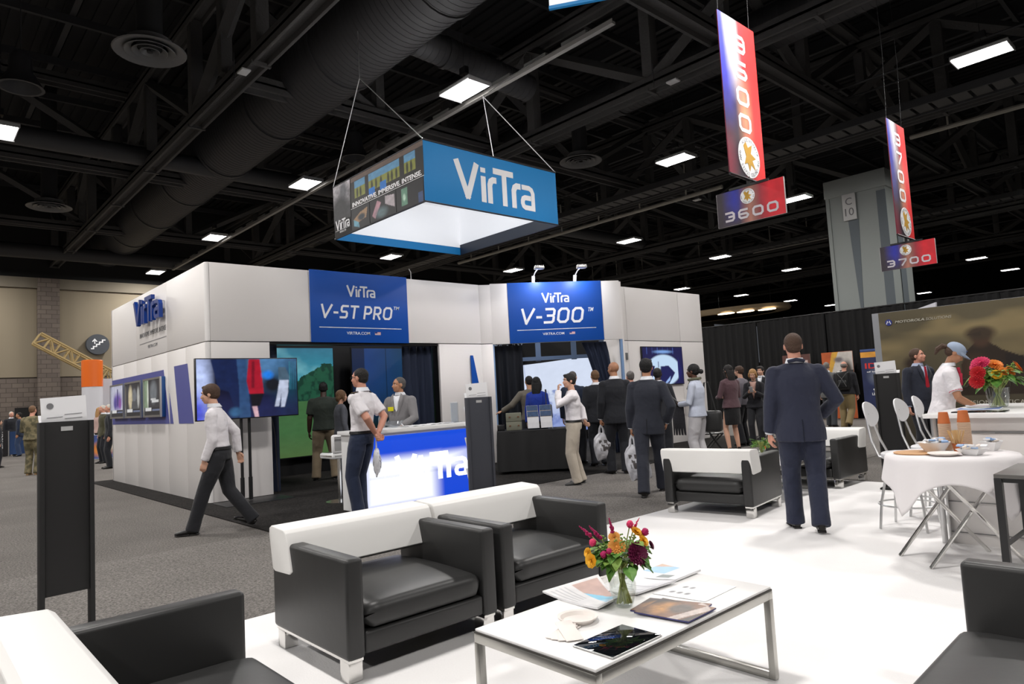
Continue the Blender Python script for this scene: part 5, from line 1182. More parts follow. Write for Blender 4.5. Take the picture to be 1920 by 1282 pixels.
    m.ball(hp(0, 0.026, -0.030), (0.060 * s, 0.070 * s, 0.078 * s), 16, rot=HR.to_3x3())
    m.ball(hp(0, 0.052, -0.078), (0.034 * s, 0.034 * s, 0.028 * s), 12, rot=HR.to_3x3())
    m.ball(hp(0, 0.070, 0.030), (0.052 * s, 0.018 * s, 0.020 * s), 12, rot=HR.to_3x3())
    for q in (-1, 1):
        m.ball(hp(q * 0.040, 0.062, -0.022), (0.022 * s, 0.02 * s, 0.022 * s), 10, rot=HR.to_3x3())
        m.ball(hp(q * 0.076, -0.008, -0.006), (0.009 * s, 0.020 * s, 0.031 * s), 10, rot=HR.to_3x3())
    m.tube([hp(0, 0.076, 0.018), hp(0, 0.094, -0.008), hp(0, 0.104, -0.024), hp(0, 0.088, -0.033)], [0.008 * s, 0.010 * s, 0.0135 * s, 0.013 * s], 10)
    m.ball(hp(0, 0.084, -0.052), (0.021 * s, 0.012 * s, 0.009 * s), 10, rot=HR.to_3x3()); m.ball(hp(0, 0.082, -0.062), (0.018 * s, 0.012 * s, 0.008 * s), 10, rot=HR.to_3x3())
    for i, A_ in enumerate(AR):
        arm(m, A_, 'full', -0.012 if sleeves == 'long' else -0.003)
        hand(m, A_[2], A_[3], A_[4], 1 if i == 1 else -1, s * (0.9 if fem else 1.0), A_[5])
    for hj, kn, ank, f in legs:
        m.tube([hj, hj.lerp(kn, 0.5), kn, kn.lerp(ank, 0.4), ank], [x * s * (0.6 + 0.4 * bw) for x in (0.080, 0.066, 0.050, 0.050, 0.034)], 12)
        toe = Matrix.Rotation(math.radians(f[3] if len(f) > 3 else 0), 4, 'Z') @ Vector((0, 1, 0)); pitch = f[4] if len(f) > 4 else 0
        m.ball(ank + toe * 0.02 * s + Vector((0, 0, -0.035)) * s, (0.030 * s, 0.055 * s, 0.028 * s), 10, rot=Matrix.Rotation(math.radians(f[3] if len(f) > 3 else 0), 3, 'Z'))
    b = m.build('body', SKIN[skin], T, 80); remesh(b, vox * (0.8 if near else 1), 3 if near else 2, 0.4)
    # ---- face details
    if head_front:
        for q in (-1, 1):
            m = MB(); m.ball(hp(q * 0.031, 0.0705, 0.008), (0.0135 * s, 0.009 * s, 0.0085 * s), 10, rot=HR.to_3x3()); m.mi = 1
            m.ball(hp(q * 0.031, 0.0768, 0.008), (0.0055 * s, 0.004 * s, 0.0058 * s), 8, rot=HR.to_3x3()); m.build('eye', [EYEM, EYED], T)
            m = MB(); m.tube([hp(q * 0.013, 0.088, 0.029), hp(q * 0.03, 0.086, 0.034), hp(q * 0.048, 0.074, 0.028)], 0.0042 * s, 6); m.build('eyebrow', HAIRM[hair], T)
        m = MB(); m.tube([hp(-0.022, 0.0865, -0.0555), hp(0, 0.0945, -0.057), hp(0.022, 0.0865, -0.0555)], 0.0042 * s, 6); m.build('lips', LIPM, T)
    # ---- hair
    if hairstyle != 'none':
        m = MB(); R3 = HR.to_3x3()
        if hairstyle in ('short', 'bun', 'long', 'cropped', 'bob'):
            g = 0.004 if hairstyle == 'cropped' else 0.011
            m.ball(hp(0, -0.022, 0.036), ((0.076 + g) * s, (0.092 + g) * s, (0.084 + g) * s), 18, rot=R3)
            m.ball(hp(0, -0.045, -0.005), ((0.068 + g * 0.6) * s, (0.062 + g) * s, 0.066 * s), 14, rot=R3)
            if hairstyle == 'short': m.ball(hp(0.02, 0.045, 0.092), (0.055 * s, 0.040 * s, 0.024 * s), 12, rot=R3)
        if hairstyle == 'fringe':
            m.ball(hp(0, -0.040, 0.012), (0.083 * s, 0.080 * s, 0.070 * s), 14, rot=R3)
        if hairstyle == 'receding':
            m.ball(hp(0, -0.026, 0.042), (0.087 * s, 0.097 * s, 0.090 * s), 18, rot=R3); m.ball(hp(0, -0.048, -0.005), (0.076 * s, 0.066 * s, 0.062 * s), 14, rot=R3)
        if hairstyle == 'long':
            m.tube([hp(0, -0.03, 0.05), hp(0, -0.075, -0.03), hp(0, -0.095, -0.12), hp(0, -0.10, -0.22), hp(0.0, -0.10, -0.30)], [(0.085 * s, 0.07 * s), (0.095 * s, 0.055 * s), (0.095 * s, 0.042 * s), (0.085 * s, 0.035 * s), (0.05 * s, 0.02 * s)], 14, side=HR @ Vector(X))
            for q in (-1, 1): m.tube([hp(q * 0.07, 0.02, 0.03), hp(q * 0.085, 0.0, -0.06), hp(q * 0.08, -0.03, -0.16)], [0.022 * s, 0.026 * s, 0.02 * s], 8)
        if hairstyle == 'bob':
            for q in (-1, 1): m.tube([hp(q * 0.07, 0.015, 0.04), hp(q * 0.085, 0.01, -0.03), hp(q * 0.075, 0.0, -0.09)], [0.024 * s, 0.026 * s, 0.016 * s], 8)
            m.tube([hp(0, -0.06, 0.03), hp(0, -0.09, -0.04), hp(0, -0.08, -0.10)], [(0.08 * s, 0.04 * s), (0.08 * s, 0.035 * s), (0.06 * s, 0.02 * s)], 10, side=HR @ Vector(X))
        if hairstyle == 'bun': m.ball(hp(0, -0.145, -0.01), 0.042 * s, 12)
        h_ = m.build('hair', HAIRM[hair], T, 80); remesh(h_, vox * 0.9, 2)
    # ---- clothes
    if top is not None:
        tm = topc; m = MB()
        z0 = {'suit': 0.80, 'shirt': 1.02, 'untucked': 0.90, 'jacketw': 0.90, 'uniform': 0.86}[top]
        gr = {'suit': 0.020, 'shirt': 0.010, 'untucked': 0.014, 'jacketw': 0.015, 'uniform': 0.020}[top]
        torso(m, gr, z0, 1.52, 24, flare=0.012)
        for i, A_ in enumerate(AR):
            gg = 0.016 if top in ('suit', 'uniform') else 0.010
            if sleeves == 'long': arm(m, A_, 'full', gg, (0.058, 0.049, 0.044, 0.036))
            else: arm(m, A_, 'half', gg + 0.006)
            m.tube([A_[0], tp(0, 0, 1.485)], [0.056 * s * (0.6 + 0.4 * bw), 0.050 * s], 12)
        o = m.build({'suit': 'suit_jacket', 'shirt': 'shirt', 'untucked': 'shirt', 'jacketw': 'jacket', 'uniform': 'uniform_shirt'}[top], tm, T, 80); remesh(o, voxc, 2)
    if collar is not None:
        m = MB(); c0 = tp(0, -0.006, 1.505); c1 = tp(0, 0.004, 1.550)
        n = 16; rings = [[], [], [], []]
        for k in range(n):
            a_ = 2 * PI * k / n; dx, dy = math.cos(a_), math.sin(a_)
            for ri, (c_, r_) in enumerate(((c0, 0.088), (c1, 0.070), (c1, 0.064), (c0, 0.078))): rings[ri].append(c_ + (RT @ Vector((dx * r_, dy * r_ * 0.95, 0))) * s)
        m.loft(rings, cap=False); m.build('collar', collar, T, 60)
    if top == 'suit' and sleeves == 'long' and collar is not None and near:
        for A_ in AR:
            d_ = (A_[2] - A_[1]).normalized(); m = MB(); m.tube([A_[2] - d_ * 0.015 * s, A_[2] + d_ * 0.004 * s], 0.041 * s, 12); m.build('shirt_cuff', collar, T)
    if bottom is not None:
        m = MB()
        if bottom == 'skirt':
            m.tube([P((0, 0, 1.0 - crouch)), P((0, 0, 0.88 - crouch)), P((0, 0, 0.70)), P((0, 0, 0.56))], [(0.15 * s, 0.115 * s), (0.185 * s, 0.14 * s), (0.185 * s, 0.14 * s), (0.175 * s, 0.13 * s)], 20, side=X)
        else:
            gk = 1.0 if bottom != 'slim' else 0.88
            m.tube([P((0, 0, 1.03 - crouch)), P((0, 0, 0.96 - crouch)), P((0, 0, 0.88 - crouch))], [(0.165 * s * (0.45 + 0.55 * bw), 0.112 * s * (0.5 + 0.5 * bw)), (0.182 * s * (0.45 + 0.55 * bw), 0.128 * s * (0.5 + 0.5 * bw)), (0.17 * s * (0.45 + 0.55 * bw), 0.125 * s)], 20, side=X)
            for hj, kn, ank, f in legs:
                dn = (ank - kn).normalized(); fwd_ = Vector((0, 1, 0))
                m.tube([hj + Vector((0, 0, 0.02)) * s, hj.lerp(kn, 0.25), hj.lerp(kn, 0.65), kn, kn.lerp(ank, 0.35), kn.lerp(ank, 0.75), ank + dn * 0.045 * s],
                       [x * s * gk * (0.6 + 0.4 * bw) for x in (0.098, 0.106, 0.094, 0.082, 0.080, 0.075, 0.080)], 14)
        o = m.build('skirt' if bottom == 'skirt' else 'trousers', botc, T, 80); remesh(o, voxc, 2)
    if top == 'shirt':
        m = MB(); m.tube([P((0, 0, 1.0 - crouch)), P((0, 0, 1.032 - crouch))], [(0.182 * s * (0.45 + 0.55 * bw), 0.130 * s * (0.5 + 0.5 * bw)), (0.176 * s * (0.45 + 0.55 * bw), 0.127 * s * (0.5 + 0.5 * bw))], 24, side=X); m.build('belt', BLACKP, T)
    # ---- shoes
    for hj, kn, ank, f in legs:
        yaw_ = Matrix.Rotation(math.radians(f[3] if len(f) > 3 else 0), 4, 'Z') @ Matrix.Rotation(-(f[4] if len(f) > 4 else 0), 4, 'X'); M = Matrix.Translation(ank) @ yaw_ @ Matrix.Scale(s * (0.9 if fem else 1), 4)
        m = MB(); m.tube([(0, -0.06, -0.045), (0, -0.02, -0.04), (0, 0.05, -0.048), (0, 0.12, -0.056), (0, 0.175, -0.062), (0, 0.20, -0.066)], [(0.028, 0.036), (0.038, 0.046), (0.040, 0.036), (0.045, 0.028), (0.034, 0.020), (0.012, 0.010)], 12, side=X, M=M)
        m.box(-0.036, 0.036, -0.068, 0.02, -0.085, -0.070, bev=0.008, M=M); m.box(-0.040, 0.040, 0.03, 0.195, -0.085, -0.074, bev=0.008, M=M)
        m.tube([(0, -0.02, -0.03), (0, -0.022, 0.02)], 0.036, 10, M=M); m.build('shoe', shoes, T, 60)
    # ---- tie, badge
    if tie:
        m = MB(); M = basis(tp(0, 0.152, 1.46), (1, 0, 0), tp(0, 0.15, 1.48) - tp(0, 0.165, 1.2))
        m.prism([(-0.02, 0.03), (0.02, 0.03), (0.015, 0.0), (0.032, -0.28), (0, -0.32), (-0.032, -0.28), (-0.015, 0.0)], 0.01, M @ Matrix.Scale(s, 4)); m.build('tie', tie, T)
    ctx = dict(T=T, s=s, tp=tp, hp=hp, AR=AR, legs=legs, HR=HR, P=P, RT=RT, SH=SH)
    if extra: extra(ctx)
    return ctx
def world_pt(ctx, v): 
    T = ctx['T']; return Matrix.Translation(T.location) @ Matrix.Rotation(T.rotation_euler[2], 4, 'Z') @ Vector(v)
def shirt_front(ctx, m_shirt, jacket_m, wide=0.055, depth=0.148, yoff=0.0):
    tp, s = ctx['tp'], ctx['s']; m = MB()
    m.loft([[tp(-wide, depth - 0.035, 1.50), tp(0, depth - 0.02, 1.49), tp(wide, depth - 0.035, 1.50)], [tp(-wide * 0.75, depth - 0.005, 1.38), tp(0, depth, 1.38), tp(wide * 0.75, depth - 0.005, 1.38)], [tp(-wide * 0.4, depth - 0.004, 1.22), tp(0, depth, 1.22), tp(wide * 0.4, depth - 0.004, 1.22)], [tp(-0.004, depth - 0.01, 1.10), tp(0, depth - 0.008, 1.10), tp(0.004, depth - 0.01, 1.10)]], cap=False, closed=False)
    o = m.build('shirt_front', m_shirt, ctx['T'], 60); sd = o.modifiers.new('t', 'SOLIDIFY'); sd.thickness = 0.006
    for q in (-1, 1):
        m = MB(); m.loft([[tp(q * 0.062, depth - 0.055, 1.535), tp(q * 0.10, depth - 0.05, 1.50)], [tp(q * wide * 0.85, depth + 0.002, 1.40), tp(q * (wide + 0.055), depth - 0.008, 1.40)], [tp(q * wide * 0.45, depth + 0.006, 1.24), tp(q * (wide * 0.5 + 0.03), depth + 0.002, 1.26)], [tp(q * 0.003, depth, 1.10), tp(q * 0.012, depth, 1.11)]], cap=False, closed=False)
        o = m.build('lapel', jacket_m, ctx['T'], 60); sd = o.modifiers.new('t', 'SOLIDIFY'); sd.thickness = 0.006
def back_vent(ctx, mt):
    tp = ctx['tp']; m = MB(); m.tube([tp(0, -0.150, 1.00), tp(0, -0.158, 0.9), tp(0, -0.162, 0.80)], 0.0035, 6); m.build('jacket_vent', mt, ctx['T'])
def bag(lab, ctx, hand_i, w, h, d, M_extra=None, sw=0.0, col='white_bag', dark=True, yaw=0.0):
    A = ctx['AR'][hand_i]; p = world_pt(ctx, A[2] + A[3].normalized() * 0.095 * ctx['s'])
    t = thing('carrier_bag', lab, 'bag', p, ctx['T'].rotation_euler[2] + yaw, 'white plastic carrier bags')
    BM = mat('white_bag', (0.62, 0.62, 0.66), 0.28, bump=(14, 0.5, 1.0)); m = MB(); n = 100; rings = []; J = 56
    for j in range(J + 1):
        u = j / J; z = -0.13 - h * u; t8 = u * 8; i0 = min(7, int(t8)); f_ = t8 - i0
        k = (lambda L: L[i0] * (1 - f_) + L[i0 + 1] * f_)((0.22, 0.62, 0.86, 0.95, 1.0, 1.0, 1.0, 0.97, 0.90)); kk = (lambda L: L[i0] * (1 - f_) + L[i0 + 1] * f_)((0.35, 0.6, 0.8, 0.95, 1, 1, 0.9, 0.6, 0.12)); off = sw * u; ring = []
        for q in range(n):
            a = 2 * PI * q / n; cx, cy = math.cos(a), math.sin(a)
            ring.append(Vector((w / 2 * k * math.copysign(abs(cx) ** 0.55, cx) + off, d / 2 * kk * math.copysign(abs(cy) ** 0.8, cy) + 0.006 * math.sin(q * 0.36 + u * 17), z + 0.010 * math.sin(q * 0.252 + u * 8) + 0.03 * cx * u ** 3)))
        rings.append(ring)
    m.loft(rings)
    for f in m.bm.faces:                         # the dark print on both sides
        c_ = f.calc_center_median(); uu = (-0.13 - c_.z) / h; xx = (c_.x - sw * uu) / w
        if len(f.verts) == 4 and abs(xx) < 0.24 and 0.28 < uu < 0.80 and noise.noise(Vector((xx * 9, uu * 7, 1.7))) > -0.12: f.material_index = 1
    o = m.build('bag_body', [BM, mat('bag_print', (0.10, 0.09, 0.09), 0.5)], t, 70)
    for q in (-1, 1):
        m = MB(); m.tube([(q * w * 0.12 + sw * 0.05, 0, -0.16), (q * w * 0.08, 0, -0.06), (0.0, 0, 0.012)], [(0.022, 0.004), (0.016, 0.004), (0.012, 0.004)], 8, side=(1, 0, 0)); m.build('handle', BM, t)
    return t

WS = cloth('white_shirt', (226, 222, 226), 0.8, 0.6); WSH = cloth('white_collar', (224, 226, 232), 0.7, 0.1); BLKT = cloth('black_trousers', (30, 31, 36)); NAVYT = cloth('navy_trousers', (32, 42, 66)); KHAKI = cloth('khaki_trousers', (120, 106, 86)); CREAM = cloth('cream_trousers', (178, 168, 154))
SUITB = cloth('black_suit', (26, 28, 35)); SUITD = cloth('charcoal_suit', (40, 43, 54)); NAVYS = cloth('navy_suit', (37, 41, 60), 0.85, 0.5); GREYJ = cloth('grey_jacket', (124, 122, 124)); OLIVEB = cloth('dark_olive_polo', (34, 42, 36))

# 1 man walking left in a white shirt
c = person('person in white shirt and black trousers striding left past the big television', 408, 7.95, 1.74, 283, 'shirt', 'trousers', 'light', 'brown', 'short', lean=0.10, arms=(((0.0, 0.12, -0.53), (0.4, -1, 0), (0, 0.2, -1), (-1, 0.2, 0), 0.6), 'swingb'),
           feet=((-0.07, 0.30, 0.0, 5), (0.07, -0.33, 0.05, -5, -0.35)), detail=2, topc=WS, botc=BLKT, collar=WSH, nod=0.12, build=0.98, crouch=0.03)
# 2 officer
def epaul(c):
    for q in (0, 1):
        m = MB(); S = c['SH'][q]; m.box(-0.055, 0.055, -0.028, 0.028, 0, 0.010, bev=0.004, M=Matrix.Translation(S + Vector((-0.01 if q else 0.01, 0, 0.066))) @ Matrix.Rotation(0.25 * (1 if q else -1), 4, 'Y')); m.mi = 1
        m.box(-0.03, -0.018, -0.028, 0.028, 0.010, 0.013, M=Matrix.Translation(S + Vector((-0.01 if q else 0.01, 0, 0.066))) @ Matrix.Rotation(0.25 * (1 if q else -1), 4, 'Y'))
        m.build('epaulette', [BLACKP, mat('gold', srgb(200, 170, 90), 0.3, 0.8)], c['T'])
    m = MB(); hp = c['hp']
    for q in (-1, 1): m.tube([hp(q * 0.031 + 0.02 * math.cos(a), 0.095, 0.005 + 0.015 * math.sin(a)) for a in [k * PI / 6 for k in range(13)]], 0.0018, 5); m.tube([hp(q * 0.05, 0.093, 0.01), hp(q * 0.08, 0.0, 0.012)], 0.002, 5)
    m.build('glasses', BLACK, c['T'])
c = person('person in short sleeved white uniform shirt and navy trousers, hands behind back, by the counter', 672, 8.35, 1.82, 300, 'shirt', 'trousers', 'pink', 'dark', 'cropped', lean=-0.05, arms=('behind', 'behind'), feet=((-0.10, 0.02, 0, 10), (0.10, 0.10, 0, -10)), detail=2, topc=WS, botc=NAVYT, collar=WSH, sleeves='short', extra=epaul, build=1.05)
bag('white carrier bag with a dark print behind the officer, in front of the lit counter', c, 1, 0.17, 0.30, 0.08, sw=0.03, yaw=0.3)
# 3 man in grey jacket
def gj(c):
    shirt_front(c, WSH, GREYJ); tp = c['tp']
    m = MB(); m.box(-0.045, 0.045, -0.03, 0.03, 0, 0.004, M=basis(tp(0.085, 0.158, 1.30), (-1, 0, 0), (0, 0, 1))); m.build('name_badge', mat('yellow_badge', srgb(224, 216, 20), 0.5), c['T'])
c = person('person in grey suit jacket with yellow badge smiling behind the reception counter', 746, 10.15, 1.73, 208, 'suit', 'trousers', 'tan', 'salt', 'cropped', arms=('table', 'table'), detail=2, topc=GREYJ, botc=BLKT, collar=WSH, look=38, extra=gj, belly=0.03, build=1.08)
# 4 black polo
c = person('person in dark polo shirt and khaki trousers facing the green screen', 603, 12.6, 1.80, 3, 'untucked', 'trousers', 'dark', 'black', 'cropped', arms=('hang', 'hang'), feet=((-0.17, 0, 0, 14), (0.17, 0.02, 0, -14)), topc=OLIVEB, botc=KHAKI, sleeves='short', build=1.25, head_front=False)
# 5 partly hidden person behind the officer
c = person('person in grey top and pale jeans, mostly hidden behind the officer', 634, 12.0, 1.62, 70, 'untucked', 'trousers', 'light', 'lightbrown', 'bob', topc=cloth('grey_top', (84, 86, 94)), botc=cloth('pale_jeans', (132, 138, 150)), fem=True, head_front=False)
# V-300 group
c = person('person in tan uniform shirt reaching left, dark against the bright screen', 988, 13.2, 1.72, 345, 'uniform', 'trousers', 'olive', 'dark', 'cropped', arms=('out', 'hang'), topc=cloth('tan_uniform', (104, 98, 88)), botc=BLKT, head_front=False)
def handbag(c, i=1, nm='black shoulder bag hanging on the back of the woman in blue'):
    p = world_pt(c, (0.21 * c['s'], -0.06, 1.0)); t = thing('shoulder_bag', nm, 'bag', p, c['T'].rotation_euler[2]); m = MB(); m.box(-0.07, 0.07, -0.16, 0.16, -0.16, 0.12, bev=0.04, seg=3, M=Matrix.Rotation(0.25, 4, 'X')); m.build('bag_body', LEATHER, t)
    m = MB(); m.tube([(0, -0.12, 0.08), (-0.02, -0.04, 0.42), (-0.02, 0.05, 0.42), (0, 0.12, 0.08)], 0.009, 6); m.build('strap', LEATHER, t)
c = person('person in bright blue jacket with long dark hair, seen from behind in the second opening', 1001, 12.8, 1.68, 10, 'jacketw', 'slim', 'light', 'black', 'long', arms=('hang', 'hang'), topc=cloth('royal_blue', (20, 52, 150)), botc=BLKT, fem=True, head_front=False); handbag(c)
# dark suits in front of the bright screen
c = person('person in dark suit and cap watching the screens, behind the man with hand on mouth', 1069, 12.9, 1.755, 20, 'suit', 'trousers', 'light', 'salt', 'cropped', topc=cloth('navy_black_suit', (28, 38, 58)), botc=SUITB, head_front=False)
c = person('person in dark suit left of the bald man, seen from behind', 1112, 12.4, 1.74, 345, 'suit', 'trousers', 'light', 'lightbrown', 'cropped', topc=SUITB, botc=SUITB, collar=WSH, head_front=False)
def sneakers(c): pass
c = person('person in white shirt and cream trousers with hand on mouth, other hand behind back', 1066, 10.25, 1.66, 268, 'shirt', 'trousers', 'light', 'dark', 'short', arms=('mouth', 'behind'), twist=0.1, look=-15, feet=((-0.09, 0.0, 0, 12), (0.12, -0.08, 0, -20)), detail=2, topc=WS, botc=CREAM, shoes=mat('striped_trainer', (0.05, 0.05, 0.05), 0.5), build=1.15)
c = person('bald person in black suit holding a white bag, seen from behind', 1147, 11.2, 1.84, 352, 'suit', 'trousers', 'tan', 'dark', 'none', arms=('hold', 'hang'), look=-35, topc=SUITB, botc=SUITB, collar=WSH, detail=2, feet=((-0.12, 0.05, 0, 30), (0.1, 0.0, 0, -5)))
bag('white carrier bag held by the bald person in the black suit', c, 0, 0.34, 0.42, 0.14, sw=0.06, yaw=0.1)
c = person('grey haired person between the bald man and the man walking with a bag', 1178, 12.9, 1.70, 340, 'suit', 'trousers', 'pink', 'salt', 'cropped', topc=SUITB, botc=SUITB, head_front=False)
c = person('person in dark suit and white collar, just right of the walking man', 1228, 12.0, 1.72, 10, 'suit', 'trousers', 'dark', 'black', 'cropped', arms=('hang', 'front'), topc=SUITB, botc=SUITB, collar=WSH, head_front=False, feet=((-0.08, 0.0, 0, 5), (0.14, -0.1, 0, -25)))
c = person('person in charcoal suit walking away with a white bag in the left hand', 1205, 8.95, 1.80, 8, 'suit', 'trousers', 'tan', 'black', 'short', arms=('hold', 'pocket'), feet=((-0.07, -0.30, 0.0, 5, 0.0), (0.09, 0.28, 0.0, -8)), detail=2, topc=SUITD, botc=SUITD, collar=WSH, crouch=0.03, head_front=False, side_lean=0.03, extra=lambda c: back_vent(c, DARK))
bag('white carrier bag held low by the person in the charcoal suit', c, 0, 0.32, 0.44, 0.12, sw=0.10, yaw=-0.2)
# woman with a bun and pale suit
def scarf(c):
    tp = c['tp']; m = MB(); m.tube([tp(-0.05, 0.10, 1.52), tp(-0.09, 0.0, 1.53), tp(0, -0.09, 1.54), tp(0.09, 0.0, 1.53), tp(0.05, 0.10, 1.50), tp(0.0, 0.14, 1.36)], 0.022, 8); m.build('scarf', mat('scarf_green', srgb(96, 96, 78), 0.8), c['T'])
    A = c['AR'][0]; p = world_pt(c, A[2] + A[3].normalized() * 0.08); t = thing('camera_lens', 'long black camera lens with a white rim held by the woman in the pale suit', 'camera', p, c['T'].rotation_euler[2])
    m = MB(); d = Vector((-0.25, 0.7, 0.75)).normalized(); m.tube([d * -0.05, d * 0.14, d * 0.15, d * 0.31], [0.038, 0.040, 0.048, 0.050], 14); m.build('lens_barrel', BLACKP, t); m = MB(); m.tube([d * 0.31, d * 0.335], 0.052, 14); m.build('lens_rim', PAPER, t)
    t = thing('fringed_scarf', 'dark fringed shawl hanging from the arm of the woman in the pale suit', 'shawl', p, c['T'].rotation_euler[2]); m = MB()
    for q in range(14): m.tube([(-0.02 + 0.004 * q, -0.09 + 0.012 * q, 0), (-0.03, -0.11 + 0.014 * q, -0.25), (-0.02 + 0.01 * (q % 3), -0.12 + 0.016 * q, -0.50)], [0.016, 0.014, 0.005], 6)
    m.build('shawl_cloth', cloth('shawl_black', (38, 38, 44)), t)
c = person('person with dark hair in a bun, pale grey suit and scarf, holding a camera', 1298, 11.0, 1.72, 290, 'jacketw', 'trousers', 'brown', 'black', 'bun', arms=('front', 'front'), topc=cloth('pale_grey_jacket', (176, 182, 198)), botc=cloth('off_white_trousers', (190, 188, 192)), fem=True, build=1.1, detail=2, extra=scarf, feet=((-0.08, 0.0, 0, 8), (0.10, -0.06, 0, -8)))
p = world_pt(c, (0.24, -0.10, 0.78)); t = thing('tote_bag', 'large black tote bag hanging behind the woman in the pale suit', 'bag', p, c['T'].rotation_euler[2]); m = MB(); m.box(-0.09, 0.09, -0.2, 0.2, -0.18, 0.16, bev=0.05, seg=3); m.build('bag_body', LEATHER, t); m = MB(); m.tube([(0, -0.12, 0.12), (-0.03, -0.03, 0.62), (-0.03, 0.03, 0.62), (0, 0.12, 0.12)], 0.012, 6); m.build('strap', LEATHER, t)
# group at the curtain
c = person('person with long brown hair in burgundy top and short black skirt', 1362, 13.6, 1.74, 318, 'jacketw', 'skirt', 'light', 'dark', 'long', arms=('front', 'front'), topc=cloth('burgundy', (86, 62, 68)), botc=cloth('black_skirt', (16, 15, 18)), fem=True, build=1.15, detail=2, feet=((-0.13, 0, 0, 10), (0.13, 0.02, 0, -10)), head_front=False)
c = person('person in grey shirt behind the woman with the burgundy top', 1383, 14.8, 1.72, 300, 'untucked', 'trousers', 'light', 'brown', 'short', topc=cloth('grey_shirt', (118, 114, 122)), botc=BLKT)
def phone(c):
    A = c['AR'][0]; p = world_pt(c, (A[2] + c['AR'][1][2]) / 2 + Vector((0, 0.08, 0.06))); m = MB(); m.box(-0.035, 0.035, -0.004, 0.004, -0.07, 0.07, bev=0.003, M=Matrix.Rotation(-0.6, 4, 'X')); o = m.build('phone', mat('pale_phone', (0.5, 0.5, 0.52), 0.3)); o.location = p; o.rotation_euler = (0, 0, c['T'].rotation_euler[2]); tag(o, 'pale phone in the hands of the blond woman in the black jacket', 'phone')
    shirt_front(c, mat('blush_blouse', srgb(176, 140, 128), 0.7), c['bj'], 0.075, 0.140)
def phone2(c): c['bj'] = cloth('black_jacket', (24, 24, 30)); phone(c)
c = person('person with fair hair in black jacket and pink blouse looking at a phone', 1407, 14.4, 1.64, 190, 'jacketw', 'slim', 'light', 'blond', 'bob', arms=('phone', 'phone'), nod=0.35, topc=cloth('black_jacket', (24, 24, 30)), botc=BLKT, fem=True, build=1.1, detail=2, extra=phone2)
c = person('person in black suit and white shirt behind the woman with the phone', 1422, 16.2, 1.72, 200, 'suit', 'trousers', 'light', 'dark', 'short', topc=SUITB, botc=SUITB, collar=WSH, extra=lambda c: shirt_front(c, WSH, SUITB))
c = person('person in grey suit seen from behind beside the posters', 1545, 18.9, 1.80, 20, 'suit', 'trousers', 'light', 'grey', 'cropped', topc=cloth('mid_grey_suit', (92, 92, 92)), botc=cloth('grey_trousers', (52, 56, 62)), collar=WSH, head_front=False, feet=((-0.08, 0.1, 0, 5), (0.12, -0.1, 0, -5)))
def pack(c):
    p = world_pt(c, c['tp'](0, -0.20, 1.25)); t = thing('backpack', 'black backpack on the back of the person in khaki trousers by the posters', 'backpack', p, c['T'].rotation_euler[2])
    m = MB(); m.box(-0.17, 0.17, -0.09, 0.09, -0.24, 0.24, bev=0.06, seg=3); m.box(-0.11, 0.11, -0.13, -0.07, -0.18, 0.02, bev=0.03); m.build('pack_body', BLACKP, t)
    m = MB(); m.tube([(-0.12, -0.1, 0.2), (0, -0.135, 0.05), (-0.1, -0.14, -0.15)], 0.008, 6); m.tube([(0.12, -0.1, 0.2), (0, -0.135, 0.05), (0.1, -0.14, -0.15)], 0.008, 6); m.build('webbing', mat('webbing_grey', (0.12, 0.12, 0.12), 0.7), t)
c = person('person in black jacket and khaki trousers carrying a backpack', 1577, 17.9, 1.78, 12, 'jacketw', 'trousers', 'pink', 'grey', 'fringe', lean=0.08, topc=cloth('black_jacket', (20, 21, 26)), botc=cloth('olive_khaki', (124, 108, 74)), build=1.3, extra=pack, feet=((-0.10, 0.0, 0, 5), (0.06, -0.22, 0.08, -5, -0.6)), head_front=False)
# navy suit, closest
def navy(c):
    back_vent(c, mat('navy_seam', srgb(20, 24, 40), 0.9)); tp = c['tp']
    m = MB(); m.tube([tp(-0.07, -0.075, 1.52), tp(0, -0.098, 1.535), tp(0.07, -0.075, 1.52)], 0.016, 8); m.build('jacket_collar', NAVYS, c['T'])
c = person('person in navy suit walking away on the white carpet, seen from behind', 1487, 6.28, 1.81, 352, 'suit', 'trousers', 'pink', 'brown', 'cropped', arms=('hang', ((0.03, 0.20, -0.40), (0.75, -0.8, 0), (-0.6, 0.6, 0.1), (0, 0.2, -1), 0.7)), feet=((-0.09, 0.14, 0.0, 8), (0.085, -0.12, 0.02, -6, -0.15)), detail=2, topc=NAVYS, botc=cloth('navy_suit_trousers', (33, 38, 58), 0.85, 0.6), collar=WSH, extra=navy, build=1.06, head_front=False)
# red tie
c = person('person in dark suit, pale shirt and red tie looking up to the right', 1716, 10.6, 1.76, 138, 'suit', 'trousers', 'pink', 'brown', 'receding', arms=('hang', 'hang'), look=-25, nod=-0.15, topc=cloth('dark_navy_suit', (32, 36, 50)), botc=SUITB, collar=cloth('blue_collar', (170, 180, 205)), tie=mat('red_tie', srgb(170, 30, 48), 0.5), detail=2, build=1.15, belly=0.04, extra=lambda c: shirt_front(c, cloth('blue_collar', (170, 180, 205)), cloth('dark_navy_suit', (32, 36, 50)), 0.05, 0.155))
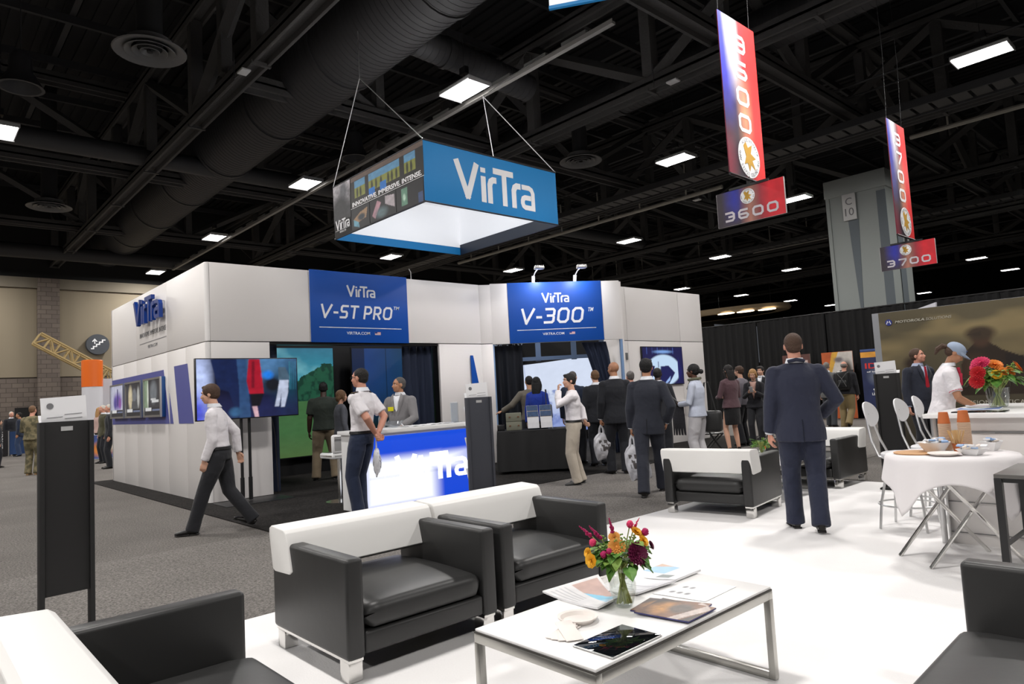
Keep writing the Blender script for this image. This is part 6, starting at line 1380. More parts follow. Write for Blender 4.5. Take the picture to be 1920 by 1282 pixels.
# woman with a cap
def cap(c):
    hp, s = c['hp'], c['s']; CP = mat('cap_blue_grey', srgb(150, 164, 186), 0.8); m = MB(); m.ball(hp(0, -0.012, 0.050), (0.093 * s, 0.110 * s, 0.080 * s), 20, rot=c['HR'].to_3x3()); m.build('cap_crown', CP, c['T'])
    m = MB(); rings = []
    for k in range(9):
        a = PI * k / 8; x = 0.082 * math.cos(a); y = 0.055 + 0.115 * math.sin(a); rings.append([hp(x, 0.06 * math.sin(a) + 0.02, 0.050 - 0.0 * abs(x)), hp(x, y, 0.036 - 0.012 * (x / 0.08) ** 2), hp(x, y, 0.030 - 0.012 * (x / 0.08) ** 2), hp(x, 0.06 * math.sin(a) + 0.02, 0.042)])
    m.loft(rings); m.build('cap_peak', CP, c['T'])
    m = MB(); m.ball(hp(0.03, 0.085, 0.085), (0.012, 0.006, 0.010), 8, rot=c['HR'].to_3x3()); m.build('cap_emblem', mat('emblem_blue', srgb(30, 50, 110), 0.5), c['T'])
    m = MB(); m.tube([hp(0, -0.10, 0.02), hp(0, -0.15, 0.0), hp(0, -0.17, -0.06), hp(0, -0.155, -0.13)], [0.02, 0.032, 0.028, 0.010], 8); m.build('ponytail', HAIRM['brown'], c['T'])
    tp = c['tp']
    RP = mat('red_piping', srgb(190, 40, 70), 0.6)
    for q in (0, 1):
        S, E = c['AR'][q][0], c['AR'][q][1]; Q = S.lerp(E, 0.78); d = (E - S).normalized(); m = MB(); m.tube([Q - d * 0.012, Q - d * 0.006], 0.0725 * s, 14); m.build('sleeve_piping', RP, c['T'])
    m = MB(); m.tube([tp(-0.05, 0.10, 1.50), tp(0.0, 0.125, 1.44), tp(0.05, 0.10, 1.50)], 0.014, 8); m.tube([tp(0, 0.13, 1.44), tp(0.02, 0.15, 1.30)], 0.02, 8); m.build('red_neckscarf', RP, c['T'])
c = person('person in white polo shirt, pale cap and red scarf bending over the bar counter', 1753, 7.75, 1.70, 84, 'untucked', 'trousers', 'tan', 'brown', 'cropped', lean=0.20, nod=0.70, arms=('table', 'table'), sleeves='short', topc=WS, botc=BLKT, collar=WSH, fem=True, build=1.15, detail=2, extra=cap)
# left background
CAMO = mat('camouflage', srgb(126, 116, 88), 0.85, var=(9, srgb(82, 78, 58), 0.75))
c = person('person in camouflage uniform seen from behind at the left', 60, 17.6, 1.78, 30, 'uniform', 'trousers', 'pink', 'lightbrown', 'cropped', arms=('front', 'front'), topc=CAMO, botc=CAMO, shoes=mat('tan_boot', srgb(150, 124, 90), 0.7), build=1.15, head_front=False)
c = person('white haired person in black suit talking, far left background', 21, 28.0, 1.80, 160, 'suit', 'trousers', 'pink', 'white', 'cropped', topc=SUITB, botc=SUITB, collar=WSH)
c = person('dark haired person in navy jacket and jeans, far left background', 37, 27.2, 1.74, 280, 'suit', 'trousers', 'tan', 'dark', 'cropped', topc=cloth('navy_black_suit', (28, 38, 58)), botc=cloth('blue_jeans', (48, 66, 98)), head_front=False)
c = person('blurred dark dressed person cut by the left edge of the picture', -4, 21.0, 1.50, 90, 'jacketw', 'slim', 'light', 'dark', 'long', topc=SUITB, botc=SUITB, fem=True, head_front=False)
c = person('person with long blond hair and pale pink top, behind the left leaflet rack', 184, 22.5, 1.70, 60, 'untucked', 'slim', 'light', 'blond', 'long', topc=cloth('pale_pink', (190, 160, 152)), botc=BLKT, fem=True, head_front=False)
c = person('red faced person in dark clothes beside the orange topped column', 193, 20.6, 1.74, 250, 'suit', 'trousers', 'pink', 'white', 'cropped', topc=cloth('olive_jacket', (70, 68, 48)), botc=SUITB, collar=WSH)
c = person('white haired person in black suit at the far corner of the booth', 205, 18.4, 1.72, 268, 'suit', 'trousers', 'pink', 'white', 'cropped', topc=SUITB, botc=SUITB, collar=WSH, arms=('hang', 'hang'))
finish_remesh()
# ------------------------------------------------------------------ hanging aisle banners
def aisle_pic(w, h, vertical):
    P = Pic(w, h, (60, 50, 60))
    if vertical:
        P.put(np.clip((P.X - 0.42) * 3.2, 0, 1), (226, 44, 44)); P.put(np.clip((0.40 - P.X) * 4, 0, 1) * np.clip((P.Y - 0.25) * 2, 0, 1), (58, 62, 190))
        P.put(np.clip(1 - np.abs(P.X - 0.30 - (1 - P.Y) * 0.15) / 0.24, 0, 1) * np.clip((P.Y - 0.45) * 2.2, 0, 1), (250, 244, 250))
        P.put(np.clip(1 - np.abs(P.X - 0.55) / 0.25, 0, 1) * np.clip(1 - np.abs(P.Y - 0.42) / 0.3, 0, 1), (240, 170, 130), 0.8)
        P.put(np.clip((0.16 - P.Y) * 6, 0, 1) * np.clip(1 - P.X * 1.1, 0, 1), (60, 56, 62), 0.9); P.put(np.clip((0.34 - P.Y) * 4, 0, 1) * np.clip((0.3 - P.X) * 4, 0, 1), (150, 34, 60), 0.7)
    else:
        P.put(np.clip((P.X - 0.55) * 4, 0, 1), (206, 36, 48)); P.put(np.clip(1 - np.abs(P.X - 0.27) / 0.2, 0, 1) * np.clip(P.Y * 1.5, 0, 1), (44, 50, 160)); P.put(np.clip(1 - np.abs(P.X - 0.5) / 0.16, 0, 1), (196, 130, 110), 0.7); P.put(np.clip((0.15 - P.X) * 6, 0, 1), (50, 44, 50))
    P.noise(7 if vertical else 12, 16 if vertical else 6, 0.16, 5); return P
GOLDP = mat('gold_print', srgb(196, 150, 50), 0.5); INKD = mat('dark_ink', srgb(40, 36, 34), 0.6)
def emblem(parent, M, r, rot=0.0):
    m = MB(); m.lathe([(r, 0), (r, 0.004), (0.0001, 0.004)], 28, M=M); m.build('emblem_disc', SIGNW, parent)
    E = M @ Matrix.Rotation(rot, 4, 'Z') @ shift(0, 0, 0.005); m = MB()
    m.prism([(-0.5 * r, 0.5 * r), (-0.28 * r, 0.72 * r), (-0.1 * r, 0.45 * r), (0.3 * r, 0.66 * r), (0.14 * r, 0.2 * r), (0.6 * r, 0.02 * r), (0.25 * r, -0.12 * r), (0.5 * r, -0.55 * r), (0.1 * r, -0.35 * r), (-0.05 * r, -0.68 * r), (-0.2 * r, -0.3 * r), (-0.5 * r, -0.4 * r), (-0.3 * r, 0.0 * r)], 0.003, E)
    m.build('emblem_eagle', GOLDP, parent)
    s = 'ASSOCIATION OF THE UNITED STATES ARMY'
    for i, chh in enumerate(s):
        if chh == ' ': continue
        a = -2 * PI * i / (len(s) + 3) - 2.4; text_obj(chh, parent, INKD, M @ Matrix.Rotation(a + rot + PI, 4, 'Z') @ shift(0, r * 0.84, 0.005), r * 0.16, None, 0.0, name='emblem_letter') if i % 1 == 0 else None
def letter_join(parent, names):                 # gather the small emblem letters into one mesh
    os_ = [o for o in bpy.data.objects if o.parent == parent and o.name.startswith(names)]
    if not os_: return
    bm = bmesh.new()
    for o in os_: bm.from_mesh(o.data)
    me = bpy.data.meshes.new('emblem_lettering'); bm.to_mesh(me); bm.free(); me.materials.append(os_[0].data.materials[0])
    for o in os_: bpy.data.objects.remove(o)
    o = bpy.data.objects.new('emblem_lettering', me); COL.objects.link(o); o.parent = parent
for k, (x, y0, y1, z0, z1, num) in enumerate(((-4.05, 7.36, 8.24, 3.86, 5.90, '3600'), (-4.05, 12.88, 13.76, 3.77, 5.86, '3700'))):
    t = thing('aisle_banner', 'tall red and blue hanging banner numbered %s %s' % (num, 'at the top right' if k == 0 else 'in front of the grey column'), 'banner', group='red and blue aisle banners')
    yc, zc, W, H = (y0 + y1) / 2, (z0 + z1) / 2, y1 - y0, z1 - z0; BM_ = basis((x, yc, zc), (0, 1, 0), (0, 0, 1))
    m = MB(); m.box(-W / 2, W / 2, -H / 2, H / 2, -0.012, 0, bev=0.003, M=BM_); cl = m.build('banner_cloth', mat('banner_edge', srgb(120, 40, 60), 0.6), t)
    aisle_pic(50, 120, True).build('banner_print', BM_, W, H, cl, z=0.002); area_lamp('banner_fill', (x + 3.2, yc - 0.6, 8.0), 0.3, 26 if k == 0 else 10, (1, 0.97, 0.95), (-3.2, 0.6, -2.6), 0.3, 0.7)  # added lamp without a fixture, brightens the banner face
    for i, c_ in enumerate(num):                 # the number runs down the banner, one digit below the other
        m = MB(); square_digit(m, c_, 0.30, 0.235, 0.048, 0.002, BM_ @ shift(0.02, H / 2 - 0.30 - i * 0.342, 0.004)); m.build('digit', SIGNWL, cl)
    emblem(cl, BM_ @ shift(0.05, -H / 2 + 0.285, 0.004), 0.26); letter_join(cl, 'emblem_letter')
    for yy in (-W / 2 + 0.02, W / 2 - 0.12):
        m = MB(); m.tube([BM_ @ Vector((yy, H / 2, 0)), BM_ @ Vector((yy + 0.02, H / 2 + 1.2, 0.03)), BM_ @ Vector((yy, H / 2 + 4.3, 0))], 0.004, 6); m.build('cable', DUCTM, t)
    m = MB(); m.tube([BM_ @ Vector((-W / 2, -H / 2, 0)), BM_ @ Vector((W / 2, -H / 2, 0))], 0.018, 8); m.build('bottom_rod', BLACK, t)
    sx, sy, sz = -4.08 + 0.02, yc, z0 - (0.30 if k == 0 else 0.32)
    t2 = thing('aisle_sign', 'small red and blue sign %s hanging crosswise under its tall banner' % num, 'sign', group='red and blue numbered signs')
    S_ = basis((sx, sy, sz), (1, 0, 0), (0, 0, 1)); w2, h2 = 0.90, 0.44
    m = MB(); m.box(-w2 / 2, w2 / 2, -h2 / 2, h2 / 2, -0.02, 0, bev=0.003, M=S_); bd = m.build('sign_board', mat('board_edge', srgb(190, 186, 186), 0.5), t2)
    aisle_pic(70, 36, False).build('sign_print', S_, w2 - 0.012, h2, bd, z=0.002)
    for i, c_ in enumerate(num):
        m = MB(); square_digit(m, c_, 0.145, 0.125, 0.027, 0.002, S_ @ shift(-0.28 + i * 0.19, -0.105, 0.004)); m.build('digit', mat('number_grey', srgb(196, 190, 196), 0.5), bd)
    emblem(bd, S_ @ shift(-0.02, 0.10, 0.004), 0.095); letter_join(bd, 'emblem_letter')
    m = MB(); m.box(-0.26, 0.26, h2 / 2, h2 / 2 + 0.03, -0.02, 0.01, M=S_); m.box(-0.02, 0.02, h2 / 2 + 0.03, h2 / 2 + 0.12, -0.015, 0.005, M=S_); m.build('hanger_bar', BLACK, t2)

# ------------------------------------------------------------------ printed wall at the right
t = thing('printed_wall', 'olive brown printed wall with clouds, soldier and company name at the right', 'display wall', (0, 12.9, 0))
m = MB(); m.box(-4.60, 2.2, 0.0, 0.10, 0, 2.45, bev=0.004); wl = m.build('wall_frame', mat('frame_grey', srgb(134, 136, 140), 0.5), t)
P = Pic(320, 120).vgrad((56, 51, 41), (92, 84, 64)); P.noise(7, 6, 0.0, 21)
P.blob((140, 124, 88), 0.48, 0.28, 0.8, np.clip((P.Y - 0.35) * 3, 0, 1)); P.noise(14, 8, 0.10, 4)
sx = lambda v: (v + 4.49) / 6.69
def q(pts, c): P.poly([(sx(x), z / 2.45) for x, z in pts], c)
q([(-3.35, 0.95), (-3.30, 1.45), (-3.18, 1.72), (-3.08, 1.80), (-2.9, 1.80), (-2.72, 1.66), (-2.45, 1.52), (-2.2, 1.35), (-2.2, 0.95)], (44, 34, 26)); q([(-2.7, 1.60), (-1.9, 1.40), (-1.2, 1.3), (-1.2, 1.22), (-2.0, 1.28), (-2.7, 1.4)], (34, 28, 24))
P.ell(sx(-3.0), 1.86 / 2.45, 0.020, 0.055, (70, 50, 38), 0.3).ell(sx(-3.0), 1.95 / 2.45, 0.030, 0.045, (60, 48, 36), 0.3).poly([(sx(-3.2), 1.93 / 2.45), (sx(-3.0), 1.98 / 2.45), (sx(-3.0), 1.9 / 2.45)], (52, 42, 32)); P.ell(sx(-3.1), 1.35 / 2.45, 0.026, 0.09, (70, 52, 38), 0.5)
P.ell(sx(-4.0), 1.52 / 2.45, 0.022, 0.05, (48, 36, 28), 0.4).poly([(sx(-4.05), 1.5 / 2.45), (sx(-3.9), 1.5 / 2.45), (sx(-3.85), 1.1 / 2.45), (sx(-4.1), 1.1 / 2.45)], (44, 34, 28))
PW = basis((-1.145, -0.003, 1.225), (1, 0, 0), (0, 0, 1)); P.build('mural_print', PW, 6.69, 2.44, wl, z=0.001, rough=0.35)
m = MB(); m.box(-3.55, -2.62, 0.93, 1.375, -0.008, -0.004); m.build('grey_band', mat('band_grey', srgb(146, 142, 132), 0.5), wl)
FB = basis((0, -0.010, 0), (1, 0, 0), (0, 0, 1)); OL = mat('olive_ink', srgb(52, 46, 34), 0.6)
text_obj('TOGETHER', wl, OL, FB @ shift(-3.02, 1.165, 0), 0.17, 0.86, 0.002, bold=0.02)
text_obj('MISSION CRITICAL', wl, mat('pale_ink', srgb(176, 172, 158), 0.5), FB @ shift(-2.9, 0.84, 0), 0.065, 0.9, 0.002)
m = MB(); m.lathe([(0.055, 0), (0.055, 0.003), (0.0001, 0.003)], 24, M=FB @ shift(-4.33, 2.265, 0)); m.build('logo_disc', mat('logo_disc_blue', srgb(40, 52, 130), 0.5), wl)
m = MB(); LM = FB @ shift(-4.33, 2.265, 0.004)
for q_ in (-1, 1): m.prism([(q_ * 0.040, -0.028), (q_ * 0.018, 0.034), (0.0, -0.008), (q_ * 0.016, 0.010), (q_ * 0.026, -0.028)][::q_], 0.002, LM)
m.build('logo_mark', SIGNW, wl)
text_obj('MOTOROLA', wl, mat('pale_ink', srgb(176, 172, 158), 0.5), FB @ shift(-4.23, 2.262, 0), 0.045, 0.46, 0.002, shear=0.2, bold=0.03, align='LEFT')
text_obj('SOLUTIONS', wl, mat('pale_ink', srgb(176, 172, 158), 0.5), FB @ shift(-3.75, 2.262, 0), 0.045, 0.38, 0.002, shear=0.2, align='LEFT')
m = MB(); m.box(-6.15, -5.55, 19.9, 20.0, 0, 2.85); m.loft([[(-6.15, 19.9, 2.85), (-5.55, 19.9, 2.85), (-5.55, 20, 2.85), (-6.15, 20, 2.85)], [(-6.12, 19.9, 2.98), (-5.52, 19.9, 3.14), (-5.52, 20, 3.14), (-6.12, 20, 2.98)]]); tag(m.build('white_display', mat('display_white', (0.55, 0.55, 0.6), 0.5)), 'white slanted display top peeking above the olive printed wall', 'display')

# posters in front of the curtain
def poster(lab, xa, xb, z0, z1, y, P, texts=()):
    t = thing('poster', lab, 'poster', (0, y, 0), 0, 'posters standing before the black curtain'); m = MB(); m.box(xa, xb, 0, 0.03, z0, z1, bev=0.003); bd = m.build('poster_board', mat('poster_edge', srgb(150, 140, 130), 0.5), t)
    M = basis(((xa + xb) / 2, -0.002, (z0 + z1) / 2), (1, 0, 0), (0, 0, 1)); P.build('poster_print', M, xb - xa, z1 - z0, bd, z=0.001)
    for s, dx, dz, h, w, mt in texts: text_obj(s, bd, mt, M @ shift(dx, dz, 0.003), h, w, 0.0015, bold=0.02, align='LEFT')
    m = MB()
    for x in (xa + 0.1, xb - 0.1): m.prism([(0.03, 0), (0.45, 0), (0.03, 0.9)], 0.02, Matrix(((0, 0, 1, x), (1, 0, 0, 0), (0, 1, 0, 0.0), (0, 0, 0, 1))))
    m.build('easel_foot', BLACK, t)
P = Pic(60, 120, (176, 84, 40)); P.poly([(0.1, 0.55), (0.35, 1), (0.62, 1), (0.3, 0.5)], (206, 158, 60)).poly([(0.55, 1), (1, 1), (1, 0.62), (0.25, 0.62)], (196, 190, 184)).ell(0.55, 0.88, 0.14, 0.04, (110, 104, 108), 0.4).ell(0.8, 0.72, 0.16, 0.14, (60, 52, 46), 0.4).poly([(0.55, 0.72), (1, 0.72), (1, 0.6), (0.55, 0.6)], (44, 42, 44)).poly([(0.6, 0.2), (1, 0.6), (1, 0.5), (0.75, 0.15)], (210, 170, 60)).rect(0.6, 0.8, 0.1, 0.22, (190, 180, 170)).ell(0.7, 0.3, 0.07, 0.03, (220, 200, 190), 0.3); P.noise(9, 16, 0.2, 3)
poster('orange and yellow poster with soldiers, behind the backpack', -9.72, -8.74, 0.02, 2.16, 22.6, P)
P = Pic(60, 130, (34, 44, 84)); P.rect(0, 1, 0.88, 0.96, (214, 150, 56)).rect(0, 1, 0.97, 1, (60, 80, 130)).ell(0.5, 0.6, 0.25, 0.1, (150, 160, 175), 0.6, 0.5); P.noise(9, 16, 0.2, 3)
poster('navy blue poster with red letters, cut by the grey wall frame', -8.43, -7.45, 0.02, 2.16, 22.4, P, (('IDEX', -0.38, 0.55, 0.17, 0.84, mat('poster_red', srgb(206, 50, 48), 0.5)), ('of Industry', -0.34, 0.36, 0.06, 0.6, SIGNW), ('9 - 12', -0.2, -0.2, 0.09, 0.5, SIGNW), ('LEGAL AREA', -0.24, -0.32, 0.08, 0.6, SIGNW)))
P = Pic(40, 90, (92, 58, 52)); P.rect(0.1, 0.9, 0.86, 0.9, (190, 170, 165)).ell(0.6, 0.7, 0.25, 0.12, (60, 44, 42), 0.4); P.noise(7, 12, 0.2, 3)
poster('brown poster mostly hidden behind the man in the navy suit', -11.05, -10.10, 0.02, 2.17, 22.6, P)

# far beige canopy with warm lamps beyond the curtain
t = thing('lobby_canopy', 'beige curved canopy with warm round lamps beyond the black curtain', 'canopy', (-26.5, 45.0, 6.0)); CB = mat('canopy_beige', srgb(170, 150, 120), 0.7)
m = MB(); m.lathe([(5.2, 0.15), (5.35, 0.3), (5.2, 0.55), (4.2, 0.6), (4.2, 0.15)], 48, M=Matrix.Scale(0.45, 4, (0, 1, 0))); m.build('canopy_ring', CB, t)
for x, y in ((3.0, -1.7), (1.7, -2.0), (-0.9, -2.12), (4.3, -1.2)):
    m = MB(); m.lathe([(0.62, 0.10), (0.62, 0.16), (0.0001, 0.16), (0.0001, 0.12)], 20, M=Matrix.Translation((x, y, 0)) @ Matrix.Scale(0.5, 4, (0, 1, 0))); m.build('warm_lamp', mat('warm_lamp', (1, 0.85, 0.6), 0.5, emit=((1.0, 0.80, 0.55), 4.0)), t)
m = MB()
for x in (-4, 0, 4): m.tube([(x, 0, 0.5), (x, 0, 5.5)], 0.02, 6)
m.build('hanger', BLACK, t)

# ------------------------------------------------------------------ bar counter, stools, round table
t = thing('bar_counter', 'white bar counter with aluminium corner posts at the right, under the flowers', 'counter')
m = MB(); m.box(-1.90, 1.2, 6.20, 7.9, 1.005, 1.04, bev=0.004); m.build('worktop', GLOSSW, t)
CG = mat('counter_grey_white', (0.80, 0.77, 0.75), 0.35)
m = MB(); m.box(-1.80, 1.1, 6.29, 6.31, 0.012, 0.88); m.box(-1.80, -1.78, 6.31, 7.8, 0.012, 0.88); m.box(-1.80, 1.1, 6.285, 6.30, 0.90, 1.005); m.box(1.08, 1.1, 6.31, 7.8, 0.012, 0.9); m.build('front_panel', CG, t)
m = MB(); m.box(-1.80, 1.1, 6.279, 6.284, 0.885, 0.90); m.box(-1.80, 1.1, 6.279, 6.29, 0.34, 0.345); m.box(-1.80, 1.1, 6.279, 6.29, 0.10, 0.105); m.build('panel_joint', mat('joint_grey', (0.2, 0.2, 0.2), 0.6), t)
for (x, y) in ((-1.84, 6.26), (-1.84, 7.75), (-0.2, 6.26)):
    m = MB(); m.tube([(x, y, 0.012), (x, y, 1.005)], 0.022, 12); m.tube([(x + 0.04, y, 0.012), (x + 0.04, y, 1.005)], 0.010, 8); m.build('corner_post', ALU, t)
def make_stool(lab, x, y, rz):
    t = thing('bar_stool', lab, 'stool', (x, y, 0), rz, 'white bar stools at the counter')    # local: faces +y
    SW = mat('stool_white', (0.78, 0.78, 0.80), 0.3)
    m = MB(); prof = [Vector((0.19 * math.copysign(abs(math.cos(a)) ** 0.8, math.cos(a)), 0.01 + 0.19 * math.copysign(abs(math.sin(a)) ** 0.8, math.sin(a)), 0)) for a in [k * PI / 14 for k in range(28)]]
    m.loft([[p * 0.93 + Vector((0, 0, 0.640)) for p in prof], [p + Vector((0, 0, 0.648)) for p in prof], [p + Vector((0, 0, 0.668)) for p in prof], [p * 0.95 + Vector((0, 0, 0.677)) for p in prof], [p * 0.5 + Vector((0, 0, 0.672)) for p in prof]]); m.build('seat', SW, t)
    m = MB(); B_ = basis((0, -0.265, 1.02), (1, 0, 0), (0, -0.22, 1)); n = 28
    def bk(dz, k): return [B_ @ Vector((0.155 * k * math.cos(2 * PI * q / n), 0.118 * k * math.sin(2 * PI * q / n), dz + 0.9 * (0.155 * k * math.cos(2 * PI * q / n)) ** 2 * -1)) for q in range(n)]
    m.loft([bk(-0.006, 0.97), bk(0.0, 1.0), bk(0.008, 0.98)]); m.build('backrest', SW, t)
    m = MB()
    for q in (-1, 1): m.ball(B_ @ Vector((q * 0.05, 0, 0.010)), 0.006, 8)
    for q in (-1, 1): m.ball(B_ @ Vector((q * 0.05, 0, -0.010)), 0.006, 8)
    m.build('screw', STEEL, t)
    for q in (-1, 1):
        m = MB(); m.tube([(q * 0.10, 0.16, 0.632), (q * 0.12, -0.10, 0.625), (q * 0.115, -0.17, 0.645), (q * 0.10, -0.225, 0.78), (q * 0.065, -0.262, 0.95), (q * 0.05, -0.275, 1.05)], 0.011, 10); m.build('back_tube', ALU, t)
        for w in (-1, 1):
            m = MB(); m.tube([(q * 0.085, w * 0.085, 0.635), (q * 0.12, w * 0.12, 0.50), (q * 0.165, w * 0.165, 0.25), (q * 0.188, w * 0.188, 0.0125 + 0.0)], 0.011, 10); m.build('leg', ALU, t)
    m = MB(); m.tube([(0.238 * math.cos(a), 0.238 * math.sin(a), 0.22) for a in [k * PI / 18 for k in range(37)]], 0.008, 8); m.build('foot_ring', ALU, t)
    return t
s0 = make_stool('white bar stool nearest the camera, left of the round table', -2.235, 6.72, -PI / 2)
dup(s0, (-2.20, 7.40, 0), -PI / 2 - 0.05, 'white bar stool in the middle of the three at the counter')
dup(s0, (-2.24, 8.05, 0), -PI / 2 + 0.05, 'white bar stool farthest away, in front of the woman with the cap')

RX, RY, RZ = -1.60, 5.75, 0.775
t = thing('round_table', 'round folding table with crossed chrome legs under a white cloth', 'table', (RX, RY, 0))
m = MB(); m.lathe([(0.0001, RZ - 0.03), (0.40, RZ - 0.03), (0.405, RZ - 0.015), (0.40, RZ), (0.0001, RZ)], 40); m.build('table_top', mat('table_grey', (0.5, 0.5, 0.5), 0.5), t)
for q in (-0.19, 0.19):                          # two X frames, seen side on
    for w in (-1, 1):
        d = Vector((RIGHT.x, RIGHT.y, 0)).normalized(); n_ = Vector((-d.y, d.x, 0)); c = n_ * q
        m = MB(); m.tube([c + d * (w * 0.30) + Vector((0, 0, RZ - 0.035)) + n_ * 0.012 * w, c - d * (w * 0.33) + Vector((0, 0, 0.014)) + n_ * 0.012 * w], 0.014, 10); m.build('leg', CHROME, t)
# draped square cloth: points fall below the rim, corners hang lowest
m = MB(); nr, ns = 16, 72; R0 = 0.415
rings = []
for j in range(nr + 1):
    ring = []
    for i in range(ns):
        a = 2 * PI * i / ns; aa = (a + 0.506) % (PI / 2) - PI / 4; half = 0.56 / math.cos(aa); drop = max(0.0, half - R0) * 1.12
        if j <= 5: r = R0 * (j / 5.0) if j else 0.001; z = RZ + 0.004 - (0.004 if j == 5 else 0)
        else:
            u = (j - 5) / (nr - 5.0); fold = math.sin(a * 11 + 0.8 * math.sin(a * 3)) * 0.018 * u * (0.5 + drop * 2); r = R0 + 0.010 + 0.03 * u * (1 - drop) + fold; z = RZ - 0.004 - u * drop 
        ring.append(Vector((r * math.cos(a), r * math.sin(a), z)))
    rings.append(ring)
m.loft(rings, cap=False); o = m.build('tablecloth', mat('white_cloth', (0.78, 0.75, 0.76), 0.85, bump=(6, 0.25)), None, 80); sd = o.modifiers.new('t', 'SOLIDIFY'); sd.thickness = 0.003; sd.offset = 1
o.location = (RX, RY, 0); tag(o, 'white cloth draped over the round folding table', 'tablecloth')
def on_table(m, name, lab, cat, dx, dy, mt, group=None, z=RZ + 0.008):   # dx right in view, dy away from the camera
    d = Vector((RIGHT.x, RIGHT.y, 0)).normalized(); n_ = Vector((-d.y, d.x, 0)); p = Vector((RX, RY, 0)) + d * dx + n_ * dy
    o = m.build(name, mt); o.location = (p.x, p.y, z); return tag(o, lab, cat, group)
OR = mat('orange_cup', srgb(196, 108, 58), 0.5); CREAMP = mat('cup_cream', srgb(206, 176, 150), 0.6)
def cups(lab, dx, dy, n):
    t = thing('paper_cup_stack', lab, 'paper cups', group='stacks of paper cups on the round table'); d = Vector((RIGHT.x, RIGHT.y, 0)).normalized(); n_ = Vector((-d.y, d.x, 0)); p = Vector((RX, RY, RZ + 0.008)) + d * dx + n_ * dy; t.location = p
    for i in range(n):                           # rims below, the topmost cup whole, upside down
        m = MB(); m.lathe([(0.043, i * 0.0105), (0.045, i * 0.0105 + 0.002), (0.043, i * 0.0105 + 0.006), (0.039, i * 0.0105 + 0.010)], 20); m.build('cup_rim', CREAMP, t)
    m = MB(); m.lathe([(0.0425, n * 0.0105), (0.031, n * 0.0105 + 0.085), (0.029, n * 0.0105 + 0.086), (0.028, n * 0.0105 + 0.078), (0.0001, n * 0.0105 + 0.078)], 24); m.build('top_cup', OR, t)
cups('tall stack of orange paper cups on the round table, the right one', 0.185, 0.10, 20)
cups('stack of orange paper cups behind the wooden stirrers, the left one', 0.10, 0.20, 19)
t = thing('stirrer_cup', 'orange cup full of wooden stirrers on the round table', 'cup'); d = Vector((RIGHT.x, RIGHT.y, 0)).normalized(); n_ = Vector((-d.y, d.x, 0)); t.location = Vector((RX, RY, RZ + 0.008)) + d * 0.075 + n_ * 0.02
m = MB(); m.lathe([(0.028, 0), (0.040, 0.06), (0.041, 0.062), (0.038, 0.06), (0.026, 0.006)], 24); m.build('cup', OR, t); rs = random.Random(5)
for i in range(26):
    a = rs.uniform(0, 2 * PI); r = rs.uniform(0, 0.022); lx = rs.uniform(-0.05, 0.035); ly = rs.uniform(-0.03, 0.03); m = MB(); p0 = Vector((r * math.cos(a), r * math.sin(a), 0.008)); p1 = p0 + d * lx + n_ * ly + Vector((0, 0, 0.15)); m.tube([p0, p1], [(0.0035, 0.0008)] * 2, 4, side=d); m.build('stirrer', mat('wood_stirrer', srgb(214, 176, 124), 0.6), t)
m = MB(); m.lathe([(0.0001, 0), (0.15, 0.0), (0.155, 0.008), (0.15, 0.010), (0.0001, 0.004)], 32); on_table(m, 'round_tray', 'tan round tray at the left of the round table', 'tray', -0.20, 0.08, mat('tan_tray', srgb(196, 150, 104), 0.6))
m = MB(); m.lathe([(0.0001, 0), (0.07, 0.0), (0.105, 0.018), (0.103, 0.022), (0.068, 0.006), (0.0001, 0.006)], 32); on_table(m, 'paper_plate', 'white paper plate at the front left of the round table', 'plate', -0.14, -0.15, mat('cream_white', (0.82, 0.76, 0.72), 0.6))
def bowl(lab, dx, dy, r, h, seed, sq=False, fill=14):
    t = thing('serving_bowl', lab, 'bowl', group='white bowls of sugar and creamers'); t.location = Vector((RX, RY, RZ + 0.008)) + d * dx + n_ * dy; t.rotation_euler = (0, 0, 0.6)
    m = MB(); m.lathe([(r * 0.5, 0), (r * 0.55, 0.002), (r, h), (r * 0.95, h), (r * 0.5, 0.008)] , 4 if sq else 28); m.build('bowl', GLOSSW, t); rs = random.Random(seed)
    for i in range(fill):
        a = rs.uniform(0, 2 * PI); q = r * 0.7 * math.sqrt(rs.random()); m = MB(); m.box(-0.022, 0.022, -0.015, 0.015, -0.006, 0.006, bev=0.004, M=Matrix.Translation((q * math.cos(a), q * math.sin(a), h * 0.9 + rs.uniform(0, 0.03))) @ Matrix.Rotation(rs.uniform(0, 3), 4, 'Z') @ Matrix.Rotation(rs.uniform(-0.6, 0.6), 4, 'X')); m.build('packet', [PAPER, mat('packet_blue', srgb(150, 180, 220), 0.6), mat('packet_cream', srgb(226, 214, 204), 0.6)][i % 3], t)
bowl('white bowl heaped with sugar packets, left of the wooden stirrers', -0.06, 0.09, 0.11, 0.075, 3, fill=30)
bowl('square white dish of packets at the front edge of the round table', 0.03, -0.20, 0.11, 0.045, 4, True, 16)
bowl('small square white bowl of creamers at the right of the round table', 0.30, 0.0, 0.085, 0.065, 5, True, 10)
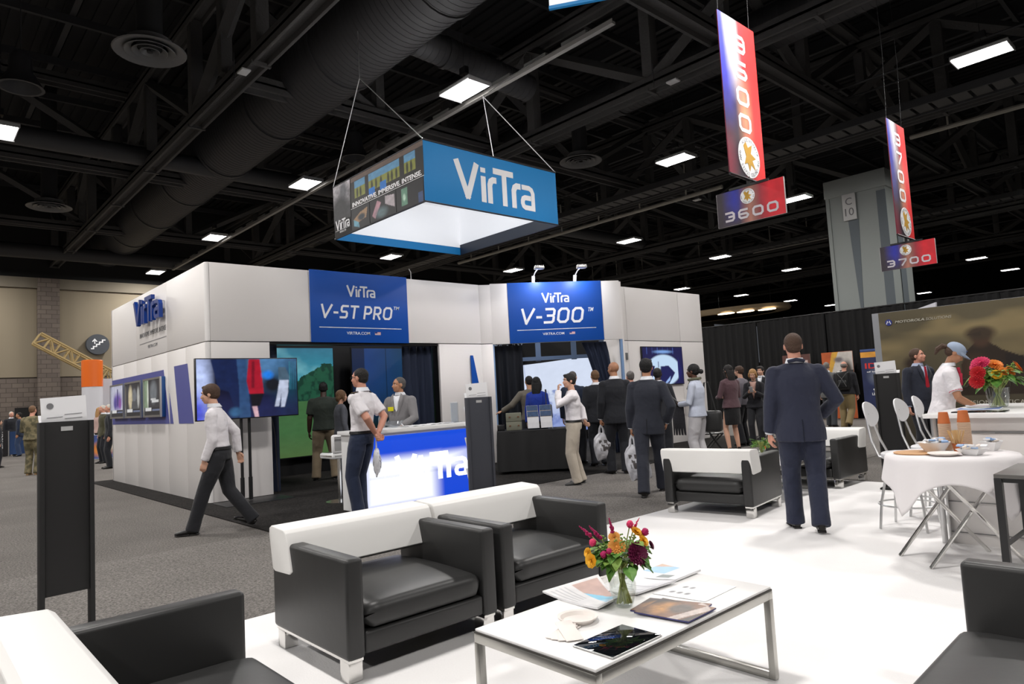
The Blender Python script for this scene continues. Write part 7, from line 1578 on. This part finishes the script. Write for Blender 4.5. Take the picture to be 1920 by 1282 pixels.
# on the bar counter
for k, (x, y, w, h_, rz, mt, lab) in enumerate(((-1.55, 6.42, 0.36, 0.2, 0.05, mat('tablet_glass', (0.004, 0.005, 0.006), 0.03), 'black flat tablet at the front of the bar counter'),)):
    m = MB(); m.box(-w / 2, w / 2, -h_ / 2, h_ / 2, 0, 0.008, bev=0.003); o = m.build('tablet', mt); o.location = (x, y, 1.041); o.rotation_euler = (0, 0, rz); tag(o, lab, 'tablet')
def brochure(x, y, rz, lab, c1, c2, w=0.3, h_=0.21, z=1.041):
    o = sheet('brochure', lab, [(-w / 2, -h_ / 2), (w / 2, -h_ / 2), (w / 2, h_ / 2), (-w / 2, h_ / 2)], 0.006, PAPER, 'brochure', 0.01, 'brochures on the bar counter', Pic(40, 30, c1).rect(0.1, 0.6, 0.4, 0.9, c2).rect(0.1, 0.9, 0.1, 0.2, (200, 200, 205)).noise(8, 6, 0.3, 2), 0.0)
    o.location = (x, y, z); o.rotation_euler = (0, 0, rz)
brochure(-1.62, 6.70, 0.1, 'blue brochure on the bar counter, left of the glass vase', (60, 90, 160), (150, 180, 220))
brochure(-1.70, 7.25, 0.3, 'pale brochure at the back left of the bar counter', (190, 190, 200), (120, 60, 80))
brochure(-1.15, 6.9, -0.3, 'white brochure on the bar counter, right of the glass vase', (206, 206, 214), (90, 110, 150))
t = thing('candy_dish', 'white footed dish of wrapped sweets at the right edge of the bar counter', 'dish', (-1.12, 7.2, 1.042)); m = MB(); m.lathe([(0.06, 0), (0.02, 0.02), (0.02, 0.06), (0.12, 0.12), (0.118, 0.125), (0.015, 0.07)], 24); m.build('dish', GLOSSW, t); rs = random.Random(9)
for i in range(14): m = MB(); m.ball((rs.uniform(-0.07, 0.07), rs.uniform(-0.07, 0.07), 0.13 + rs.uniform(0, 0.03)), (0.02, 0.013, 0.012), 8); m.build('sweet', [mat('sweet_silver', (0.6, 0.6, 0.6), 0.3, 0.8), mat('sweet_brown', srgb(110, 70, 50), 0.5)][i % 2], t)
# black square table at the right edge
t = thing('side_table', 'black square table cut by the right edge, beside the round table', 'table', (-1.17, 4.98, 0))
m = MB(); m.box(0, 0.65, 0, 0.62, 0.715, 0.74, bev=0.004); m.build('table_top', mat('table_dark_grey', (0.10, 0.095, 0.09), 0.35), t)
for x in (0.0, 0.61):
    for y in (0.0, 0.58): m = MB(); m.box(x, x + 0.04, y, y + 0.04, 0.013, 0.715); m.build('leg', BLACK, t)
m = MB(); m.box(0.04, 0.61, 0.01, 0.03, 0.69, 0.715); m.build('rail', BLACK, t); m = MB(); m.box(0.01, 0.03, 0.04, 0.58, 0.3, 0.32); m.build('rail', BLACK, t)
# black folding chairs by the booth's right side
t = thing('folding_chair', 'black folding chair between the pale suited woman and the skirted woman', 'chair', (-6.95, 11.2, 0), 2.2)
for s in (-1, 1):
    m = MB(); m.tube([(s * 0.22, -0.26, 0.012), (s * 0.22, 0.05, 0.5), (s * 0.22, 0.18, 0.95)], 0.014, 8); m.build('leg', BLACK, t); m = MB(); m.tube([(s * 0.2, 0.26, 0.012), (s * 0.2, -0.18, 0.46)], 0.014, 8); m.build('leg', BLACK, t)
m = MB(); m.box(-0.21, 0.21, -0.2, 0.2, 0.45, 0.475, bev=0.01); m.build('seat', BLACKP, t); m = MB(); m.box(-0.21, 0.21, 0.14, 0.17, 0.72, 0.94, bev=0.01); m.build('backrest', BLACKP, t)

# ------------------------------------------------------------------ table under black cloth in front of the second opening
TB = ground_basis((-8.95, 7.72, 0.014), (0.62, 0.70, 0)); t = thing('display_table', 'table under a floor length black cloth in front of the second opening', 'table')
BC = mat('black_cloth', (0.012, 0.012, 0.013), 0.75)
m = MB(); m.box(0.0, 1.35, 0.0, 0.6, 0.70, 0.735, bev=0.006, M=TB); m.build('table_top', BC, t)
def skirt_ring(z, k):
    pts = []
    for (x0, y0, x1, y1) in ((0, 0, 1.35, 0), (1.35, 0, 1.35, 0.6), (1.35, 0.6, 0, 0.6), (0, 0.6, 0, 0)):
        n = max(4, int(math.hypot(x1 - x0, y1 - y0) / 0.05)); nx, ny = (y1 - y0), -(x1 - x0); L = math.hypot(nx, ny)
        for i in range(n): u = i / n; w = (0.012 + 0.022 * math.sin(u * n * 0.9 + x0 * 3)) * k; pts.append(TB @ Vector((x0 + (x1 - x0) * u + nx / L * w, y0 + (y1 - y0) * u + ny / L * w, z)))
    return pts
m = MB(); m.loft([skirt_ring(0.725, 0.3), skirt_ring(0.5, 0.8), skirt_ring(0.05, 1.2)], cap=False); m.build('table_skirt', BC, t, 80)
for k, lab in enumerate(('lower grey equipment case on the black clothed table', 'upper grey equipment case on the black clothed table')):
    t = thing('equipment_case', lab, 'case', group='stacked grey cases'); M = TB @ shift(0.16, 0.16, 0.737 + k * 0.152); m = MB(); m.box(0, 0.27, 0, 0.22, 0, 0.148, bev=0.006, M=M); m.build('case_body', mat('case_grey_green', srgb(118, 118, 104), 0.6), t)
    m = MB()
    for x in (0.05, 0.2): m.box(x, x + 0.03, -0.008, 0.0, 0.07, 0.09, M=M)
    m.build('latch', mat('latch_brown', srgb(110, 70, 50), 0.5), t)
t = thing('leaflet_display', 'clear tiered holder with six leaflets on the black clothed table', 'leaflet holder')
M = TB @ shift(0.52, 0.10, 0.737)
m = MB(); m.box(0, 0.46, 0, 0.30, 0, 0.006, M=M)
for r_ in range(3): m.box(0, 0.46, 0.28 - r_ * 0.11, 0.285 - r_ * 0.11, 0, 0.30 - r_ * 0.10, M=M)
m.build('holder', ACRYL, t)
for r_ in range(3):
    for c_ in range(2):
        MM = M @ shift(0.115 + c_ * 0.23, 0.25 - r_ * 0.11, 0.05 + (2 - r_) * 0.10) @ Matrix.Rotation(PI / 2 - 0.35, 4, 'X'); m = MB(); m.box(-0.1, 0.1, -0.03, 0.17 - 0.0, -0.012, 0.0, M=MM); lf = m.build('leaflet_stack', PAPER, t)
        P = Pic(24, 20, (38, 66, 104) if r_ < 2 else (206, 206, 210)).rect(0, 1, 0.0, 0.5, (120, 104, 88) if r_ < 2 else (200, 200, 205)); P.noise(7, 5, 0.35 if r_ < 2 else 0.05, r_ + c_); P.build('leaflet_print', MM @ shift(0, 0.07, 0), 0.196, 0.196, lf, z=0.001)
t = thing('equipment_box', 'dark open equipment box at the left end of the black clothed table', 'box'); M = TB @ shift(-0.0, 0.2, 0.737); m = MB(); m.box(0.0, 0.13, 0, 0.2, 0, 0.10, bev=0.004, M=M); m.build('box_body', BLACKP, t)

# ------------------------------------------------------------------ far left background
t = thing('stair_sign', 'round dark wall sign with white stairs and an arrow', 'sign'); SGM = basis((-35.70, 6.97, 4.68), (0, 1, 0), (0, 0, 1))
m = MB(); m.lathe([(0.46, -0.28), (0.47, -0.02), (0.46, 0.0), (0.0001, 0.0)], 36, M=SGM); m.build('sign_disc', mat('sign_grey', srgb(66, 70, 76), 0.5), t)
m = MB(); stroke(m, [(-0.28, -0.2), (-0.18, -0.2), (-0.18, -0.1), (-0.06, -0.1), (-0.06, 0.0), (0.06, 0.0), (0.06, 0.1), (0.18, 0.1), (0.18, 0.2), (0.3, 0.2)], 0.05, 0.01, SGM); m.box(-0.15, -0.11, 0.02, 0.2, 0, 0.01, M=SGM); stroke(m, [(-0.22, 0.12), (-0.13, 0.23), (-0.04, 0.12)], 0.045, 0.01, SGM); m.build('stair_symbol', SIGNW, t)
t = thing('crane_boom', 'tan lattice boom rising behind the orange topped column', 'crane'); a0, a1 = Vector((-30, 3.9, 4.35)), Vector((-30, 7.6, 2.05)); d_ = (a1 - a0).normalized(); up_ = Vector((0, -d_.z, d_.y)); sd_ = Vector((1, 0, 0)); TANP = mat('tan_paint', srgb(160, 138, 92), 0.6)
if up_.z < 0: up_ = -up_
m = MB(); L = (a1 - a0).length; hh = 0.22
for u in (-1, 1):
    for v_ in (-1, 1): m.tube([a0 + up_ * hh * u + sd_ * hh * v_, a1 + up_ * hh * u + sd_ * hh * v_], 0.045, 6)
m.build('chord', TANP, t)
n = 12
for i in range(n):
    m = MB(); p = a0 + d_ * (L * i / n); p2 = a0 + d_ * (L * (i + 1) / n); s_ = 1 if i % 2 else -1
    for v_ in (-1, 1): m.tube([p + up_ * hh * s_ + sd_ * hh * v_, p2 - up_ * hh * s_ + sd_ * hh * v_], 0.03, 5); m.tube([p + up_ * hh + sd_ * hh * v_, p - up_ * hh + sd_ * hh * v_], 0.03, 5)
    m.build('lattice_bay', TANP, t)
m = MB(); m.box(-30.2, -29.8, 7.2, 8.0, 0.0, 2.2); m.build('crane_base', TANP, t)
t = thing('sign_column', 'white round column with a glossy orange top behind the left rack', 'display column', (-27.7, 5.22, 0)); m = MB(); m.lathe([(0.32, 0), (0.32, 2.44)], 28); m.build('column_shaft', mat('column_white', (0.62, 0.62, 0.66), 0.35), t); m = MB(); m.lathe([(0.33, 2.44), (0.33, 3.36), (0.3, 3.38)], 28); m.build('orange_cap', mat('orange_gloss', srgb(226, 110, 44), 0.2), t)
m = MB(); m.box(-28.6, -28.4, 5.5, 8.2, 0, 2.75); m.box(-28.4, -28.36, 5.6, 8.1, 0.2, 0.9); tag(m.build('white_partition', mat('panel_white', (0.5, 0.5, 0.54), 0.4)), 'pale partition between the orange topped column and the booth', 'partition')
P = Pic(50, 40, (70, 90, 150)).ell(0.4, 0.4, 0.3, 0.3, (210, 130, 60), 0.3).ell(0.6, 0.6, 0.2, 0.3, (225, 215, 200), 0.3); P.noise(8, 6, 0.5, 4)
t = thing('floor_poster', 'colourful low poster on the floor at the far corner of the booth', 'poster', (-25.6, 5.15, 0)); m = MB(); m.box(-0.02, 0, -0.5, 0.6, 0.02, 0.8); b_ = m.build('poster_board', PAPER, t); P.build('poster_print', basis((0, 0.05, 0.41), (0, 1, 0), (0, 0, 1)), 1.08, 0.76, b_, z=0.002)
t = thing('booth_barrier', 'blue draped barrier with pale posts and a black vertical sign at far left', 'barrier', (-33.6, 3.2, 0))
for y in (0.25, 0.95, 1.45): m = MB(); m.tube([(0, y, 0.01), (0, y, 1.02)], 0.03, 8); m.build('post', ALU, t)
m = MB(); m.box(-0.03, 0.0, 0.28, 1.45, 0.08, 0.98); m.build('blue_cloth', mat('barrier_blue', srgb(52, 78, 124), 0.8), t)
m = MB(); m.box(-0.02, 0.04, -0.28, 0.2, 0.02, 1.05); sb = m.build('black_sign', mat('barrier_black', srgb(26, 24, 28), 0.5), t)
text_obj('alltech', sb, SIGNW, basis((0.045, -0.02, 0.66), (0, 0, 1), (0, -1, 0)), 0.16, 0.66, 0.004)
m = MB(); m.prism([(-0.14, 0), (0.06, 0.13), (0.06, -0.13)], 0.004, basis((0.045, -0.05, 0.18), (0, 1, 0), (0, 0, 1))); m.build('sign_mark', mat('mark_red', srgb(150, 30, 50), 0.5), sb)
